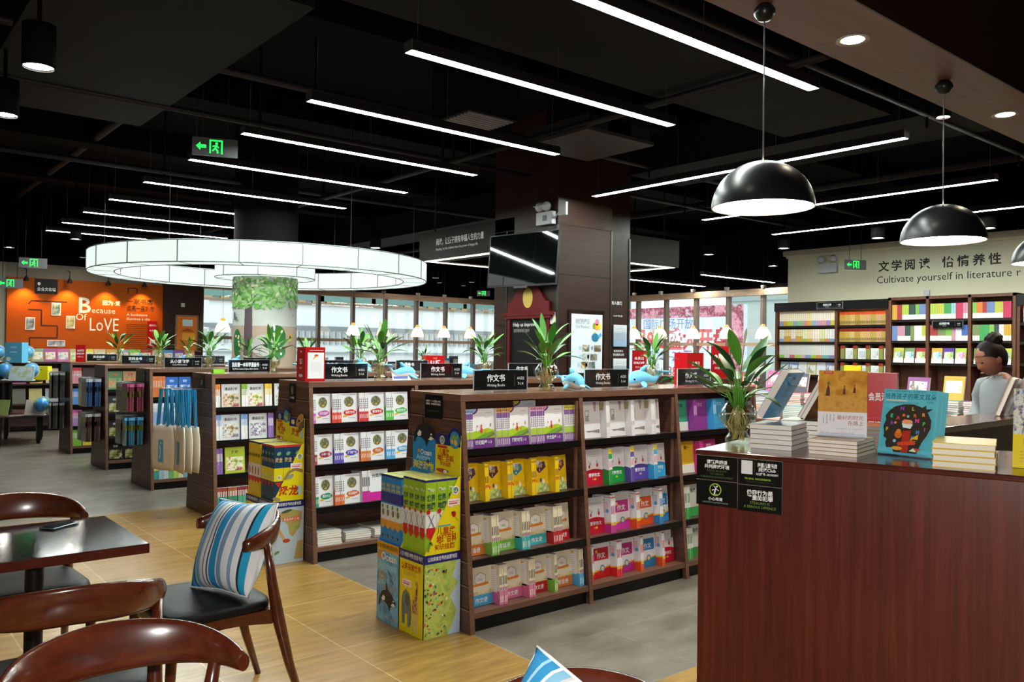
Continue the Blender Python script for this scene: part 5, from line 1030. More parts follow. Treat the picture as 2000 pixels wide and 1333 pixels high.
def orca(m, f, x, y, w, l=2):
    K = mat('#23282b', 0.35); W2 = mat('#e6e8ea', 0.4)
    m.poly(f, [(x, y), (x+.05*w, y+.25*w), (x+.22*w, y+.45*w), (x+.40*w, y+.50*w), (x+.42*w, y+.78*w), (x+.54*w, y+.52*w), (x+.76*w, y+.40*w), (x+.95*w, y+.22*w), (x+1.0*w, y+.12*w), (x+.80*w, y+.10*w), (x+.68*w, y+.04*w), (x+.62*w, y-.10*w), (x+.54*w, y+.06*w), (x+.36*w, y+.14*w), (x+.16*w, y+.14*w), (x+.08*w, y)], K, l)
    m.poly(f, [(x+.18*w, y+.22*w), (x+.28*w, y+.33*w), (x+.38*w, y+.28*w), (x+.36*w, y+.18*w), (x+.22*w, y+.15*w)], W2, l+1); m.poly(f, [(x+.70*w, y+.10*w), (x+.82*w, y+.20*w), (x+.98*w, y+.14*w), (x+.82*w, y+.09*w)], W2, l+1); m.ell(f, x+.84*w, y+.25*w, .04*w, .025*w, W2, l+1, 10)
def ladybird(m, f, x, y, s):
    m.line(f, [(x-.9*s, y+.1*s), (x+.3*s, y-.6*s), (x+1.2*s, y-1.7*s)], .16*s, mat('#5aa032', 0.4), 2); m.ell(f, x, y, .62*s, .72*s, mat('#c8201c', 0.3), 3, 16); m.ell(f, x-.5*s, y+.42*s, .3*s, .26*s, mat('#1c1a1a', 0.3), 4, 12)
    for a, b in ((-.1, .2), (.2, -.2), (-.25, -.25), (.3, .3)): m.ell(f, x+a*s, y+b*s, .1*s, .12*s, mat('#1c1a1a', 0.3), 4, 8)
def worldball(m, f, x, y, r, l=3):
    m.ell(f, x, y, r, r, mat('#3f86c8', 0.3), l, 20)
    for a, b, c, d, k in ((-.2, .3, .4, .3, '#7fae4a'), (.2, -.3, .35, .4, '#e0c04a'), (-.5, -.2, .25, .3, '#d9b84a'), (.4, .35, .3, .2, '#8ab04a')): m.ell(f, x+a*r, y+b*r, c*r, d*r, mat(k, 0.3), l+1, 10, 0.4)
YEL = mat('#e8d51c', 0.35); BLU = mat('#2f8fd0', 0.35)
MAPG = art('china_map', ['#8ab04a', '#a9c458', '#c3cf6a', '#9fbb4c', '#b8c86a'], 18); SEA = mat('#b9d3e8', 0.35)
def bubble(m, f, x, y, w, h):
    m.rect(f, x, y, x+w, y+h, mat('#f2e3e2', 0.4), 2); m.poly(f, [(x+w*.3, y+.001), (x+w*.5, y+.001), (x+w*.28, y-h*.4)], mat('#f2e3e2', 0.4), 2)
    m.rect(f, x+w*.1, y+h*.55, x+w*.9, y+h*.68, mat('#c9888a', 0.5), 3); m.rect(f, x+w*.1, y+h*.25, x+w*.8, y+h*.42, mat('#c8504a', 0.5), 3)
def side_map(m, f, w):
    m.rect(f, 0, 0.385, w, 0.432, NAVY, 1); m.text(f, w*.5, 0.400, 0.018, '认知探索世界的启蒙地图', WHITE, 3, 'C', 0.01, maxw=w*.8)
    m.rect(f, 0.004, 0.0, w, 0.385, MAPG, 1); m.poly(f, [(w*.66, 0), (w, 0), (w, .385), (w*.9, .385), (w*.78, .30), (w*.95, .27), (w*.72, .2), (w*.9, .12), (w*.8, .05)], SEA, 2)
    rg = random.Random(9)
    for i in range(60):
        x, y = rg.uniform(.02, .68)*w, rg.uniform(.01, .37); m.ell(f, x, y, rg.uniform(.004, .012), rg.uniform(.003, .009), mat(rg.choice(['#c83a2a', '#d86a3a', '#4a6a8a', '#e6e3d8', '#7a4a3a', '#5a9ac0', '#3a5a3a', '#d8b04a']), 0.4), 3, 7, rg.uniform(0, 3))
    m.text(f, w*.58, 0.535, 0.030, '儿童房', mat('#b8401c', 0.4), 2, 'C', 0.02); m.text(f, w*.6, 0.49, 0.036, '地理百科', mat('#b8401c', 0.4), 2, 'C', 0.03, maxw=w*.55); m.text(f, w*.55, 0.455, 0.024, '知识挂图', mat('#b8401c', 0.4), 2, 'C', 0.02); m.rect(f, w*.36, .572, w*.72, .580, mat('#5aa8b8', 0.4), 2)
    ladybird(m, f, w*.80, 0.63, 0.022); bubble(m, f, w*.62, .675, w*.34, .036); m.ell(f, w*.84, .755, .024, .024, mat('#f0ead0', 0.4), 2, 18); worldball(m, f, w*.84, .755, .017); m.line(f, [(w*.1, .45), (w*.16, .5), (w*.22, .48)], .012, mat('#6a8a3a', 0.4), 2)
def front_yel(m, f, w):
    m.rect(f, 0, 0.385, w, 0.435, NAVY, 1); m.text(f, w*.5, 0.402, 0.02, '人文·地理·动物·旅游·科技', WHITE, 3, 'C', 0.01, maxw=w*.94); m.text(f, w*.5, 0.335, 0.030, '认知探索世界', mat('#b83c1a', 0.4), 2, 'C', 0.02, maxw=w*.8); m.text(f, w*.45, 0.305, 0.02, '的启蒙地图', mat('#c0a81a', 0.4), 2, 'C', 0, maxw=w*.5)
    elephant(m, f, w*.12, 0.035, 0.21); giraffe(m, f, w*.58, 0.02, 0.19); bubble(m, f, w*.15, 0.245, w*.36, .036)
def front_blu(m, f, w):
    m.rect(f, 0, 0.385, w, 0.435, mat('#d8a01e', 0.35), 1); m.text(f, w*.5, 0.402, 0.02, '人文·地理·动物·旅游·科技', mat('#4a3a1a', 0.4), 3, 'C', 0.01, maxw=w*.94); m.rect(f, 0, 0, w, .385, art('sea', ['#3c6fae', '#5a9ac8', '#7fc0dc', '#4c86bc', '#6ab0d2'], 5), 1)
    m.text(f, w*.55, .338, .045, 'Ocean', WHITE, 3, 'C', 0.02, maxw=w*.7); m.text(f, w*.5, .29, .045, 'Animals', mat('#9fd0ea', 0.4), 3, 'C', 0.02, maxw=w*.85); m.ell(f, w*.15, .36, .03, .025, mat('#d88a2e', 0.4), 2, 7)
    m.ell(f, w*.25, .25, .027, .027, mat('#d8a03a', 0.4), 2, 18); worldball(m, f, w*.25, .25, .02)
    for i, (a, b) in enumerate(((.6, .27), (.7, .235))): m.ell(f, w*a, b, .026, .007, mat('#4a6a9a', 0.4), 3, 10, -0.6)
    m.ell(f, w*.5, .19, .085, .018, mat('#8095b0', 0.4), 3, 16, 0.05); m.poly(f, [(w*.1, .19), (w*.02, .205), (w*.03, .18)], mat('#8095b0', 0.4), 3); orca(m, f, w*.1, .085, w*.82, 4)
    for a, b in ((.5, .03), (.7, .025), (.85, .03)): m.ell(f, w*a, b, .01, .007, mat('#d8a04a', 0.4), 3, 8)
def box_green(m, sx, sy, H):
    m.box(0, 0, 0, sx, sy, H, mat('#98be2c', 0.3), top=art('boxtop', ['#3a4a90', '#c9b84a', '#8aa04a', '#c85a3a', '#d8d8d0'], 40))
    for f, w in ((Fr((0, sy, 0), (0, -1, 0), (0, 0, 1), (-1, 0, 0)), sy), (Fr((0, 0, 0), (1, 0, 0), (0, 0, 1), (0, -1, 0)), sx)):
        m.rect(f, 0, H-.012, w, H, NAVY); m.rect(f, 0, H*.34, w, H*.60, mat('#e6e6e2', 0.4)); m.text(f, w*.5, H*.74, w*.42, '世界', mat('#2c4a4a', 0.4), 2, 'C', 0.03, maxw=w*.8); m.text(f, w*.5, H*.64, w*.42, '地图', mat('#2c4a4a', 0.4), 2, 'C', 0.03, maxw=w*.8); m.text(f, w*.5, H*.86, w*.3, 'Map', mat('#dfe6c0', 0.4), 2, 'C', 0.02, maxw=w*.85)
        m.line(f, [(w*.2, H*.38), (w*.8, H*.56)], w*.08, mat('#6a8aa0', 0.3), 3); m.line(f, [(w*.8, H*.40), (w*.3, H*.56)], w*.08, mat('#4a6a80', 0.3), 3); m.poly(f, [(w*.08, H*.40), (w*.92, H*.40), (w*.92, H*.30), (w*.5, H*.25), (w*.08, H*.30)], mat('#c8242a', 0.35), 4); m.ell(f, w*.25, H*.6, w*.2, w*.2, mat('#c8242a', 0.35), 4, 10)
def box_blue(m, sx, sy, H):
    m.box(0, 0, 0, sx, sy, H, mat('#2f86cc', 0.3), top=art('boxtop', [], 1))
    for f, w in ((Fr((0, sy, 0), (0, -1, 0), (0, 0, 1), (-1, 0, 0)), sy), (Fr((0, 0, 0), (1, 0, 0), (0, 0, 1), (0, -1, 0)), sx)):
        m.rect(f, 0, H-.012, w, H, NAVY); m.rect(f, 0, H*.62, w, H*.76, mat('#33368a', 0.3)); m.text(f, w*.5, H*.83, w*.36, '海洋', mat('#d8c33a', 0.4), 2, 'C', 0.03, maxw=w*.8); m.text(f, w*.5, H*.77, w*.36, '动物', mat('#d8c33a', 0.4), 2, 'C', 0.03, maxw=w*.8); m.rect(f, 0, H*.38, w, H*.60, mat('#dfe3e6', 0.4)); m.ell(f, w*.5, H*.48, w*.28, H*.05, mat('#8a7a5a', 0.4), 2, 10); m.ell(f, w*.4, H*.56, w*.2, H*.03, mat('#4a8a4a', 0.4), 2, 8)
        m.poly(f, [(0, H*.38), (w, H*.38), (w, H*.30), (w*.5, H*.25), (0, H*.30)], mat('#e0a02c', 0.35), 2); orca(m, f, w*.15, H*.13, w*.7, 3)
def box_dino(m, sx, sy, H):
    m.box(0, 0, 0, sx, sy, H, mat('#1f3f5c', 0.3), top=art('boxtop', [], 1))
    for f, w in ((Fr((0, sy, 0), (0, -1, 0), (0, 0, 1), (-1, 0, 0)), sy), (Fr((0, 0, 0), (1, 0, 0), (0, 0, 1), (0, -1, 0)), sx)):
        m.rect(f, 0, H-.014, w, H, mat('#c8342c', 0.3)); m.rect(f, 0, H*.40, w, H*.62, mat('#e0cf1e', 0.35)); m.text(f, w*.5, H*.72, w*.4, '恐龙', mat('#c9a86a', 0.4), 2, 'C', 0.03, maxw=w*.8); m.ell(f, w*.5, H*.86, w*.25, H*.03, mat('#7a9a6a', 0.4), 2, 9, .5); m.poly(f, [(w*.1, H*.38), (w*.9, H*.38), (w*.5, H*.30)], mat('#c8342c', 0.35), 3); barcode(m, f, w*.35, H*.43, w*.4)
def box_yel(m, sx, sy, H):
    m.box(0, 0, 0, sx, sy, H, mat('#d8b818', 0.3), top=art('boxtop', [], 1))
    for f, w in ((Fr((0, sy, 0), (0, -1, 0), (0, 0, 1), (-1, 0, 0)), sy), (Fr((0, 0, 0), (1, 0, 0), (0, 0, 1), (0, -1, 0)), sx)):
        m.rect(f, 0, H-.012, w, H, NAVY); m.text(f, w*.5, H*.74, w*.4, '中国', mat('#5a4a1a', 0.4), 2, 'C', 0.03, maxw=w*.8); m.rect(f, 0, H*.40, w, H*.62, mat('#e3e0d8', 0.4)); m.ell(f, w*.5, H*.5, w*.22, H*.08, mat('#b04a3a', 0.4), 2, 8); m.poly(f, [(0, H*.40), (w, H*.40), (w, H*.34), (w*.5, H*.29), (0, H*.34)], mat('#c8342c', 0.35), 3)
def header(o, y0, y1, x, z0, z1, base, fn):
    m = MB(); M = Matrix(((0, 0, 1, x), (-1, 0, 0, y1), (0, 1, 0, 0), (0, 0, 0, 1)))
    m.box(x-0.004, y0, z0, x, y1, z1, base); fn(m, Fr((x-0.0045, y1, z0), (0, -1, 0), (0, 0, 1), (-1, 0, 0)), y1-y0, z1-z0); m.build('header_card', o)
def hd_globe(m, f, w, h):
    m.rect(f, 0, h*.72, w, h, NAVY, 1); m.ell(f, w*.78, h*.93, w*.24, h*.26, NAVY, 1, 24); worldball(m, f, w*.78, h*.88, w*.2, 3); m.ell(f, w*.28, h*.84, w*.10, h*.11, mat('#d8cfa0', 0.4), 2, 16); worldball(m, f, w*.28, h*.84, w*.07, 3)
    m.rect(f, w*.1, h*.64, w*.48, h*.70, mat('#c8342c', 0.4), 2); m.text(f, w*.35, h*.49, h*.12, '儿童房', mat('#c03a1c', 0.4), 2, 'C', 0.02); m.text(f, w*.42, h*.33, h*.13, '地理百科', mat('#c03a1c', 0.4), 2, 'C', 0.03, maxw=w*.68); m.text(f, w*.42, h*.21, h*.085, '知识挂图', mat('#c03a1c', 0.4), 2, 'C', 0.02); m.ell(f, w*.3, h*.08, w*.26, h*.05, mat('#b0383a', 0.4), 2, 12); m.ell(f, w*.42, h*.06, w*.08, h*.05, mat('#dfe3ea', 0.4), 3, 8)
def hd_orca(m, f, w, h):
    m.text(f, w*.62, h*.53, h*.16, 'Ocean', mat('#e6eef4', 0.4), 3, 'C', 0.02, maxw=w*.6); m.text(f, w*.5, h*.38, h*.16, 'Animals', mat('#a9d6ee', 0.4), 3, 'C', 0.02, maxw=w*.85); m.text(f, w*.5, h*.12, h*.2, '海洋动物', mat('#e6cf3a', 0.4), 3, 'C', 0.03, maxw=w*.92); orca(m, f, w*.05, h*.86, w*.95, 4); m.ell(f, w*.3, h*.62, w*.06, h*.05, mat('#d88a3a', 0.4), 4, 8); m.ell(f, w*.72, h*.36, w*.08, h*.06, mat('#3a5a3a', 0.4), 5, 8)
def hd_dino(m, f, w, h):
    m.rect(f, 0, h*.62, w, h, NAVY, 1); m.ell(f, w*.72, h*.9, w*.3, h*.2, mat('#b98a4a', 0.4), 3, 14, 0.6); m.ell(f, w*.8, h*.65, w*.22, h*.14, mat('#7a5a34', 0.4), 4, 12, 0.8); m.ell(f, w*.68, h*.88, w*.09, h*.05, mat('#4a2a1a', 0.4), 5, 10); m.ell(f, w*.25, h*.8, w*.12, h*.1, mat('#d8cfa0', 0.4), 2, 14); m.text(f, w*.42, h*.28, h*.24, '恐龙', mat('#c8421c', 0.4), 3, 'C', 0.03); m.rect(f, w*.78, h*.2, w*.93, h*.5, mat('#9fc4dc', 0.4), 3)
# ocean / world maps
o = thing('map_display', 'yellow cardboard map display with elephant and giraffe, full of green map boxes', 'display stand', (0, 0, 0)); yo = 3.59
carton_unit(o, yo, yo+.235, 2.41, 2.642, YEL, None, front_yel, side_map); header(o, yo, yo+.235, 2.638, .82, 1.04, YEL, hd_globe)
map_boxes(2.416, 2.634, yo+.004, yo+.231, .405, .415, 4, 3, box_green, 'green world map box standing upright in the yellow map display', 'green world map boxes')
o = thing('map_display', 'blue cardboard ocean display with leaping orcas, full of blue map boxes', 'display stand', (0, 0, 0))
carton_unit(o, yo+.24, yo+.465, 2.41, 2.642, BLU, None, front_blu, None); header(o, yo+.24, yo+.465, 2.638, .80, 1.0, mat('#2a86cc', 0.35), hd_orca)
map_boxes(2.416, 2.634, yo+.244, yo+.461, .405, .40, 4, 3, box_blue, 'blue ocean map box standing upright in the blue orca display', 'blue ocean map boxes')
# dinosaur display
def side_dino(m, f, w):
    m.rect(f, 0, 0.385, w, 0.432, NAVY, 1); m.text(f, w*.5, 0.400, 0.018, '认知探索世界的启蒙地图', WHITE, 3, 'C', 0.01, maxw=w*.8); m.rect(f, 0, 0, w, .385, mat('#b9c8d4', 0.35), 1)
    m.poly(f, [(w*.05, .33), (w*.3, .36), (w*.6, .37), (w*.95, .35), (w*.9, .25), (w*.8, .22), (w*.65, .18), (w*.55, .2), (w*.5, .26), (w*.35, .3)], art('dinomap', ['#8a9a4a', '#b0a85a', '#c0925a', '#7a9048'], 24), 2); m.poly(f, [(w*.7, .02), (w*.98, .02), (w*.98, .15), (w*.8, .14)], art('dinomap', [], 1), 2); m.poly(f, [(w*.05, .27), (w*.2, .26), (w*.45, .16), (w*.4, .14)], mat('#c9a06a', 0.4), 2)
    m.rect(f, w*.32, .29, w*.88, .315, mat('#d8643a', 0.4), 3); m.text(f, w*.6, .295, .015, '恐龙灭绝之谜', WHITE, 5, 'C', 0.01, maxw=w*.5); m.ell(f, w*.45, .155, .028, .014, mat('#b8482a', 0.4), 3, 10); m.ell(f, w*.15, .08, .022, .01, mat('#5a8a4a', 0.4), 3, 10, .4); m.ell(f, w*.45, .36, .04, .01, mat('#4a5a3a', 0.4), 3, 10, .2)
    m.text(f, w*.5, .475, .055, '恐龙', mat('#c0321c', 0.4), 3, 'C', 0.03); m.rect(f, w*.78, .47, w*.90, .53, mat('#9fc4dc', 0.4), 3); bubble(m, f, w*.55, .655, w*.36, .036); m.ell(f, w*.84, .735, .024, .02, mat('#f0ead0', 0.4), 2, 18); worldball(m, f, w*.84, .735, .015); m.line(f, [(w*.36, .58), (w*.5, .63), (w*.7, .65), (w*.95, .63)], .02, mat('#9a7a5a', 0.4), 3); m.ell(f, w*.55, .60, .028, .014, mat('#8a9a8a', 0.4), 4, 10, .5); m.ell(f, w*.12, .45, .03, .014, mat('#9a8a6a', 0.4), 3, 10, -.3)
yo = 5.46
o = thing('map_display', 'yellow cardboard dinosaur display holding dark blue map boxes', 'display stand', (0, 0, 0))
def front_y2(m, f, w): m.rect(f, 0, 0.385, w, 0.435, NAVY, 1); m.text(f, w*.5, 0.402, 0.02, '人文·地理·动物·旅游·科技', WHITE, 3, 'C', 0.01, maxw=w*.94); m.text(f, w*.5, 0.335, 0.030, '认知探索世界', mat('#b83c1a', 0.4), 2, 'C', 0.02, maxw=w*.8); m.text(f, w*.45, 0.305, 0.02, '的启蒙地图', mat('#c0a81a', 0.4), 2, 'C', 0, maxw=w*.5)
carton_unit(o, yo, yo+.235, 2.41, 2.642, YEL, None, front_y2, side_dino); header(o, yo, yo+.235, 2.638, .82, 1.0, YEL, hd_dino)
map_boxes(2.416, 2.634, yo+.004, yo+.231, .405, .415, 4, 3, box_dino, 'dark blue dinosaur map box standing in the yellow dinosaur display', 'dinosaur map boxes')
o = thing('map_display', 'second yellow cardboard display behind the dinosaur one, holding yellow map boxes', 'display stand', (0, 0, 0))
carton_unit(o, yo+.24, yo+.465, 2.41, 2.642, YEL, None, front_y2, None); header(o, yo+.24, yo+.465, 2.638, .82, 1.02, YEL, hd_globe)
map_boxes(2.416, 2.634, yo+.244, yo+.461, .405, .415, 4, 3, box_yel, 'yellow map box standing in the second yellow display', 'yellow map boxes')

# ================================================================== HANGING THINGS ON THE END PANELS
TB, TC, TS = mat('#3a9ac8', 0.8), mat('#d8cfc0', 0.9), mat('#4a9cc8', 0.7)
HY = PITCH_Y[2]
def tote(dx, dy, rz, label, front=True):
    o = thing('tote_bag', label, 'bag', (GX-0.03-dx, HY+dy, 0.0), rz, 'tote bags on the end hooks')
    rs = []; n = 14
    for i in range(9):
        t = i/8; z = 0.80-0.40*t; w = 0.135+0.02*math.sin(t*3)+(0.01 if t > .2 else 0); th = 0.005+0.010*math.sin(math.pi*min(1, t*1.1))
        rs.append([Vector((th*math.cos(a)*(1+0.3*math.sin(3*a+t*5)), w*math.sin(a), z)) for a in [2*math.pi*j/n for j in range(n)]])
    m = MB(); m.rings(rs, TC); m.build('bag_body', o)
    m = MB()
    for s2 in (-1, 1):
        for xx in (-0.006, 0.006): m.tube([(xx, s2*0.075, 0.79), (xx, s2*0.07, 0.93), (xx, s2*0.045, 1.07), (xx, s2*0.02, 1.12)], (0.003, 0.0), TB, 4, False) if False else m.prism([(xx, s2*0.085, 0.79), (xx, s2*0.055, 0.79), (xx, s2*0.012, 1.12), (xx, s2*0.05, 1.12)], (0.003, 0, 0), TB)
    m.build('handle', o)
    if front:
        m = MB(); f = Fr((-0.022, 0.03, 0.47), (0, -1, 0), (0, 0, 1), (-1, 0, 0)); m.rect(f, 0, 0, 0.06, 0.2, TS, 1); m.line(f, [(.02, .03), (.035, .09), (.02, .15)], .008, WHITE, 3); m.ell(f, .035, .17, .01, .01, mat('#e0c84a', 0.4), 3); m.build('printed_patch', o)
for k in range(5):
    tote(0.27-k*0.045, 0.47-0.002*k, R(20-6*k), ['outermost cream tote bag with blue handles and a printed patch', 'cream tote bag second on its hook', 'cream tote bag in the middle of its hook', 'cream tote bag fourth on its hook', 'cream tote bag next to the end panel'][k]+', gondola of the comics', k == 0)
for k in range(3): tote(0.20-k*0.05, 0.22, R(-4+5*k), 'cream tote bag on the hook nearer the aisle, %s in line, gondola of the comics' % nth[k], k == 0)
for dy, z in ((0.47, 1.125), (0.22, 1.125)):
    o = thing('display_hook', 'steel display hook carrying tote bags, %s one' % ('aisle side' if dy < .3 else 'far side'), 'hook', (GX, HY+dy, z)); m = MB(); m.tube([(0, 0, 0), (-0.31, 0, 0), (-0.325, 0, 0.02)], 0.004, ALU, 6); m.build('arm', o)
def packs(gi, dy, z, n, h, w, cols, where, tilt=0.0):
    y = PITCH_Y[gi]+dy
    o = thing('display_hook', 'steel display hook holding %s' % where, 'hook', (GX, y, z+0.005)); m = MB(); m.tube([(0, 0, 0), (-0.22, 0, 0), (-0.235, 0, 0.02)], 0.004, ALU, 6); m.build('arm', o)
    m = MB(); c = mat(cols[0], 0.3); m.box(-0.008, -w/2, -h, 0.008, w/2, -0.05, c); m.box(-0.009, -w/2, -h*.5, 0.009, w/2, -h*.3, mat(cols[1], 0.3)); m.box(-0.009, -w*.35, -h*.9, 0.009, w*.35, -h*.62, mat(cols[2], 0.3)); src_in = m.mesh('contents')
    m = MB(); m.box(-0.012, -w/2-0.006, -h-0.006, 0.012, w/2+0.006, 0.0, FILM); m.box(-0.0125, -w/2-.006, -0.045, 0.0125, w/2+.006, -0.012, mat(cols[3], 0.4)); src_f = m.mesh('wrapper')
    for k in range(n):
        o = thing('hanging_pack', 'clear hanging pack, %s' % where, 'pack', (GX-0.03-k*0.19/n, y+0.01*(k % 2), z), R((k % 3-1)*7), where)
        link('contents', src_in, o); link('wrapper', src_f, o)
packs(3, 0.50, 1.11, 6, 0.30, 0.13, ('#b8b050', '#a04a3a', '#4a7a4a', '#d8d8d8'), 'olive and red packs in the upper row beside the tote bags')
packs(3, 0.28, 1.11, 6, 0.30, 0.13, ('#c04a6a', '#c8b04a', '#d86a3a', '#c05a8a'), 'pink and yellow packs in the upper row on the aisle side')
packs(3, 0.50, 0.76, 6, 0.30, 0.13, ('#8a8a8a', '#c85a3a', '#b8b84a', '#cfd3d6'), 'grey packs in the lower row beside the tote bags')
packs(3, 0.28, 0.76, 7, 0.30, 0.13, ('#4a9ac0', '#d8cf3a', '#d8b83a', '#5aa0c8'), 'blue and yellow packs in the lower row on the aisle side')
packs(4, 0.48, 1.10, 5, 0.34, 0.14, ('#8a8f86', '#6a6a58', '#9aa09a', '#cfd3d2'), 'grey clear bags in the upper row of the blue bag gondola')
packs(4, 0.24, 1.10, 6, 0.34, 0.14, ('#4a78b8', '#3f6cb0', '#5a86c0', '#d0d6da'), 'blue clear bags in the upper row of the blue bag gondola')
packs(4, 0.48, 0.68, 5, 0.34, 0.14, ('#a09a90', '#8a8478', '#b0a89a', '#d2d2cf'), 'beige clear bags in the lower row of the blue bag gondola')
packs(4, 0.24, 0.68, 6, 0.34, 0.14, ('#8a5a60', '#7a4a52', '#a07a80', '#d2d0d0'), 'maroon clear bags in the lower row of the blue bag gondola')
packs(5, 0.36, 1.12, 7, 0.36, 0.15, ('#6e706c', '#5a5c58', '#7e807a', '#b9bcba'), 'silvery clear bags in the upper row by the orange wall')
packs(5, 0.36, 0.70, 7, 0.36, 0.15, ('#5a5c5a', '#4a4c4a', '#6a6c6a', '#a9acaa'), 'silvery clear bags in the lower row by the orange wall')
# ================================================================== COUNTER
CP = Vector((2.449, 1.902, 0)); CD = Vector((0.271, -0.963, 0)).normalized(); CE_ = Vector((-CD.y, CD.x, 0)); CA_ = math.atan2(CD.y, CD.x)
def cw(s, t, z=1.15): return CP + CD*s + CE_*t + Vector((0, 0, z))
o = thing('sales_counter', 'tall reddish mahogany counter with books on top and black notices at its corner', 'counter', CP, CA_)
m = MB(); m.box(0, 0, 1.131, 1.9, 0.74, 1.15, W_COUNTERTOP); bevel(m.build('counter_top', o), 0.007, 3)
m = MB(); m.box(0.012, 0.012, 0.0, 1.9, 0.73, 1.131, W_COUNTER); m.build('body', o)
PL = mat('#0e0f0e', 0.3); GY = mat('#56703a', 0.5); TWt = mat('#eef0f0', 0.5); LIME = mat('#a8c83a', 0.45)
def plate(s, z, w, h, fn, label):
    o = thing('notice_plate', label, 'sign', cw(s, 0.0115, z), CA_, 'black notices on the counter'); m = MB(); m.box(0.0005, -0.003, 0, w-0.0005, 0, h, PL)
    m.box(0.0005, -0.0034, h-0.0012, w-0.0005, -0.003, h, mat('#8a8c8a', 0.4)); m.box(w-0.0012, -0.0034, 0, w-0.0005, -0.003, h, mat('#8a8c8a', 0.4)); fn(m, Fr((0, -0.0036, 0), (1, 0, 0), (0, 0, 1), (0, -1, 0)), w, h); m.build('plate', o)
def pl1(m, f, w, h):
    m.text(f, w*.5, h*.68, h*.135, '请轻声细语', TWt, 1, 'C', 0.025); m.text(f, w*.5, h*.49, h*.135, '共创阅读环境', TWt, 1, 'C', 0.025)
    for i, t in enumerate(('PLEASE BE QUITE', 'TO CREATE', 'A READING ENVIRONMENT')): m.text(f, w*.5, h*(.34-.13*i), h*.085, t, GY, 1, 'C', -0.004)
def pl2(m, f, w, h):
    m.rect(f, w*.075, h*.40, w*.33, h*.93, mat('#dfe1e4', 0.5)); m.rect(f, w*.375, h*.38, w*.379, h*.9, mat('#6a6c6a', 0.5))
    m.text(f, w*.66, h*.72, h*.14, '海豚儿童书店', TWt, 1, 'C', 0.025, maxw=w*.44); m.text(f, w*.66, h*.55, h*.13, '阅读Club', TWt, 1, 'C', 0.02); m.text(f, w*.66, h*.40, h*.085, 'QQ群号: 383385897', TWt, 1, 'C', 0.012, maxw=w*.5); m.text(f, w*.45, h*.2, h*.06, '海豚儿童书店，您身边的阅读教育专家。', LIME, 1, 'C', 0.01, maxw=w*.6); m.text(f, w*.5, h*.1, h*.04, 'Dolphin bookstore, your reading education expert', mat('#4a5a3a', 0.5), 1, 'C', 0, maxw=w*.7)
def pl3(m, f, w, h):
    m.ell(f, w*.47, h*.64, w*.145, h*.25, LIME, 1, 32); m.ell(f, w*.47, h*.64, w*.122, h*.21, PL, 2, 32); W3 = TWt
    m.ell(f, w*.51, h*.77, w*.02, h*.035, W3, 3, 12); m.line(f, [(w*.485, h*.71), (w*.47, h*.62), (w*.455, h*.52), (w*.45, h*.47)], w*.032, W3, 3); m.line(f, [(w*.475, h*.61), (w*.42, h*.64), (w*.39, h*.60)], w*.022, W3, 3); m.line(f, [(w*.485, h*.71), (w*.44, h*.77), (w*.425, h*.80)], w*.016, W3, 3); m.line(f, [(w*.485, h*.70), (w*.53, h*.63), (w*.555, h*.61)], w*.016, W3, 3); m.rect(f, w*.41, h*.45, w*.52, h*.465, W3, 3)
    m.text(f, w*.47, h*.22, h*.11, '小心地滑', TWt, 1, 'C', 0.02); m.text(f, w*.47, h*.10, h*.065, 'CAUTION! SLIPPERY FLOOR', mat('#9a9c9a', 0.5), 1, 'C', 0, maxw=w*.62)
def pl4(m, f, w, h):
    m.text(f, w*.5, h*.66, h*.15, '偷窃行为是', TWt, 1, 'C', 0.025); m.text(f, w*.5, h*.46, h*.15, '严重的犯罪', TWt, 1, 'C', 0.025); m.text(f, w*.5, h*.29, h*.105, 'STEALING IS', mat('#7a9a48', 0.5), 1, 'C', -0.003); m.text(f, w*.5, h*.14, h*.105, 'A SERIOUS OFFENCE', mat('#7a9a48', 0.5), 1, 'C', -0.003, maxw=w*.72)
plate(0.004, 1.045, 0.154, 0.086, pl1, 'black notice asking to be quiet at the counter corner, under the plant vase')
plate(0.159, 1.042, 0.156, 0.089, pl2, 'black notice with white square panel and club number on the counter')
plate(0.004, 0.952, 0.154, 0.091, pl3, 'black caution slippery floor notice with a round green figure sign on the counter')
plate(0.159, 0.948, 0.156, 0.092, pl4, 'black stealing is a serious offence notice on the counter')
q = cw(0.055, 0.30); lily(q.x, q.y, 1.151, 31, 'large peace lily in a round glass vase on the counter corner', 0.98, 0.225, 30, True, 1.15, True)
def cbook(s, t, z, rz, lean, w, h, th, cov, label, base='#e9e9ea', spine=None, name='book', extra=None, rx=None):
    """thing > cover, page_block"""
    P = cw(s, t, z); M = Matrix.Translation(P) @ Matrix.Rotation(CA_+rz, 4, 'Z') @ Matrix.Rotation(-lean, 4, 'X')
    o = thing(name, label, 'book', M=M); m = MB(); B = mat(base, 0.2, 0, 0.5, 0.3); m.box(0, 0, 0, w, 0.0012, h, B); m.box(0, th-0.0012, 0, w, th, h, B); m.box(0, 0, 0, 0.0012, th, h, mat(spine or base, 0.25))
    if cov: cov(m, Fr((0, 0, 0), (1, 0, 0), (0, 0, 1), (0, -1, 0)), w, h)
    m.build('cover', o); m = MB(); m.box(0.0012, 0.0012, 0.0015, w-0.002, th-0.0012, h-0.0015, PAPER); m.build('page_block', o); return o
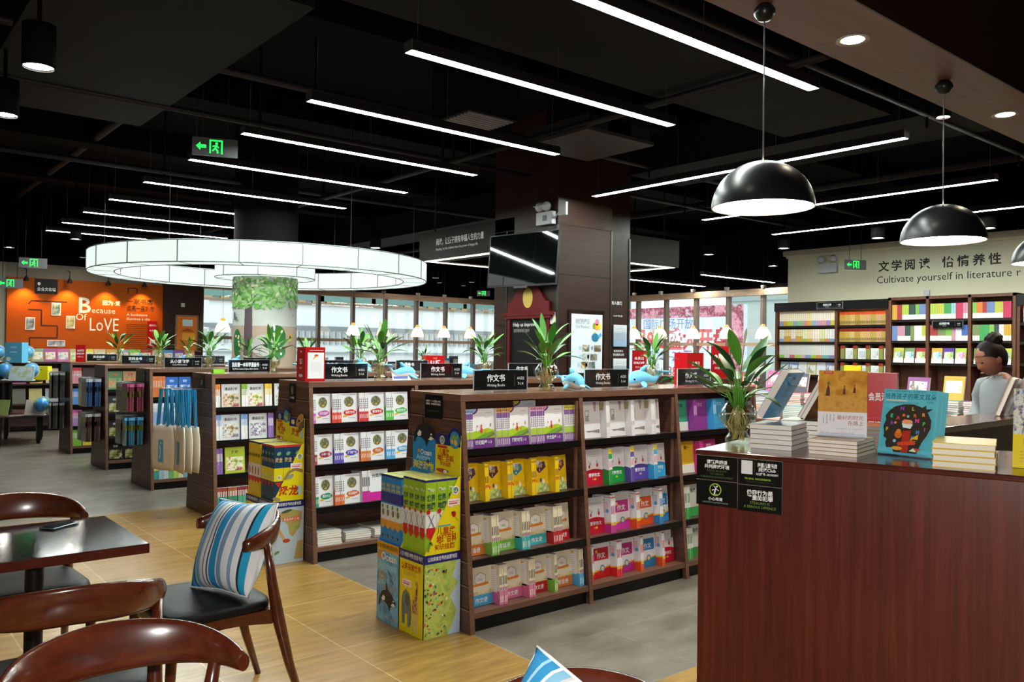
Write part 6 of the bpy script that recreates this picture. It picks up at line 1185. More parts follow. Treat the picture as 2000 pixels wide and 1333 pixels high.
def easel(s, t, z, rz, w, h, label, lean):
    M = Matrix.Translation(cw(s, t, z)) @ Matrix.Rotation(CA_+rz, 4, 'Z'); o = thing('book_easel', label, 'book stand', M=M); A = mat('#c9cccd', 0.1, 0, 0.5); m = MB()
    m.box(0, -0.022, 0, w, -0.018, 0.014, ACRYL); m.box(0, -0.022, 0, w, 0.07, 0.003, ACRYL); m.build('lip', o)
    m = MB(); m.box(0, 0.018, 0.003, w, 0.021, h, ACRYL, Matrix.Translation((0, 0, 0)) @ Matrix.Rotation(-lean, 4, 'X')); m.build('back_plate', o)
def cv_orange(m, f, w, h):
    m.rect(f, 0, h*.36, w, h, art('desert', ['#a8641a', '#c98a2c', '#d9a23c', '#b87822', '#dcae50'], 8), 1); m.poly(f, [(0, h*.36), (w, h*.36), (w, h*.55), (0, h*.66)], art('sand', ['#b87a2a', '#d6a046', '#c88c34'], 60), 2); m.rect(f, 0, 0, w, h*.36, mat('#e8e6ea', 0.3), 2)
    m.rect(f, w*.11, h*.945, w*.30, h*.985, mat('#c8201f', 0.3), 2); m.text(f, w*.13, h*.955, h*.02, '远方之旅书系', WHITE, 4, maxw=w*.15)
    for x, y, s in ((.15, .60, 1.15), (.50, .63, .75), (.71, .655, .7)):
        K = mat('#5a2c2c', 0.4); m.poly(f, [(w*x, h*y), (w*(x+.02*s), h*(y+.10*s)), (w*(x+.045*s), h*(y+.15*s)), (w*(x+.075*s), h*(y+.10*s)), (w*(x+.08*s), h*y)], K, 3); m.ell(f, w*(x+.05*s), h*(y+.165*s), w*.016*s, h*.016*s, mat('#3a2220', 0.4), 3, 8)
    m.ell(f, w*.21, h*.80, w*.035, h*.018, mat('#4a7a66', 0.4), 4, 10)
    m.text(f, w*.93, h*.25, h*.055, '最好的时光', mat('#a84a40', 0.4), 3, 'R', 0.0); m.text(f, w*.93, h*.17, h*.055, '在路上', mat('#a84a40', 0.4), 3, 'R', 0.0)
    for i, t in enumerate(('一个人走遍世界', '在最好的年纪里', '我要去旅行', '带上心去看')): m.text(f, w*(.12+.07*i), h*.30, h*.018, t, mat('#7a7a80', 0.4), 3, vert=True)
    m.text(f, w*.92, h*.10, h*.016, '让心灵随之远行，每一次出发都是归来', mat('#a8a8ac', 0.4), 3, 'R'); m.text(f, w*.06, h*.03, h*.035, 'On my way to Shangri-la', mat('#b9ac9c', 0.4), 3, maxw=w*.88)
def cv_cyan(m, f, w, h):
    for i in range(34): m.line(f, [(w*.03, h*(.10+.018*i)), (w*.97, h*(.09+.018*i))], h*.0035, mat('#2f8090', 0.4), 1)
    pts = [(.09, .30), (.06, .42), (.10, .52), (.08, .58), (.14, .66), (.24, .73), (.4, .77), (.58, .775), (.74, .73), (.80, .77), (.81, .71), (.93, .72), (.84, .66), (.92, .54), (.92, .42), (.86, .30), (.80, .22), (.76, .14), (.72, .03), (.30, .03), (.26, .10), (.16, .09), (.13, .17), (.15, .22), (.08, .26)]
    m.poly(f, [(w*x, h*y) for x, y in pts], mat('#3a332c', 0.3), 2)
    m.text(f, w*.5, h*.855, h*.075, '培养孩子的英文耳朵', mat('#173a44', 0.4), 3, 'C', 0.0, maxw=w*.93); m.text(f, w*.5, h*.955, h*.028, '台湾七年最畅销教养书，双语教育的八个方法', mat('#2a6a78', 0.4), 3, 'C', maxw=w*.94); m.rect(f, w*.06, h*.815, w*.45, h*.835, mat('#c9cdb0', 0.4), 3); m.text(f, w*.06, h*.78, h*.02, '从零岁开始打造家庭英语学习环境的五十个方法', mat('#2a6a78', 0.4), 3, maxw=w*.6); m.text(f, w*.93, h*.80, h*.028, '汪培珽', mat('#2a6a78', 0.4), 3, 'R')
    rg = random.Random(2); cs = ['#8a4ab8', '#b8b04a', '#d86a2a', '#e09a2a', '#e04a8a', '#5ab84a', '#3aa8b8', '#c84a9a', '#4a8ad0', '#3a98c8', '#3ac08a', '#d84a4a']
    for i, (ch, x, y, s) in enumerate((('N', .38, .68, .055), ('L', .58, .68, .055), ('R', .63, .58, .05), ('R', .78, .60, .05), ('M', .67, .50, .06), ('P', .80, .46, .055), ('C', .58, .44, .045), ('I', .82, .38, .05), ('M', .70, .33, .05), ('N', .62, .25, .045), ('E', .20, .56, .055), ('A', .32, .53, .055), ('R', .22, .45, .05), ('F', .14, .35, .055), ('C', .66, .18, .04), ('G', .60, .20, .04))): m.text(f, w*x, h*y, h*s, ch, mat(cs[i % 12], 0.4), 4, 'C', 0.05)
    for x, y, r, c in ((.42, .60, .03, '#d8642a'), (.5, .585, .025, '#8ac0c0'), (.28, .48, .025, '#e08a4a'), (.55, .52, .02, '#c86a9a'), (.45, .53, .02, '#d8482a'), (.30, .2, .03, '#8ac8e0')): m.ell(f, w*x, h*y, w*r, w*r, mat(c, 0.4), 4, 10)
    m.poly(f, [(w*.40, h*.48), (w*.60, h*.47), (w*.57, h*.40), (w*.43, h*.41)], mat('#dfe6e4', 0.4), 5); m.ell(f, w*.5, h*.50, w*.10, h*.035, mat('#e8a06a', 0.4), 6, 12)
    m.poly(f, [(w*.44, h*.36), (w*.58, h*.37), (w*.56, h*.04), (w*.42, h*.04)], mat('#b03020', 0.4), 5); m.poly(f, [(w*.36, h*.18), (w*.66, h*.22), (w*.68, h*.16), (w*.37, h*.13)], mat('#d8482a', 0.4), 6); m.ell(f, w*.36, h*.30, w*.07, h*.06, mat('#d86a1a', 0.4), 6, 12); m.ell(f, w*.36, h*.35, w*.045, h*.035, mat('#e0822a', 0.4), 7, 10); m.poly(f, [(w*.58, h*.24), (w*.72, h*.32), (w*.72, h*.24)], mat('#e8b02a', 0.4), 6); m.ell(f, w*.36, h*.09, w*.10, h*.03, mat('#e09a3a', 0.4), 6, 12); m.poly(f, [(w*.58, h*.06), (w*.66, h*.11), (w*.72, h*.05)], mat('#d8e0b0', 0.4), 6); m.poly(f, [(w*.66, h*.11), (w*.80, h*.10), (w*.72, h*.06)], mat('#c8483a', 0.4), 6)
def cv_blue(m, f, w, h):
    m.text(f, w*.55, h*.85, h*.06, '3·8=?', mat('#5a4a4a', 0.4), 2, 'C', 0.02)
    for i in range(16): m.rect(f, w*.1, h*(.70-.036*i), w*(.9-.2*(i % 5 == 4)), h*(.706-.036*i), mat('#1f6a9c', 0.4), 2)
    m.rect(f, w*.05, h*.93, w*.3, h*.94, mat('#2a5a80', 0.4), 2)
flat_stack('paperback', 5, 0.156, 0.21, 0.018, cw(.138, .183), CA_, 'cream-edged paperback', 'paperbacks in the pile beside the counter vase', jit=0.002, top='#8a8f98', where='pile beside the counter vase')
flat_stack('paperback', 4, 0.167, 0.215, 0.0135, cw(.361, .150), CA_-0.07, 'white-edged paperback with brown cover', 'paperbacks under the desert travel book', jit=0.002, top='#b08a5c', spine='#8a6a4a', where='pile under the desert travel book')
flat_stack('paperback', 5, 0.16, 0.2, 0.018, cw(.17, .46), CA_+0.05, 'cream-edged paperback', 'paperbacks in the rear pile behind the blue book', jit=0.003, top='#6f7a70', where='rear pile behind the thick blue book')
flat_stack('paperback', 6, 0.165, 0.2, 0.0145, cw(.40, .43), CA_-0.05, 'grey-edged paperback with orange cover', 'paperbacks in the rear pile behind the desert book', jit=0.003, top='#b9743a', page=mat('#8f8a88', 0.7), where='rear pile behind the desert travel book')
easel(.37, .255, 1.2045, R(11), 0.155, 0.16, 'clear acrylic easel under the desert travel book', R(17)); cbook(.366, .252, 1.208, R(11), R(17), 0.166, 0.245, 0.011, cv_orange, 'upright travel book with an orange desert cover on the paperback pile', name='travel_book')
easel(.566, .30, 1.1505, R(-12), 0.17, 0.16, 'clear acrylic easel under the cyan parenting book', R(15))
cbook(.560, .300, 1.156, R(-12.5), R(15), 0.186, 0.232, 0.010, cv_cyan, 'cyan parenting book with a black head full of letters on the counter', '#62bfcf', name='parenting_book')
for k in (1, 2): cbook(.560+.012*k, .300+.0125*k, 1.156, R(-12.5), R(15), 0.186, 0.232-.003*k, 0.010, None, 'plain cyan copy standing %s behind the cyan parenting book' % ('directly', 'second')[k-1], '#62bfcf', name='parenting_book')
P = Vector((2.85, 1.84, 0)); 
def away_book(P, z, az, lean, w, h, th, base, cov, label, name='book'):
    M = Matrix.Translation((P[0], P[1], z)) @ Matrix.Rotation(az, 4, 'Z') @ Matrix.Rotation(lean, 4, 'X') @ Matrix.Translation((-w/2, 0, 0)); o = thing(name, label, 'book', M=M)
    m = MB(); B = mat(base, 0.2, 0, 0.5, 0.3); m.box(0, 0, 0, w, 0.0012, h, B); m.box(0, th-0.0012, 0, w, th, h, B); m.box(w-0.0012, 0, 0, w, th, h, B)
    if cov: cov(m, Fr((0, 0, 0), (1, 0, 0), (0, 0, 1), (0, -1, 0)), w, h)
    m.build('cover', o); m = MB(); m.box(0.002, 0.0012, 0.0015, w-0.0012, th-0.0012, h-0.0015, PAPER); m.build('page_block', o)
away_book((2.845, 1.845), 1.252, R(8), R(30), 0.15, 0.205, 0.030, '#3f9ccb', cv_blue, 'thick blue book shown from its back on the pile beside the vase', 'novel')
q = cw(.27, .56, 0); 
for k in range(2): away_book((q.x+0.012*k, q.y+0.022*k), 1.242, R(5), R(30), 0.15, 0.205, 0.018, '#7a4a26', None, ('brown covered book leaning behind the desert travel book', 'second brown book leaning behind the desert travel book')[k], 'novel')
q = cw(.45, .64); standee(q.x, q.y, 1.151, 0.115, 0.08, 0.28, CA_+0.1, 'glossy red box standee on the counter behind the desert travel book', 'club')
flat_stack('magazine', 4, 0.175, 0.25, 0.0195, cw(.768, .058), CA_+0.05, 'thick yellow-edged magazine', 'yellow magazines piled on the counter', jit=0.002, top='#d9b43a', spine='#c9c4b8', ct=0.0022, page=mat('#e9e4d2', 0.7), where='pile beside the cyan parenting book')
q = cw(.768, .058, 1.15+4*0.0195+0.0003); m = MB(); 
def cv_yel(m, f, w, h):
    m.rect(f, 0, 0, w, h*.42, mat('#ead016', 0.25), 1); m.rect(f, 0, h*.42, w, h, art('bluebloom', ['#2a4ab0', '#4a7ad0', '#dfe0c0', '#3a2a80', '#8ab0e0'], 40), 1); m.text(f, w*.35, h*.30, h*.06, '捕梦的人', mat('#b89a10', 0.4), 3, 'C', 0.0)
    for i in range(4): m.rect(f, w*.1, h*(.2-.04*i), w*.5, h*(.205-.04*i), mat('#8a7a20', 0.4), 3)
cbook(.978, .20, 1.151, 0.0, R(14), 0.19, 0.255, 0.012, cv_yel, 'yellow and blue flowered book standing at the photo edge of the counter', name='picture_book')
# second counter
o = thing('sales_counter', 'service counter with shade-darkened body running behind the first one, seen past the yellow magazines', 'counter', (3.75, 1.78, 0), R(1.5)); m = MB(); m.box(0, 0, 1.115, 5.0, 0.28, 1.15, W_COUNTERTOP); bevel(m.build('counter_top', o), 0.006, 2); m = MB(); m.box(0.03, 0.03, 0, 5.0, 0.26, 1.115, wood('counter_shaded', '#1d0f0c', '#241411', '#2c1914', (3, 30, 3), 0.4)); m.build('body', o)  # shade on the body front is put into its darkened wood colour
for k, (x, y, c, l) in enumerate(((5.42, 1.95, '#4a2c22', 'dark brown book leaning on the service counter, before the person'), (5.46, 1.97, '#4a2c22', 'second dark brown book leaning on the service counter'), (5.58, 1.93, '#8a5a3a', 'tan book leaning on the service counter at the photo edge'), (5.62, 1.95, '#8a5a3a', 'second tan book leaning on the service counter at the photo edge'))): away_book((x, y), 1.151+0.04*0, R(12), R(20), 0.165, 0.235, 0.026, c, None, l, 'novel')
# ================================================================== CAFE FURNITURE
def make_chair(loc, rz, label, first=None):
    if first is not None: return dup(first, loc, rz, label)
    o = thing('elbow_chair', label, 'chair', loc, rz, 'walnut elbow chairs in the cafe corner')
    # seat pad: front at +y
    m = MB(); rs = []
    def outline(sc, z, n=40):
        P = []
        for j in range(n):
            a = 2*math.pi*j/n; c, s = math.cos(a), math.sin(a); e = 0.36
            x = math.copysign(abs(c)**e, c); y = math.copysign(abs(s)**e, s); wx = 0.262-0.022*(1-y)/2*1.6
            P.append(Vector((x*wx*sc, (y*0.222)*sc+0.045, z)))
        return P
    for sc, z in ((0.97, 0.435), (1.0, 0.442), (1.0, 0.456), (0.985, 0.468), (0.93, 0.476), (0.7, 0.479), (0.3, 0.478), (0.02, 0.477)): rs.append(outline(sc, z))
    m.rings(rs, mat('#0b0c0e', 0.5, 0, 0.22)); m.build('seat', o)
    m = MB()
    def rail(a, b, h0=0.375, h1=0.435, t=0.022, arch=0.02):
        a, b = Vector(a), Vector(b); d = (b-a).normalized(); nn = Vector((-d.y, d.x, 0))*t/2; L, n = [], 8
        for i in range(n+1):
            u = i/n; p = a+(b-a)*u; zb = h0+arch*math.sin(math.pi*u); L.append([p-nn+Vector((0, 0, zb)), p+nn+Vector((0, 0, zb)), p+nn+Vector((0, 0, h1)), p-nn+Vector((0, 0, h1))])
        m.rings(L, W_CHAIR, False)
    rail((-0.235, 0.235, 0), (0.235, 0.235, 0)); rail((-0.215, -0.16, 0), (0.215, -0.16, 0)); rail((-0.235, 0.235, 0), (-0.215, -0.16, 0)); rail((0.215, -0.16, 0), (0.235, 0.235, 0))
    m.build('seat_rail', o)
    for s in (-1, 1):
        m = MB(); m.tube([(s*0.262, 0.262, 0), (s*0.25, 0.25, 0.2), (s*0.24, 0.238, 0.40), (s*0.238, 0.235, 0.44)], [0.013, 0.018, 0.023, 0.021], W_CHAIR, 12); m.build('leg', o)
        m = MB(); m.tube([(s*0.235, -0.30, 0), (s*0.228, -0.235, 0.2), (s*0.222, -0.185, 0.40), (s*0.228, -0.155, 0.55), (s*0.240, -0.125, 0.71)], [0.013, 0.019, 0.026, 0.02, 0.015], W_CHAIR, 12); m.build('leg', o)
    m = MB(); N = 32; rs = []
    for i in range(N+1):
        u = -1+2*i/N; a = abs(u)
        x = 0.265*math.sin(u*math.pi/2*0.98); y = -0.235+0.215*(a**2.1)
        z = 0.725+0.030*(1-a**2)-0.01*a; hh = 0.024+0.036*(1-a**2.2); th = 0.017-0.004*(1-a)
        tx = 0.265*math.cos(u*math.pi/2*0.98)*math.pi/2; ty = 0.215*2.1*(a**1.1)*math.copysign(1, u) if a > 0 else 0
        d = Vector((tx, ty, 0)).normalized(); nn = Vector((-d.y, d.x, 0)); tilt = 0.25*(1-a)
        if a == 1: hh *= 0.9; th *= 0.9
        rs.append([Vector((x, y, z)) + nn*(th*math.cos(2*math.pi*j/14)-hh*math.sin(2*math.pi*j/14)*tilt) + Vector((0, 0, hh*math.sin(2*math.pi*j/14))) for j in range(14)])
    m.rings(rs, W_CHAIR); m.build('backrest', o)
    return o
ch = make_chair((1.272, 3.455, 0), R(90), 'walnut elbow chair holding a striped cushion, beside the dark cafe table')
make_chair((0.60, 2.86, 0), R(-6), 'walnut elbow chair tucked in at the cafe table with its back to us', ch)
make_chair((0.56, 1.98, 0), R(184), 'walnut elbow chair in front of the tucked one, showing only its curved back', ch)
make_chair((0.68, 4.18, 0), R(178), 'walnut elbow chair on the far side of the cafe table', ch)
make_chair((1.085, 1.175, 0), R(90), 'walnut elbow chair cut by the lower photo edge, with a second striped cushion', ch)
# cushions
def cushion(M, label):
    o = thing('striped_cushion', label, 'cushion', M=M, group='striped cushions'); n = 44; k = 26
    st = [('#2f8fc4', 5), ('#9fd0e6', 1), ('#2f8fc4', 3), ('#dfe6ea', 1), ('#7fb4cf', 3), ('#cfc9c2', 1), ('#e6eaee', 2), ('#8f8a94', 1), ('#e9ecf0', 2), ('#3a3440', 1), ('#e9ecf0', 1), ('#2c9ad2', 5), ('#e9edf0', 1), ('#7f9fbf', 3), ('#e9edf0', 4), ('#86a8c8', 2), ('#e9edf0', 3), ('#2f2c3a', 1), ('#25a3d0', 3), ('#e9edf0', 2)]
    seq = [c for c, w in st for _ in range(w)]; n = len(seq); S = 0.195
    V = {}
    m = MB(); b = 0
    for side in (1, -1):
        base = len(m.v)
        for i in range(n+1):
            for j in range(k+1):
                u, v = -1+2*i/n, -1+2*j/k; th = 0.092*((1-abs(u)**2.6)*(1-abs(v)**2.6))**0.62
                pin = 1-0.07*(1-abs(u))*abs(v)**6 - 0.02; pin2 = 1-0.07*(1-abs(v))*abs(u)**6
                wob = 0.004*math.sin(7*u+3*v)*(1-abs(u))*(1-abs(v))
                m.v.append((u*S*pin2, -side*(th+wob)-(0.0), v*S*pin+S))
        for i in range(n):
            for j in range(k):
                a = base+i*(k+1)+j; f = (a, a+k+1, a+k+2, a+1)
                m.f.append(f if side == 1 else f[::-1]); m.mi.append(m._m(mat(seq[i], 0.85))); m.sm.append(True)
    m.build('cushion_cover', o)
    m = MB(); pts = []
    for u, v in [(-1+2*i/10, -1) for i in range(10)] + [(1, -1+2*i/10) for i in range(10)] + [(1-2*i/10, 1) for i in range(10)] + [(-1, 1-2*i/10) for i in range(11)]:
        pin = 1-0.07*(1-abs(u))*abs(v)**6-0.02; pin2 = 1-0.07*(1-abs(v))*abs(u)**6; pts.append((u*S*pin2, 0, v*S*pin+S))
    m.tube(pts, 0.004, mat('#e3e7ea', 0.8), 6, False); m.build('piping', o)
cushion(Matrix.Translation((1.272, 3.400, 0.488)) @ Matrix.Rotation(R(-77), 4, 'Z') @ Matrix.Rotation(R(-24), 4, 'X') @ Matrix.Rotation(R(-4), 4, 'Y'), 'blue and white striped cushion standing on the chair beside the cafe table')
cushion(Matrix.Translation((1.025, 1.185, 0.49)) @ Matrix.Rotation(R(-84), 4, 'Z') @ Matrix.Rotation(R(-22), 4, 'X') @ Matrix.Rotation(R(12), 4, 'Y'), 'blue and white striped cushion peeking up at the lower photo edge')
# table
o = thing('cafe_table', 'dark square cafe table with glossy top and black pedestal', 'table', (0.672, 3.78, 0))
m = MB(); m.box(-0.34, -0.34, 0.682, 0.34, 0.34, 0.72, W_TABLE_EDGE, top=W_LAM); bevel(m.build('tabletop', o), 0.003, 2)
m = MB(); m.lathe([(0.001, 0.66), (0.12, 0.66), (0.12, 0.682), (0.001, 0.682)], BLACK, 20); m.lathe([(0.034, 0.03), (0.034, 0.66)], BLACK, 24); m.build('pedestal', o)
m = MB(); m.lathe([(0.22, 0.0), (0.22, 0.012), (0.05, 0.035), (0.034, 0.04)], BLACK, 32); m.build('base_plate', o)
o = thing('smartphone', 'black smartphone lying on the glossy cafe table', 'phone', (0.80, 3.985, 0.7215), R(38)); m = MB(); m.box(-0.075, -0.037, 0, 0.075, 0.037, 0.008, mat('#8a8c92', 0.2, 0.8)); bevel(m.build('case', o), 0.003, 2); m = MB(); m.box(-0.072, -0.034, 0.008, 0.072, 0.034, 0.0085, mat('#08090c', 0.06)); m.build('screen', o)

# ================================================================== BIG COLUMN FITTINGS
o = thing('television', 'black flat television on the big dark column reflecting the ceiling lights', 'television', (6.13, 7.13, 2.53), M=Matrix.Translation((6.055, 7.135, 2.53)) @ Matrix.Rotation(R(-90), 4, 'Z') @ Matrix.Rotation(R(-4), 4, 'X') @ Matrix.Rotation(R(7), 4, 'Z'))
m = MB(); m.box(-0.53, 0.0, -0.305, 0.53, 0.035, 0.305, mat('#0c0c0d', 0.3)); m.build('case', o); m = MB(); m.box(-0.512, -0.003, -0.285, 0.512, 0.0, 0.290, mat('#0b0d0e', 0.035, 0, 0.9)); m.build('screen', o)
m = MB(); m.box(-0.1, -0.004, -0.325, 0.1, 0.015, -0.305, mat('#3a3c40', 0.3)); m.build('sensor_bar', o); m = MB(); m.box(-0.15, 0.035, -0.15, 0.15, 0.10, 0.15, BLACK); m.build('bracket', o)
o = thing('emergency_light', 'white twin-head emergency lamp above the television', 'emergency light', (6.19, 6.86, 2.90)); EW = mat('#b5b8bc', 0.4)
m = MB(); m.box(-0.06, -0.13, 0, 0, 0.13, 0.14, EW); m.box(-0.062, -0.05, 0.04, -0.06, 0.02, 0.10, mat('#6a6e72', 0.4)); m.build('case', o)
for y in (-0.03, 0.08): m = MB(); m.ball((-0.05, y, 0.20), 0.055, EW, 14, 8); m.lathe([(0.001, 0.0), (0.045, 0.0)], mat('#e3e6e8', 0.1), 14, (-0.10, y, 0.2)); m.build('lamp_head', o)
m = MB(); m.box(-0.03, -0.32, 0.08, 0, -0.20, 0.22, EW); m.tube([(-0.02, -0.2, 0.12), (-0.02, -0.13, 0.06)], 0.008, EW, 6); m.build('junction_box', o)
o = thing('emergency_light', 'white twin-head emergency lamp high on the beige lettered wall', 'emergency light', (12.29, 6.95, 2.80)); m = MB(); m.box(-0.06, -0.16, 0, 0, 0.16, 0.15, EW); m.build('case', o)
for y in (-0.1, 0.1): m = MB(); m.ball((-0.06, y, 0.22), 0.06, EW, 12, 8); m.build('lamp_head', o)
o = thing('wall_switch', 'small white box on the beige wall under the English lettering', 'switch', (12.29, 5.42, 2.36)); m = MB(); m.box(-0.03, -0.04, 0, 0, 0.04, 0.09, EW); m.build('housing', o)
# blackboard with crest
o = thing('framed_blackboard', 'blackboard in a dark red frame with a gold oval crest on the big column', 'blackboard', (6.195, 7.15, 1.10)); DRD = mat('#5a0f14', 0.4)
f = Fr((0, 0, 0), (0, -1, 0), (0, 0, 1), (-1, 0, 0))
m = MB(); pts = [(-.36, 0.83), (.36, .83), (.36, .95), (.30, .96), (.26, 1.0), (.22, 1.06), (.16, 1.12), (.08, 1.15), (-.08, 1.15), (-.16, 1.12), (-.22, 1.06), (-.26, 1.0), (-.30, .96), (-.36, .95)]
m.prism([f.p(x, y) for x, y in pts], (-0.035, 0, 0), DRD); m.box(-0.06, -.43, .80, 0, .43, .84, DRD); m.box(-0.05, -.40, .765, 0, .40, .80, DRD); m.box(-0.035, -.36, 0, 0, -.315, .77, DRD); m.box(-0.035, .315, 0, 0, .36, .77, DRD); m.box(-0.035, -.36, 0, 0, .36, .05, DRD); m.build('frame', o)
m = MB(); m.box(-0.015, -.315, .05, 0, .315, .765, mat('#0d0c0d', 0.5)); g = Fr((-0.0155, .315, 0), (0, -1, 0), (0, 0, 1), (-1, 0, 0)); m.text(g, .04, .68, .045, 'Help us improve', mat('#d8d8d6', 0.6), 2, bold=0.02, maxw=.40); m.text(g, .05, .615, .032, '请您帮助我们进步', mat('#a8a8a6', 0.6), 2, maxw=.28); m.build('board', o)
m = MB(); m.ell(Fr((-0.036, 0, 0), (0, -1, 0), (0, 0, 1), (-1, 0, 0)), 0, 1.0, .085, .115, mat('#b9a24e', 0.4), 1, 24); m.build('crest', o)
m = MB(); m.box(-0.012, 0, 0, 0, 0.09, 0.13, mat('#d3d4d4', 0.5)); tag(m.build('switch_plate', None, (6.193, 6.72, 1.80)), 'white switch plate beside the red blackboard frame', 'switch')
# product poster
o = thing('framed_poster', 'white Our Product poster with balloons and a blue whale on the big column', 'poster', (6.36, 6.69, 1.24)); m = MB(); m.box(0, -0.012, 0, 0.565, -0.008, 0.73, ACRYL); m.box(0, -0.008, 0, 0.565, 0, 0.73, mat('#2c1c18', 0.2)); m.build('backing', o)
m = MB(); m.box(0.04, -0.0105, 0.02, 0.53, -0.0085, 0.68, mat('#e6e8ea', 0.4)); f = Fr((0.04, -0.0108, 0.02), (1, 0, 0), (0, 0, 1), (0, -1, 0)); m.text(f, .06, .555, .048, '我们的产品', mat('#3a3a3c', 0.5), 2, maxw=.22); m.text(f, .06, .50, .04, 'Our Product', mat('#5a5a5c', 0.5), 2, maxw=.22)
for x, y, c in ((.36, .53, '#c8d83a'), (.40, .575, '#e07a9a'), (.44, .53, '#d8d83a'), (.40, .52, '#e0a83a')): m.ell(f, x, y, .032, .038, mat(c, 0.4), 2+int(x*50) % 3, 14)
m.ell(f, .375, .40, .06, .05, mat('#3fa3d4', 0.4), 2, 18); m.poly(f, [(.42, .42), (.46, .46), (.47, .43), (.49, .44), (.44, .39)], mat('#3fa3d4', 0.4), 3); m.ell(f, .37, .455, .02, .01, mat('#9ac84a', 0.4), 3, 8)
for i, (x, y) in enumerate(((.17, .24), (.36, .24), (.17, .14), (.30, .14), (.15, .05), (.27, .05))): m.rect(f, x, y, x+.11, y+.075, art('foto%d' % (i % 3), [['#7a4a3a', '#d8c8b0', '#4a5a4a', '#c89a6a'], ['#c8a04a', '#e6d8b0', '#6a4a2a', '#a8783a'], ['#3a4a4a', '#8ab0a0', '#d8d0c8', '#5a3a4a']][i % 3], 30), 2); m.rect(f, x-.05, y+.02, x-.015, y+.06, mat('#a8d0e4', 0.4), 2)
m.build('print', o)

# ================================================================== TALL BOOKCASES ON THE BEIGE WALL
def bookcase(name, label, ya, yb, bays, x0, zt, shelves, base_z=0.0, fascia=False):
    """front faces -x; ya>yb ; bays = y boundaries"""
    o = thing(name, label, 'bookcase', (x0, yb, 0)); dep = 12.29-x0
    m = MB(); m.box(dep-0.015, 0, 0, dep, ya-yb, zt, W_CASE); m.build('back_panel', o)
    for y in bays: m = MB(); m.box(0, y-yb-0.02, 0, dep-0.015, y-yb+0.02, zt, W_CASE); m.build('side_panel', o)
    m = MB(); m.box(0, 0, zt-0.04, dep, ya-yb, zt, W_CASE); m.build('top_board', o)
    for a, b in zip(bays, bays[1:]):
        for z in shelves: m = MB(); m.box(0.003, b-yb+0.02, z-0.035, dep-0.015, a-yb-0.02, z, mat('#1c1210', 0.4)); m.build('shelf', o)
    if fascia:
        m = MB(); m.box(-0.03, 0.0, zt-0.13, 0.0, ya-yb, zt+0.01, mat('#131214', 0.3)); m.build('fascia', o)
        for a, b in zip(bays, bays[1:]):
            m = MB(); m.box(0.02, b-yb+0.06, zt-0.062, 0.05, a-yb-0.06, zt-0.05, emit('#ffcf86', 14.0 if a == bays[0] else 9.0)); m.build('led_strip', o)
    return o
bookcase('bookcase', 'tall lit wooden bookcase with black header under the lettered wall', 7.72, 5.84, (7.70, 6.66, 5.865), 12.0, 2.32, (1.955, 1.70, 1.44, 1.18, 0.9), fascia=True)
bookcase('bookcase', 'tall wooden bookcase of three narrow bays with colourful spines', 5.835, 4.15, (5.815, 5.28, 4.72, 4.17), 11.98, 2.345, (2.02, 1.715, 1.40))
bookcase('bookcase', 'tall dark bookcase at the photo edge beyond the colourful one', 4.14, 1.2, (4.13, 3.2, 2.2, 1.2), 12.0, 2.31, (1.95, 1.70, 1.42, 1.15), fascia=True)
name_sign(11.955, 6.95, 2.205, 0.42, 0.10, '经典文学', 'Literature', 'black literature sign on the header of the lit bookcase', 'category signs', R(-90)); name_sign(11.965, 5.20, 1.885, 0.40, 0.10, '校园图书', 'Campus', 'black campus sign on a shelf edge of the colourful bookcase', 'category signs', R(-90))
SP = {}
def spine_book(h, t, c1, c2, frac, d=0.16, mid=None):
    k = (round(h, 3), round(t, 4), c1, c2, frac, mid)
    if k not in SP:
        m = MB(); m.box(0, 0, 0, d, t, h, mat(c1, 0.5), top=PAPER); f = Fr((0, t, 0), (0, -1, 0), (0, 0, 1), (-1, 0, 0)); m.rect(f, 0, 0, t, h*frac, mat(c2, 0.5)); 
        if mid: m.rect(f, 0, h*.60, t, h*.66, mat(mid, 0.5))
        m.rect(f, 0, 0, t*.08, h, mat('#8a7a6a', 0.6), 2); SP[k] = m.mesh('paperback')
    return SP[k]
rs_ = random.Random(21)
def spine_run(y0, y1, x, z, h, spec, where, name):
    """spec: list of (n, thickness, colour, foot colour, foot share, words)"""
    tot = sum(n*t for n, t, *_ in spec); k = (y0-y1)/tot; y = y0
    for n, t, c1, c2, fr, words in spec:
        tt = t*k
        for i in range(n):
            y -= tt; o = link(name, spine_book(h, tt*0.96, c1, c2, fr), None, (x, y, z+0.001)); tag(o, '%s spines, %s' % (words, where), 'book', '%s spines, %s' % (words, where))
PAL1 = [('#efe3cc', '#8a9ac0', 'white and lavender'), ('#efe6cf', '#d09a3a', 'white and amber'), ('#eee6c8', '#b0c04a', 'white and lime'), ('#efe6d4', '#8aa0d0', 'white and blue'), ('#ebe6cc', '#8ac08a', 'white and mint'), ('#efe2cf', '#d88a90', 'white and rose'), ('#efdfa8', '#e0b03a', 'cream and gold'), ('#ebe6d8', '#8ab8d0', 'white and sky'), ('#efe2d8', '#c89ab8', 'white and mauve'), ('#efe0d0', '#d8989a', 'white and salmon'), ('#ebe0dc', '#a08ac0', 'white and violet'), ('#eee4c4', '#c8c04a', 'white and olive')]
W1 = 'top row of the lit bookcase, white series'
spine_run(7.66, 6.70, 12.03, 1.955, 0.23, [(3 if i in (2, 4, 8) else 2, 0.03, c, d, 0.34, w) for i, (c, d, w) in enumerate(PAL1)], 'top row of the lit bookcase', 'series_paperback')
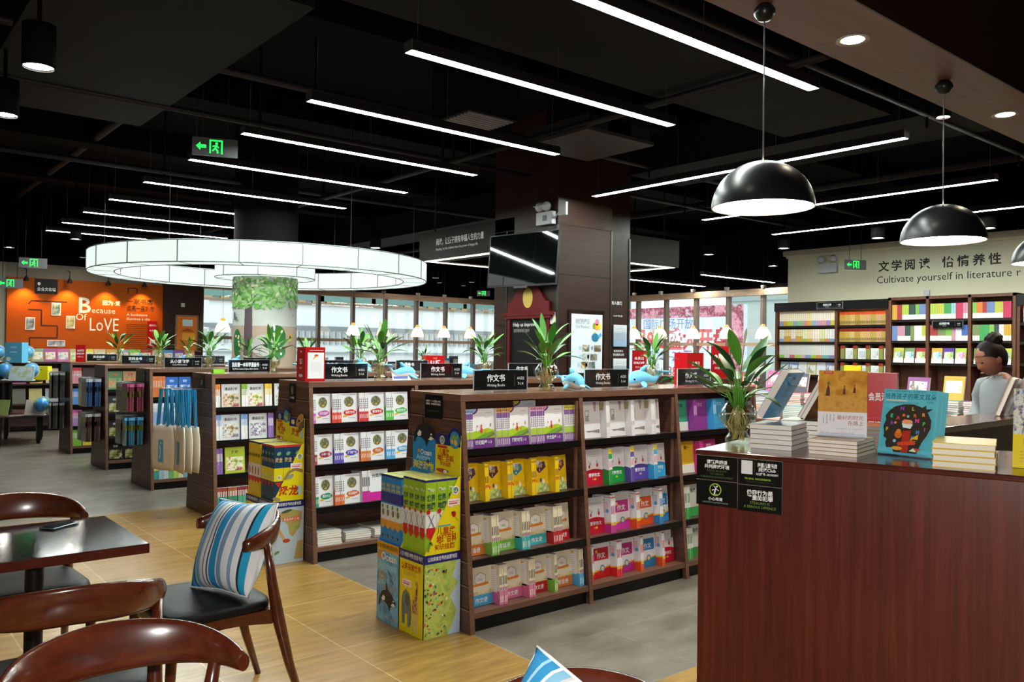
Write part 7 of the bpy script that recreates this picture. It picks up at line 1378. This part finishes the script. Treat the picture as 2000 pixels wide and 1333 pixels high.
PAL2 = [('#e3dfd8', '#8aa0c8', 'white and blue'), ('#e0c890', '#c8983a', 'amber block'), ('#e6dcd6', '#c89ab0', 'white and pink'), ('#e0d4a0', '#c8a04a', 'straw coloured'), ('#dfe0b8', '#9ab84a', 'pale green'), ('#e6d0a8', '#d0a850', 'sand coloured'), ('#ece0d4', '#e0c8b8', 'blush white'), ('#dcdca8', '#b0b44a', 'olive tinted'), ('#e6dfd6', '#d07a5a', 'white and rust'), ('#e3e2e0', '#7a98c8', 'white and azure')]
spine_run(7.66, 6.70, 12.03, 1.70, 0.20, [(3 if i in (1, 3, 6) else 2, 0.034, c, d, 0.45 if i in (1, 3) else 0.25, w) for i, (c, d, w) in enumerate(PAL2)], 'second row of the lit bookcase', 'series_paperback')
PAL3 = [('#d3d2d2', '#8ac04a', 'grey-white and green'), ('#d6d4d4', '#cfcfd2', 'plain grey-white'), ('#d6d2d4', '#d0607a', 'grey-white and crimson'), ('#d4d4d0', '#a8c84a', 'grey-white and lime'), ('#d4d4d6', '#c8b0a8', 'grey-white and beige'), ('#d2d4d8', '#7a90d0', 'grey-white and blue'), ('#d4d8cc', '#9ac83a', 'pale lime'), ('#d8d4d0', '#d88a5a', 'grey-white and orange'), ('#cfd6d6', '#6ab0a8', 'grey-white and teal'), ('#d2d0d6', '#8a78b0', 'grey-white and purple')]
spine_run(7.66, 6.70, 12.03, 1.44, 0.215, [(4 if i == 8 else 3, 0.03, c, d, 0.24, w) for i, (c, d, w) in enumerate(PAL3)], 'third row of the lit bookcase', 'series_paperback')
for j, (z, top) in enumerate(((1.955, '#d8501f'), (1.70, '#8f2018'))):
    for i in range(9):
        y = 6.62-0.082*i; c = ['#b8973c', '#c0a050', '#cbb070', '#b89040', '#c9a860', '#c8a078', '#b0a048', '#cf9f80', '#b8a050'][i]; where = ('top', 'second')[j]
        for k in range(3):
            key = ('red', c, j); 
            if key not in SP:
                m = MB(); m.box(0, 0, 0, 0.15, 0.026, 0.205, mat(c, 0.5), top=PAPER); f = Fr((0, 0.026, 0), (0, -1, 0), (0, 0, 1), (-1, 0, 0)); m.rect(f, 0, .155, .026, .205, mat(top, 0.5)); m.rect(f, .004, .02, .022, .06, mat('#7a6a3a', 0.6)); m.rect(f, 0, 0, .002, .205, mat('#6a5a30', 0.6), 2); SP[key] = m.mesh('classic_paperback')
            o = link('classic_paperback', SP[key], None, (12.03, y-0.027*(k+1), z+0.001)); tag(o, 'tan spine with %s head, %s along the %s row of the lit bookcase' % (('orange', 'dark red')[j], nth[i], where), 'book', 'tan spines, %s trio, %s row of the lit bookcase' % (nth[i], where))
def face_case(x, y, z, w, h, base, a, label, name='picture_book', foot=None, lean=R(8)):
    m = MB(); m.box(0, 0, 0, 0.012, w, h, mat(base, 0.4)); f = Fr((-0.0003, w, 0), (0, -1, 0), (0, 0, 1), (-1, 0, 0))
    if a: m.rect(f, w*.1, h*.15, w*.9, h*.75, a)
    if foot: m.rect(f, 0, 0, w, h*.3, mat(foot, 0.4), 2)
    return tag(m.build(name, None, M=Matrix.Translation((x, y, z)) @ Matrix.Rotation(lean, 4, 'Y')), label, 'book')
for j, z in enumerate((1.44, 1.18)):
    for i in range(4):
        y = 6.60-0.2*i; where = ('third', 'fourth')[j]
        for k in range(2):
            key = ('olive',)
            if key not in SP:
                m = MB(); m.box(0, 0, 0, 0.15, 0.03, 0.205, mat('#8a8a4a', 0.5), top=PAPER); f = Fr((0, 0.03, 0), (0, -1, 0), (0, 0, 1), (-1, 0, 0)); m.rect(f, 0, .155, .03, .205, mat('#9a2c20', 0.5)); SP[key] = m.mesh('classic_paperback')
            o = link('classic_paperback', SP[key], None, (12.03, y-0.031*(k+1), z+0.001)); tag(o, 'olive spine with red head, %s pair of the %s row of the lit bookcase' % (nth[i], where), 'book', 'olive spines, %s pair, %s row of the lit bookcase' % (nth[i], where))
        if i < 4: face_case(12.045, y-0.20, z+0.001, 0.128, 0.165, '#d9dcde', mat('#b9bfc2', 0.5) if i % 2 else art('inkdraw', ['#8a9298', '#dfe2e3', '#b0b8bc'], 20), 'white booklet facing out, %s in the %s row of the lit bookcase' % (nth[i], where), lean=0)
for i, (c, a) in enumerate((('#8aa8b0', 'ca'), ('#9aa8d0', 'cb'), ('#d0d4d8', None), ('#c8c090', 'cc'), ('#cfd0d8', None), ('#a09ac8', 'cd'))):
    face_case(12.04, 7.66-0.16*(i+1), 1.181, 0.15, 0.20, c, art(a, [c, '#dfe2e0', '#6a7a80', '#c9b05a'], 14) if a else None, '%s covered book facing out, %s in the fourth row of the lit bookcase' % (('teal grey', 'periwinkle', 'silver', 'straw', 'pearl', 'lilac')[i], nth[i]), foot=None)
PB = [('#b8bc4a', 'olive'), ('#c0345a', 'crimson'), ('#3f9a58', 'green'), ('#7a8a5a', 'sage'), ('#6a84b8', 'blue'), ('#d0a03a', 'mustard'), ('#a8343c', 'dark red'), ('#d87a3a', 'orange'), ('#5a3a98', 'purple'), ('#3f6ab8', 'royal blue'), ('#7ab84a', 'leaf green'), ('#a8c84a', 'lime'), ('#c88aa0', 'pink'), ('#e3e2e0', 'white'), ('#2f4a4a', 'dark teal'), ('#8ac0d0', 'aqua')]
bay_y = ((5.79, 5.31), (5.25, 4.75), (4.69, 4.21))
for bi, (a, b) in enumerate(bay_y):
    for ri, z in enumerate((2.02, 1.715)):
        cs = rs_.sample(PB, 6); where = '%s row, %s bay of the colourful bookcase' % (('top', 'second')[ri], ('first', 'middle', 'last')[bi])
        spine_run(a, b, 12.0, z, 0.215, [(rs_.choice((2, 3, 4)), 0.028, c, '#e6e5e2' if rs_.random() < .8 else c, 0.32, w) for c, w in cs], where, 'school_paperback')
    for i in range(3):
        c, w = PB[(bi*5+i*3) % 16]; face_case(12.01, a-0.158*(i+1), 1.401, 0.145, 0.215, c, art('school%d' % ((bi+i) % 4), [['#4a6a5a', '#a8b8b0', '#dfe0d8', '#8a5a4a'], ['#3a7aa8', '#a8d0e0', '#e8e4d8', '#d0985a'], ['#4a8a3a', '#b8d080', '#eef0e0', '#6a5a3a'], ['#b84a7a', '#e0a0b8', '#f0e0e4', '#6a3a5a']][(bi+i) % 4], 14), '%s picture book facing out, %s in lowest row, %s bay, colourful bookcase' % (w, nth[i], ('first', 'middle', 'last')[bi]), 'school_book', '#e6e5e2')
for i in range(3):
    spine_run(4.08-0.96*i, 3.24-0.98*i, 12.03, 1.955, 0.22, [(4, 0.03, c, d, 0.3, w) for c, d, w in PAL2[:6]], 'top row, %s bay of the photo-edge bookcase' % nth[i], 'dark_case_paperback')

# ================================================================== BOOK ISLAND BEHIND THE COUNTERS
o = thing('island_table', 'long wooden book table piled with books behind the counters', 'table', (6.9, 2.6, 0)); m = MB(); m.box(0, 0, 0.84, 1.4, 2.7, 0.88, W_CASE); m.build('table_top', o); m = MB(); m.box(0.06, 0.06, 0, 1.34, 2.64, 0.84, W_CASE); m.build('base', o); m = MB(); m.box(0.35, 0.1, 0.88, 1.05, 2.6, 1.0, W_CASE); m.build('riser', o)
rg = random.Random(8); COLS = ['#b0343a', '#2f6aa8', '#3f7a4a', '#c9a03a', '#8a4a8a', '#3a8a9a', '#c86a3a', '#d8d4cc', '#4a4a5a', '#d05a8a']
CN = ['red', 'blue', 'green', 'golden', 'purple', 'teal', 'orange', 'white', 'slate', 'pink']
for i in range(9):
    y = 2.66+i*0.29; n = 5+(i*3) % 6; c = COLS[i % 10]; wh = '%s aisle-edge pile, island table' % nth[i]
    flat_stack('island_book', n, 0.2, 0.26, 0.017, (6.93, y, 0.88), 0, 'white-edged %s book' % CN[i % 10], wh, top=c, jit=0.006, where=wh)
    n2 = 7+(i*5) % 5; c2 = COLS[(i+4) % 10]; wh2 = '%s riser pile, island table' % nth[i]
    flat_stack('island_book', n2, 0.2, 0.25, 0.018, (7.28, y, 1.0), 0, 'white-edged %s book' % CN[(i+4) % 10], wh2, top=c2, jit=0.006, where=wh2)
    zz = 1.0+n2*0.018
    m = MB(); w, h = 0.15+0.02*(i % 3), 0.19+0.02*(i % 2); m.box(0, 0, 0, 0.02, w, h, PAPER, left=mat(COLS[(i+2) % 10], 0.3), right=mat(COLS[(i+2) % 10], 0.3)); f = Fr((-0.0003, w, 0), (0, -1, 0), (0, 0, 1), (-1, 0, 0)); m.rect(f, w*.1, h*.3, w*.9, h*.8, art('isl%d' % (i % 4), [COLS[(i+2) % 10], '#e8e2d4', COLS[(i+6) % 10], '#d0b88a'], 16)); tag(m.build('island_picture_book', None, M=Matrix.Translation((7.44, y+0.03, zz)) @ Matrix.Rotation(R(14), 4, 'Y')), '%s picture book standing on the %s riser pile of the island table' % (CN[(i+2) % 10], nth[i]), 'book')
for i, (y, c, w) in enumerate(((3.95, '#d0703a', 'orange'), (3.05, '#c85a9a', 'magenta'))):
    for k in range(10): mm = spine_book(0.19, 0.024, c, '#c9a03a', .45); o = link('island_series_book', mm, None, (7.12, y+0.025*k, 0.88)); tag(o, '%s and gold series spines standing on the island table' % w, 'book', '%s series on the island table' % w)
m = MB(); m.box(0, 0, 0, 0.02, 0.17, 0.24, mat('#e0bf1e', 0.35)); f = Fr((-0.0003, 0.17, 0), (0, -1, 0), (0, 0, 1), (-1, 0, 0)); m.ell(f, .05, .08, .035, .04, mat('#b8342a', 0.4)); m.text(f, .1, .16, .03, '好书', mat('#6a5a1a', 0.4), 2, 'C'); tag(m.build('price_card', None, M=Matrix.Translation((7.62, 3.98, 1.16)) @ Matrix.Rotation(R(4), 4, 'Y')), 'bright yellow card standing on the island table under the colourful bookcase', 'card')
m = MB(); m.box(0, 0, 0.88, 0.2, 0.12, 1.165, W_CASE); tag(m.build('display_block', None, (7.58, 3.99, 0)), 'small wooden block carrying the yellow card on the island table', 'display block')

# ================================================================== PERSON
SK = mat('#8a5a48', 0.5); HR = mat('#140c0a', 0.6, 0, 0.15); CL = mat('#7b7f84', 0.85)
az = R(148)
o = thing('person', 'person with dark hair in a bun and grey top looking down behind the service counter', 'person', (6.62, 2.38, 0), az - R(90))
# body faces +y
def skin_body(edges_pts, edges, radii, name, m_, parent, sub=2):
    me = bpy.data.meshes.new(name); me.from_pydata(edges_pts, edges, []); ob = link(name, me, parent); md = ob.modifiers.new('skin', 'SKIN'); md.use_smooth_shade = True
    me.skin_vertices.new() if not me.skin_vertices else None
    for v, r in zip(me.skin_vertices[0].data, radii): v.radius = r if isinstance(r, tuple) else (r, r)
    me.skin_vertices[0].data[0].use_root = True
    s = ob.modifiers.new('sub', 'SUBSURF'); s.levels = sub; s.render_levels = sub; me.materials.append(m_); return ob
pts = [(0, 0, 0.88), (0, -0.01, 1.05), (0, -0.01, 1.22), (0, 0.0, 1.32), (0, 0.02, 1.39), (-0.17, 0.0, 1.29), (-0.22, 0.03, 1.05), (-0.15, 0.22, 0.98), (-0.11, 0.30, 1.0), (0.17, 0.0, 1.29), (0.22, 0.03, 1.05), (0.15, 0.22, 0.98), (0.11, 0.30, 1.0), (-0.09, 0, 0.82), (-0.10, 0.02, 0.46), (-0.10, -0.01, 0.07), (-0.10, 0.12, 0.035), (0.09, 0, 0.82), (0.10, 0.02, 0.46), (0.10, -0.01, 0.07), (0.10, 0.12, 0.035)]
ed = [(0, 1), (1, 2), (2, 3), (3, 4), (3, 5), (5, 6), (6, 7), (7, 8), (3, 9), (9, 10), (10, 11), (11, 12), (0, 13), (13, 14), (14, 15), (15, 16), (0, 17), (17, 18), (18, 19), (19, 20)]
rd = [(.13, .09), (.11, .08), (.11, .08), (.06, .055), (.048, .048), .04, .036, .033, .03, .04, .036, .033, .03, .085, .06, .04, .035, .085, .06, .04, .035]
skin_body(pts, ed, rd, 'body', SK, o)
Rh = Matrix.Translation((0, 0.035, 1.40)) @ Matrix.Rotation(R(-30), 4, 'X')
def headfn(p):
    x, y, z = p; q = Vector((x*0.80, y*0.98, z))
    if z < 0: q.x *= 1-0.32*abs(z)**1.5; q.y *= 1-0.10*abs(z) if y < 0 else 1-0.02*abs(z)
    if y > 0.5:
        nz = math.exp(-((z+0.12)/0.16)**2)*math.exp(-(x/0.16)**2); q.y += 0.20*nz; q.y += 0.06*math.exp(-((z+0.48)/0.08)**2)*math.exp(-(x/0.25)**2); q.y += 0.05*math.exp(-((z+0.8)/0.14)**2)*math.exp(-(x/0.3)**2); q.y -= 0.06*math.exp(-((z-0.12)/0.10)**2)*math.exp(-((abs(x)-0.34)/0.14)**2)
    return q
m = MB(); m.ball((0, 0.02, 0.105), (0.098, 0.098, 0.122), SK, 48, 40, None, headfn); h = m.build('head', o, M=Rh)
for s in (-1, 1):
    m = MB(); m.ball((s*0.080, 0.005, 0.10), (0.012, 0.022, 0.032), SK, 12, 10); m.build('ear', h); m = MB(); m.ball((s*0.032, 0.102, 0.122), (0.011, 0.008, 0.006), mat('#241a18', 0.3), 10, 8); m.build('eye', h)
m = MB(); m.ball((0, 0.115, 0.045), (0.02, 0.008, 0.006), mat('#8a4a44', 0.5), 10, 6); m.build('mouth', h)
def hairfn(p):
    ks = [(-1.0, -0.95), (-0.5, -0.9), (-0.2, -0.72), (0.10, -0.10), (0.45, 0.28), (0.75, 0.42), (1.0, 0.50)]; zm = 0.5
    for (a, b), (c, d) in zip(ks, ks[1:]):
        if a <= p.y <= c: zm = b+(d-b)*(p.y-a)/(c-a); break
    q = Vector(p)
    if q.z < zm:
        q.z = zm; k = math.sqrt(max(0.0, 1-zm*zm)); n = math.hypot(q.x, q.y) or 1; t = min(1.0, n/max(k, .05)); 
    w = 1+0.012*math.sin(9*q.x+5*q.z)
    return Vector((q.x*w, q.y*w, q.z*w))
m = MB(); m.ball((0, -0.004, 0.112), (0.090, 0.110, 0.128), HR, 40, 34, None, hairfn); m.build('hair', h)
m = MB(); m.ball((0, -0.082, 0.215), (0.060, 0.058, 0.052), HR, 24, 18, None, lambda p: p*(1+0.06*math.sin(9*p.x+7*p.z)+0.04*math.sin(13*p.y))); m.build('hair_bun', h)
m = MB(); rs = []
for z, a, b, y in ((0.80, .19, .13, 0), (0.95, .165, .12, 0), (1.1, .165, .125, 0), (1.22, .18, .125, 0), (1.29, .185, .105, 0), (1.325, .15, .085, .0), (1.35, .075, .066, .005), (1.365, .062, .058, .01)): rs.append([Vector((a*math.cos(2*math.pi*j/24), y+b*math.sin(2*math.pi*j/24), z)) for j in range(24)])
m.rings(rs, CL)
for s in (-1, 1): m.tube([(s*0.10, 0, 1.30), (s*0.17, 0, 1.285), (s*0.205, 0.01, 1.2), (s*0.225, 0.03, 1.05), (s*0.19, 0.13, 1.01), (s*0.15, 0.22, 0.985)], [0.06, 0.074, 0.070, 0.062, 0.054, 0.046], CL, 14)
m.build('top', o)
skin_body([(0, 0, 0.88), (-0.09, 0, 0.80), (-0.10, 0.02, 0.46), (-0.10, -0.01, 0.12), (0.09, 0, 0.80), (0.10, 0.02, 0.46), (0.10, -0.01, 0.12)], [(0, 1), (1, 2), (2, 3), (0, 4), (4, 5), (5, 6)], [(.15, .11), .095, .07, .055, .095, .07, .055], 'trousers', mat('#23242c', 0.8), o)
skin_body([(-0.11, 0.29, 1.0), (-0.10, 0.36, 0.995), (-0.135, 0.40, 0.99), (-0.118, 0.43, 0.985), (-0.10, 0.435, 0.985), (-0.082, 0.425, 0.985), (-0.06, 0.36, 1.0)], [(0, 1), (1, 2), (1, 3), (1, 4), (1, 5), (0, 6)], [.028, .026, .009, .009, .009, .008, .009], 'hand', SK, o, 1)
skin_body([(0.11, 0.29, 1.0), (0.10, 0.36, 0.995), (0.135, 0.40, 0.99), (0.118, 0.43, 0.985), (0.10, 0.435, 0.985), (0.082, 0.425, 0.985), (0.06, 0.36, 1.0)], [(0, 1), (1, 2), (1, 3), (1, 4), (1, 5), (0, 6)], [.028, .026, .009, .009, .009, .008, .009], 'hand', SK, o, 1)

# ================================================================== GLOBE STAND AND THINGS BY THE ORANGE WALL
def lp(px, d, z): v = Vector((fw.x, fw.y, 0)).normalized(); r = Vector((r0.x, r0.y, 0)); q = v*d + r*px*d; return (q.x, q.y, z)
GC = lp(-0.610, 12.6, 0)
o = thing('globe_stand', 'dark round tiered display table carrying globes by the orange wall', 'display table', (GC[0], GC[1], 0))
DW = wood('dark_table', '#2c1712', '#38201a', '#442a22', (8, 8, 8), 0.35)
m = MB(); m.lathe([(0.001, .42), (0.66, .42), (0.66, .46), (0.001, .46)], DW, 40); m.build('table_top', o); m = MB(); m.lathe([(0.001, .93), (0.52, .93), (0.52, .965), (0.001, .965)], DW, 36); m.build('middle_tier', o); m = MB(); m.lathe([(0.001, 1.20), (0.34, 1.20), (0.34, 1.225), (0.001, 1.225)], DW, 30); m.build('top_tier', o); m = MB(); m.lathe([(0.12, .46), (0.12, 1.2)], BLACK, 20); m.build('core', o)
for i in range(6): a = i*math.pi/3+0.3; m = MB(); m.box(-0.03, -0.03, 0.05, 0.03, 0.03, .42, BLACK, Matrix.Translation((0.56*math.cos(a), 0.56*math.sin(a), 0))); m.ball((0.56*math.cos(a), 0.56*math.sin(a), 0.028), 0.028, BLACK, 10, 8); m.build('leg', o)
GB = art('globe', ['#2f78c0', '#3a8ad0', '#3f86c8', '#7aa85a', '#c9a85a', '#3a80c4'], 7, 0.3)
def globe(px, d, z, r, label, dz=0):
    P = lp(px, d, z); o = thing('globe', label, 'globe', P, group='blue globes on the round stand'); m = MB(); m.ball((0, 0, r+0.045), r, GB, 24, 16); m.build('sphere', o); m = MB(); m.lathe([(0.06, 0), (0.06, 0.012), (0.015, 0.02), (0.012, 0.05)], mat('#c9ccd0', 0.3), 16); m.build('foot', o)
    m = MB(); m.tube([((r+.008)*math.sin(t), 0, r+0.045-(r+.008)*math.cos(t)) for t in [i*math.pi/12 for i in range(13)]], 0.005, mat('#c9ccd0', 0.3), 6); m.build('meridian', o)
globe(-0.5835, 12.5, 1.226, 0.10, 'globe on the top tier beside the blue box'); globe(-0.609, 12.2, .966, 0.105, 'globe on the middle tier cut by the photo edge'); globe(-0.5775, 12.25, .966, 0.105, 'globe on the middle tier before the yellow box'); globe(-0.5635, 12.25, .461, 0.11, 'globe low on the table top of the stand'); globe(-0.618, 12.7, 1.226, 0.10, 'globe at the photo edge behind the blue box')
def stand_box(name, px, d, z, w, h, t, c, label, draw=None, tilt=0.0, cat='box'):
    P = lp(px, d, z); a = math.atan2(-fw.x, fw.y)
    m = MB(); m.box(-w/2, 0, 0, w/2, t, h, mat(c, 0.35)); 
    if draw: draw(m, Fr((-w/2, -0.0003, 0), (1, 0, 0), (0, 0, 1), (0, -1, 0)), w, h)
    return tag(m.build(name, None, M=Matrix.Translation(P) @ Matrix.Rotation(a, 4, 'Z') @ Matrix.Rotation(-tilt, 4, 'X')), label, cat)
def lines(c, n):
    def fn(m, f, w, h):
        for i in range(n): m.rect(f, w*.12, h*(.15+.7*i/n), w*.88, h*(.17+.7*i/n), mat(c, 0.5))
    return fn
stand_box('globe_carton', -0.599, 12.25, 1.226, .25, .30, .16, '#5aa8cc', 'tall blue carton on the top tier of the globe stand', lambda m, f, w, h: (m.text(f, w*.5, h*.72, h*.08, '地球仪', WHITE, 2, 'C'), m.ell(f, w*.22, h*.18, w*.14, h*.1, mat('#dfe3d0', 0.4)), m.rect(f, w*.3, h*.5, w*.7, h*.54, WHITE)))
stand_box('globe_carton', -0.5735, 12.5, .966, .40, .205, .12, '#e3d51c', 'yellow carton on the middle tier of the globe stand', lambda m, f, w, h: m.rect(f, w*.15, h*.7, w*.8, h*.8, mat('#c89a2a', 0.4)))
stand_box('globe_carton', -0.616, 12.5, .966, .20, .205, .12, '#e3d51c', 'yellow carton at the photo edge on the middle tier')
stand_box('map_board', -0.590, 12.10, .966, .36, .22, .012, '#b4c8dc', 'pale blue map board leaning on the front of the globe stand', lambda m, f, w, h: (m.rect(f, w*.04, h*.06, w*.96, h*.94, art('smallmap', ['#b0c8e0', '#cfdbe6', '#a8c090', '#d6cfa8'], 9), 1)), R(14), 'board')
stand_box('map_board', -0.5725, 12.20, .461, .30, .23, .012, '#cfcbc0', 'cream text board leaning on the table top of the globe stand', lines('#a8a49a', 10), R(14), 'board')
stand_box('map_board', -0.617, 12.10, .461, .30, .23, .012, '#8a9a5a', 'green map board at the photo edge on the globe stand', None, R(14), 'board')
o = thing('low_bookcase', 'low dark bookcase in front of the orange wall, books standing on top', 'bookcase', (2.45, 16.25, 0)); m = MB(); m.box(0, 0, 1.17, 3.2, 0.6, 1.2, DW); m.build('top_board', o); m = MB(); m.box(0, 0.3, 0, 3.2, 0.6, 1.17, DW); m.build('carcass', o)
for z in (.1, .45, .8): m = MB(); m.box(0, 0, z, 3.2, 0.3, z+.025, DW); m.build('shelf', o)
for i in range(5): m = MB(); m.box(i*.79, 0, 0, i*.79+.03, .3, 1.17, DW); m.build('divider', o)
cs = ['#5a5a4a', '#8a9a7a', '#a84a8a', '#c05a90', '#b9aa6a', '#d8d03a', '#d0b98a', '#c89a4a', '#9aa0a8', '#8ac04a', '#b8343a', '#c0a88a', '#4a8ab8', '#7a4a8a', '#d86a4a']
for i, c in enumerate(cs):
    m = MB(); m.box(0, 0, 0, .19, .015, .23, mat(c, 0.4)); f = Fr((0, -.0003, 0), (1, 0, 0), (0, 0, 1), (0, -1, 0)); m.rect(f, .02, .04, .17, .17, art('wallbk%d' % (i % 5), [[c for c in cs][i], '#e3dccb', cs[(i+5) % 15], cs[(i+9) % 15]], 12)); tag(m.build('display_book', None, M=Matrix.Translation((2.6+.2*i, 16.36, 1.201)) @ Matrix.Rotation(R(-10), 4, 'X')), 'book facing out on the low bookcase under the orange wall, %s along' % (nth[i] if i < 10 else ('eleventh', 'twelfth', 'thirteenth', 'fourteenth', 'fifteenth')[i-10]), 'book')
for zi, z in enumerate((.475, .825)):
    for i in range(12):
        m = MB(); c = cs[(i*4+zi*3) % 15]; m.box(0, 0, 0, .2, .02, .26, mat(c, 0.4)); tag(m.build('shelf_book', None, M=Matrix.Translation((2.52+.25*i, 16.32, z+.003)) @ Matrix.Rotation(R(-10), 4, 'X')), 'book facing out on the %s shelf of the low bookcase, %s along' % (('middle', 'upper')[zi], nth[i] if i < 10 else ('eleventh', 'twelfth')[i-10]), 'book')
m = MB(); m.box(0, 0, 0, .16, .068, .5, RED); f = Fr((0, -.0003, 0), (1, 0, 0), (0, 0, 1), (0, -1, 0)); m.text(f, .08, .4, .035, '借阅中心', WHITE, 1, 'C', maxw=.13); m.text(f, .08, .3, .03, '会员卡', WHITE, 1, 'C'); m.rect(f, .03, .05, .13, .14, mat('#d8b0b0', 0.5)); tag(m.build('promo_board', None, (4.86, 16.86, 1.48)), 'tall red notice board at the edge of the orange wall', 'board')
# things along the windows
rg = random.Random(14)
for k, (x0, x1) in enumerate(((6.1, 8.2), (8.3, 10.4), (10.5, 12.8))):
    o = thing('display_cabinet', 'low wooden display cabinet under the window band, %s from the dark pier' % nth[k], 'cabinet', (x0, 15.7, 0), group=None); m = MB(); m.box(0, 0, 0.98, x1-x0, .7, 1.02, W_CASE); m.build('top_board', o); m = MB(); m.box(0.02, .02, 0, x1-x0-.02, .68, .98, W_CASE); m.build('carcass', o)
    x = x0+.05; i = 0
    while x < x1-.25:
        w = rg.uniform(.12, .3); h = rg.uniform(.12, .34); c = rg.choice(['#b8343a', '#d86a3a', '#3a7ab8', '#5ab0d8', '#d0b04a', '#8a6a4a', '#c85a8a', '#e0ddd4', '#3a3a44', '#6a9a5a', '#d8903a', '#8a4a3a'])
        m = MB(); m.box(0, 0, 0, w, .12, h, mat(c, 0.4)); m.rect(Fr((0, -.0003, 0), (1, 0, 0), (0, 0, 1), (0, -1, 0)), w*.1, h*.2, w*.9, h*.8, art('toy%d' % (i % 5), [c, '#e6dfd0', ['#c83a2a', '#2a6ab0', '#d8a83a', '#4a8a4a', '#8a4a9a'][i % 5], '#f0e8d8'], 12)); tag(m.build('toy_box', None, (x, 15.8+rg.uniform(0, .2), 1.021), rg.uniform(-.3, .3)), 'colourful toy box, %s along the %s cabinet under the window band' % ((nth+['eleventh', 'twelfth', 'thirteenth', 'fourteenth', 'fifteenth'])[i], nth[k]), 'toy box'); x += w+rg.uniform(.02, .06); i += 1
for k, (y0, y1) in enumerate(((12.0, 14.4), (9.3, 11.8))):
    o = thing('display_cabinet', 'low wooden display cabinet under the billboard windows, %s' % ('close to the window corner', 'close to the beige wall')[k], 'cabinet', (13.3, y0, 0)); m = MB(); m.box(0, 0, 0.98, .7, y1-y0, 1.02, W_CASE); m.build('top_board', o); m = MB(); m.box(0.02, .02, 0, .68, y1-y0-.02, .98, W_CASE); m.build('carcass', o)
standee(13.35, 12.05, 1.021, .30, .1, .52, R(-60), 'red promotion box under the billboard windows beside the big column', 'x')
standee(13.35, 10.0, 1.021, .34, .1, .62, R(-60), 'red promotion box under the billboard windows behind the counter plant', 'x')
o = thing('potted_plant', 'dark broad-leaved plant in a black pot behind the Writing Books sign', 'plant', (8.6, 6.75, 0)); m = MB(); m.lathe([(0.001, 0), (.16, 0), (.2, .45), (.17, .45), (.001, .42)], BLACK, 24); m.build('pot', o); m = MB()
for i in range(16):
    az_ = i*2.4; m.tube([(0, 0, .42), (.1*math.cos(az_), .1*math.sin(az_), .9), (.18*math.cos(az_), .18*math.sin(az_), 1.0+.03*(i % 5))], .008, LG[1], 5, False); leaf(m, (.18*math.cos(az_), .18*math.sin(az_), 1.0+.03*(i % 5)), az_, .34, .11, R(20+8*(i % 4)), .5, LG[3 if i % 2 else 1])
m.build('foliage', o)
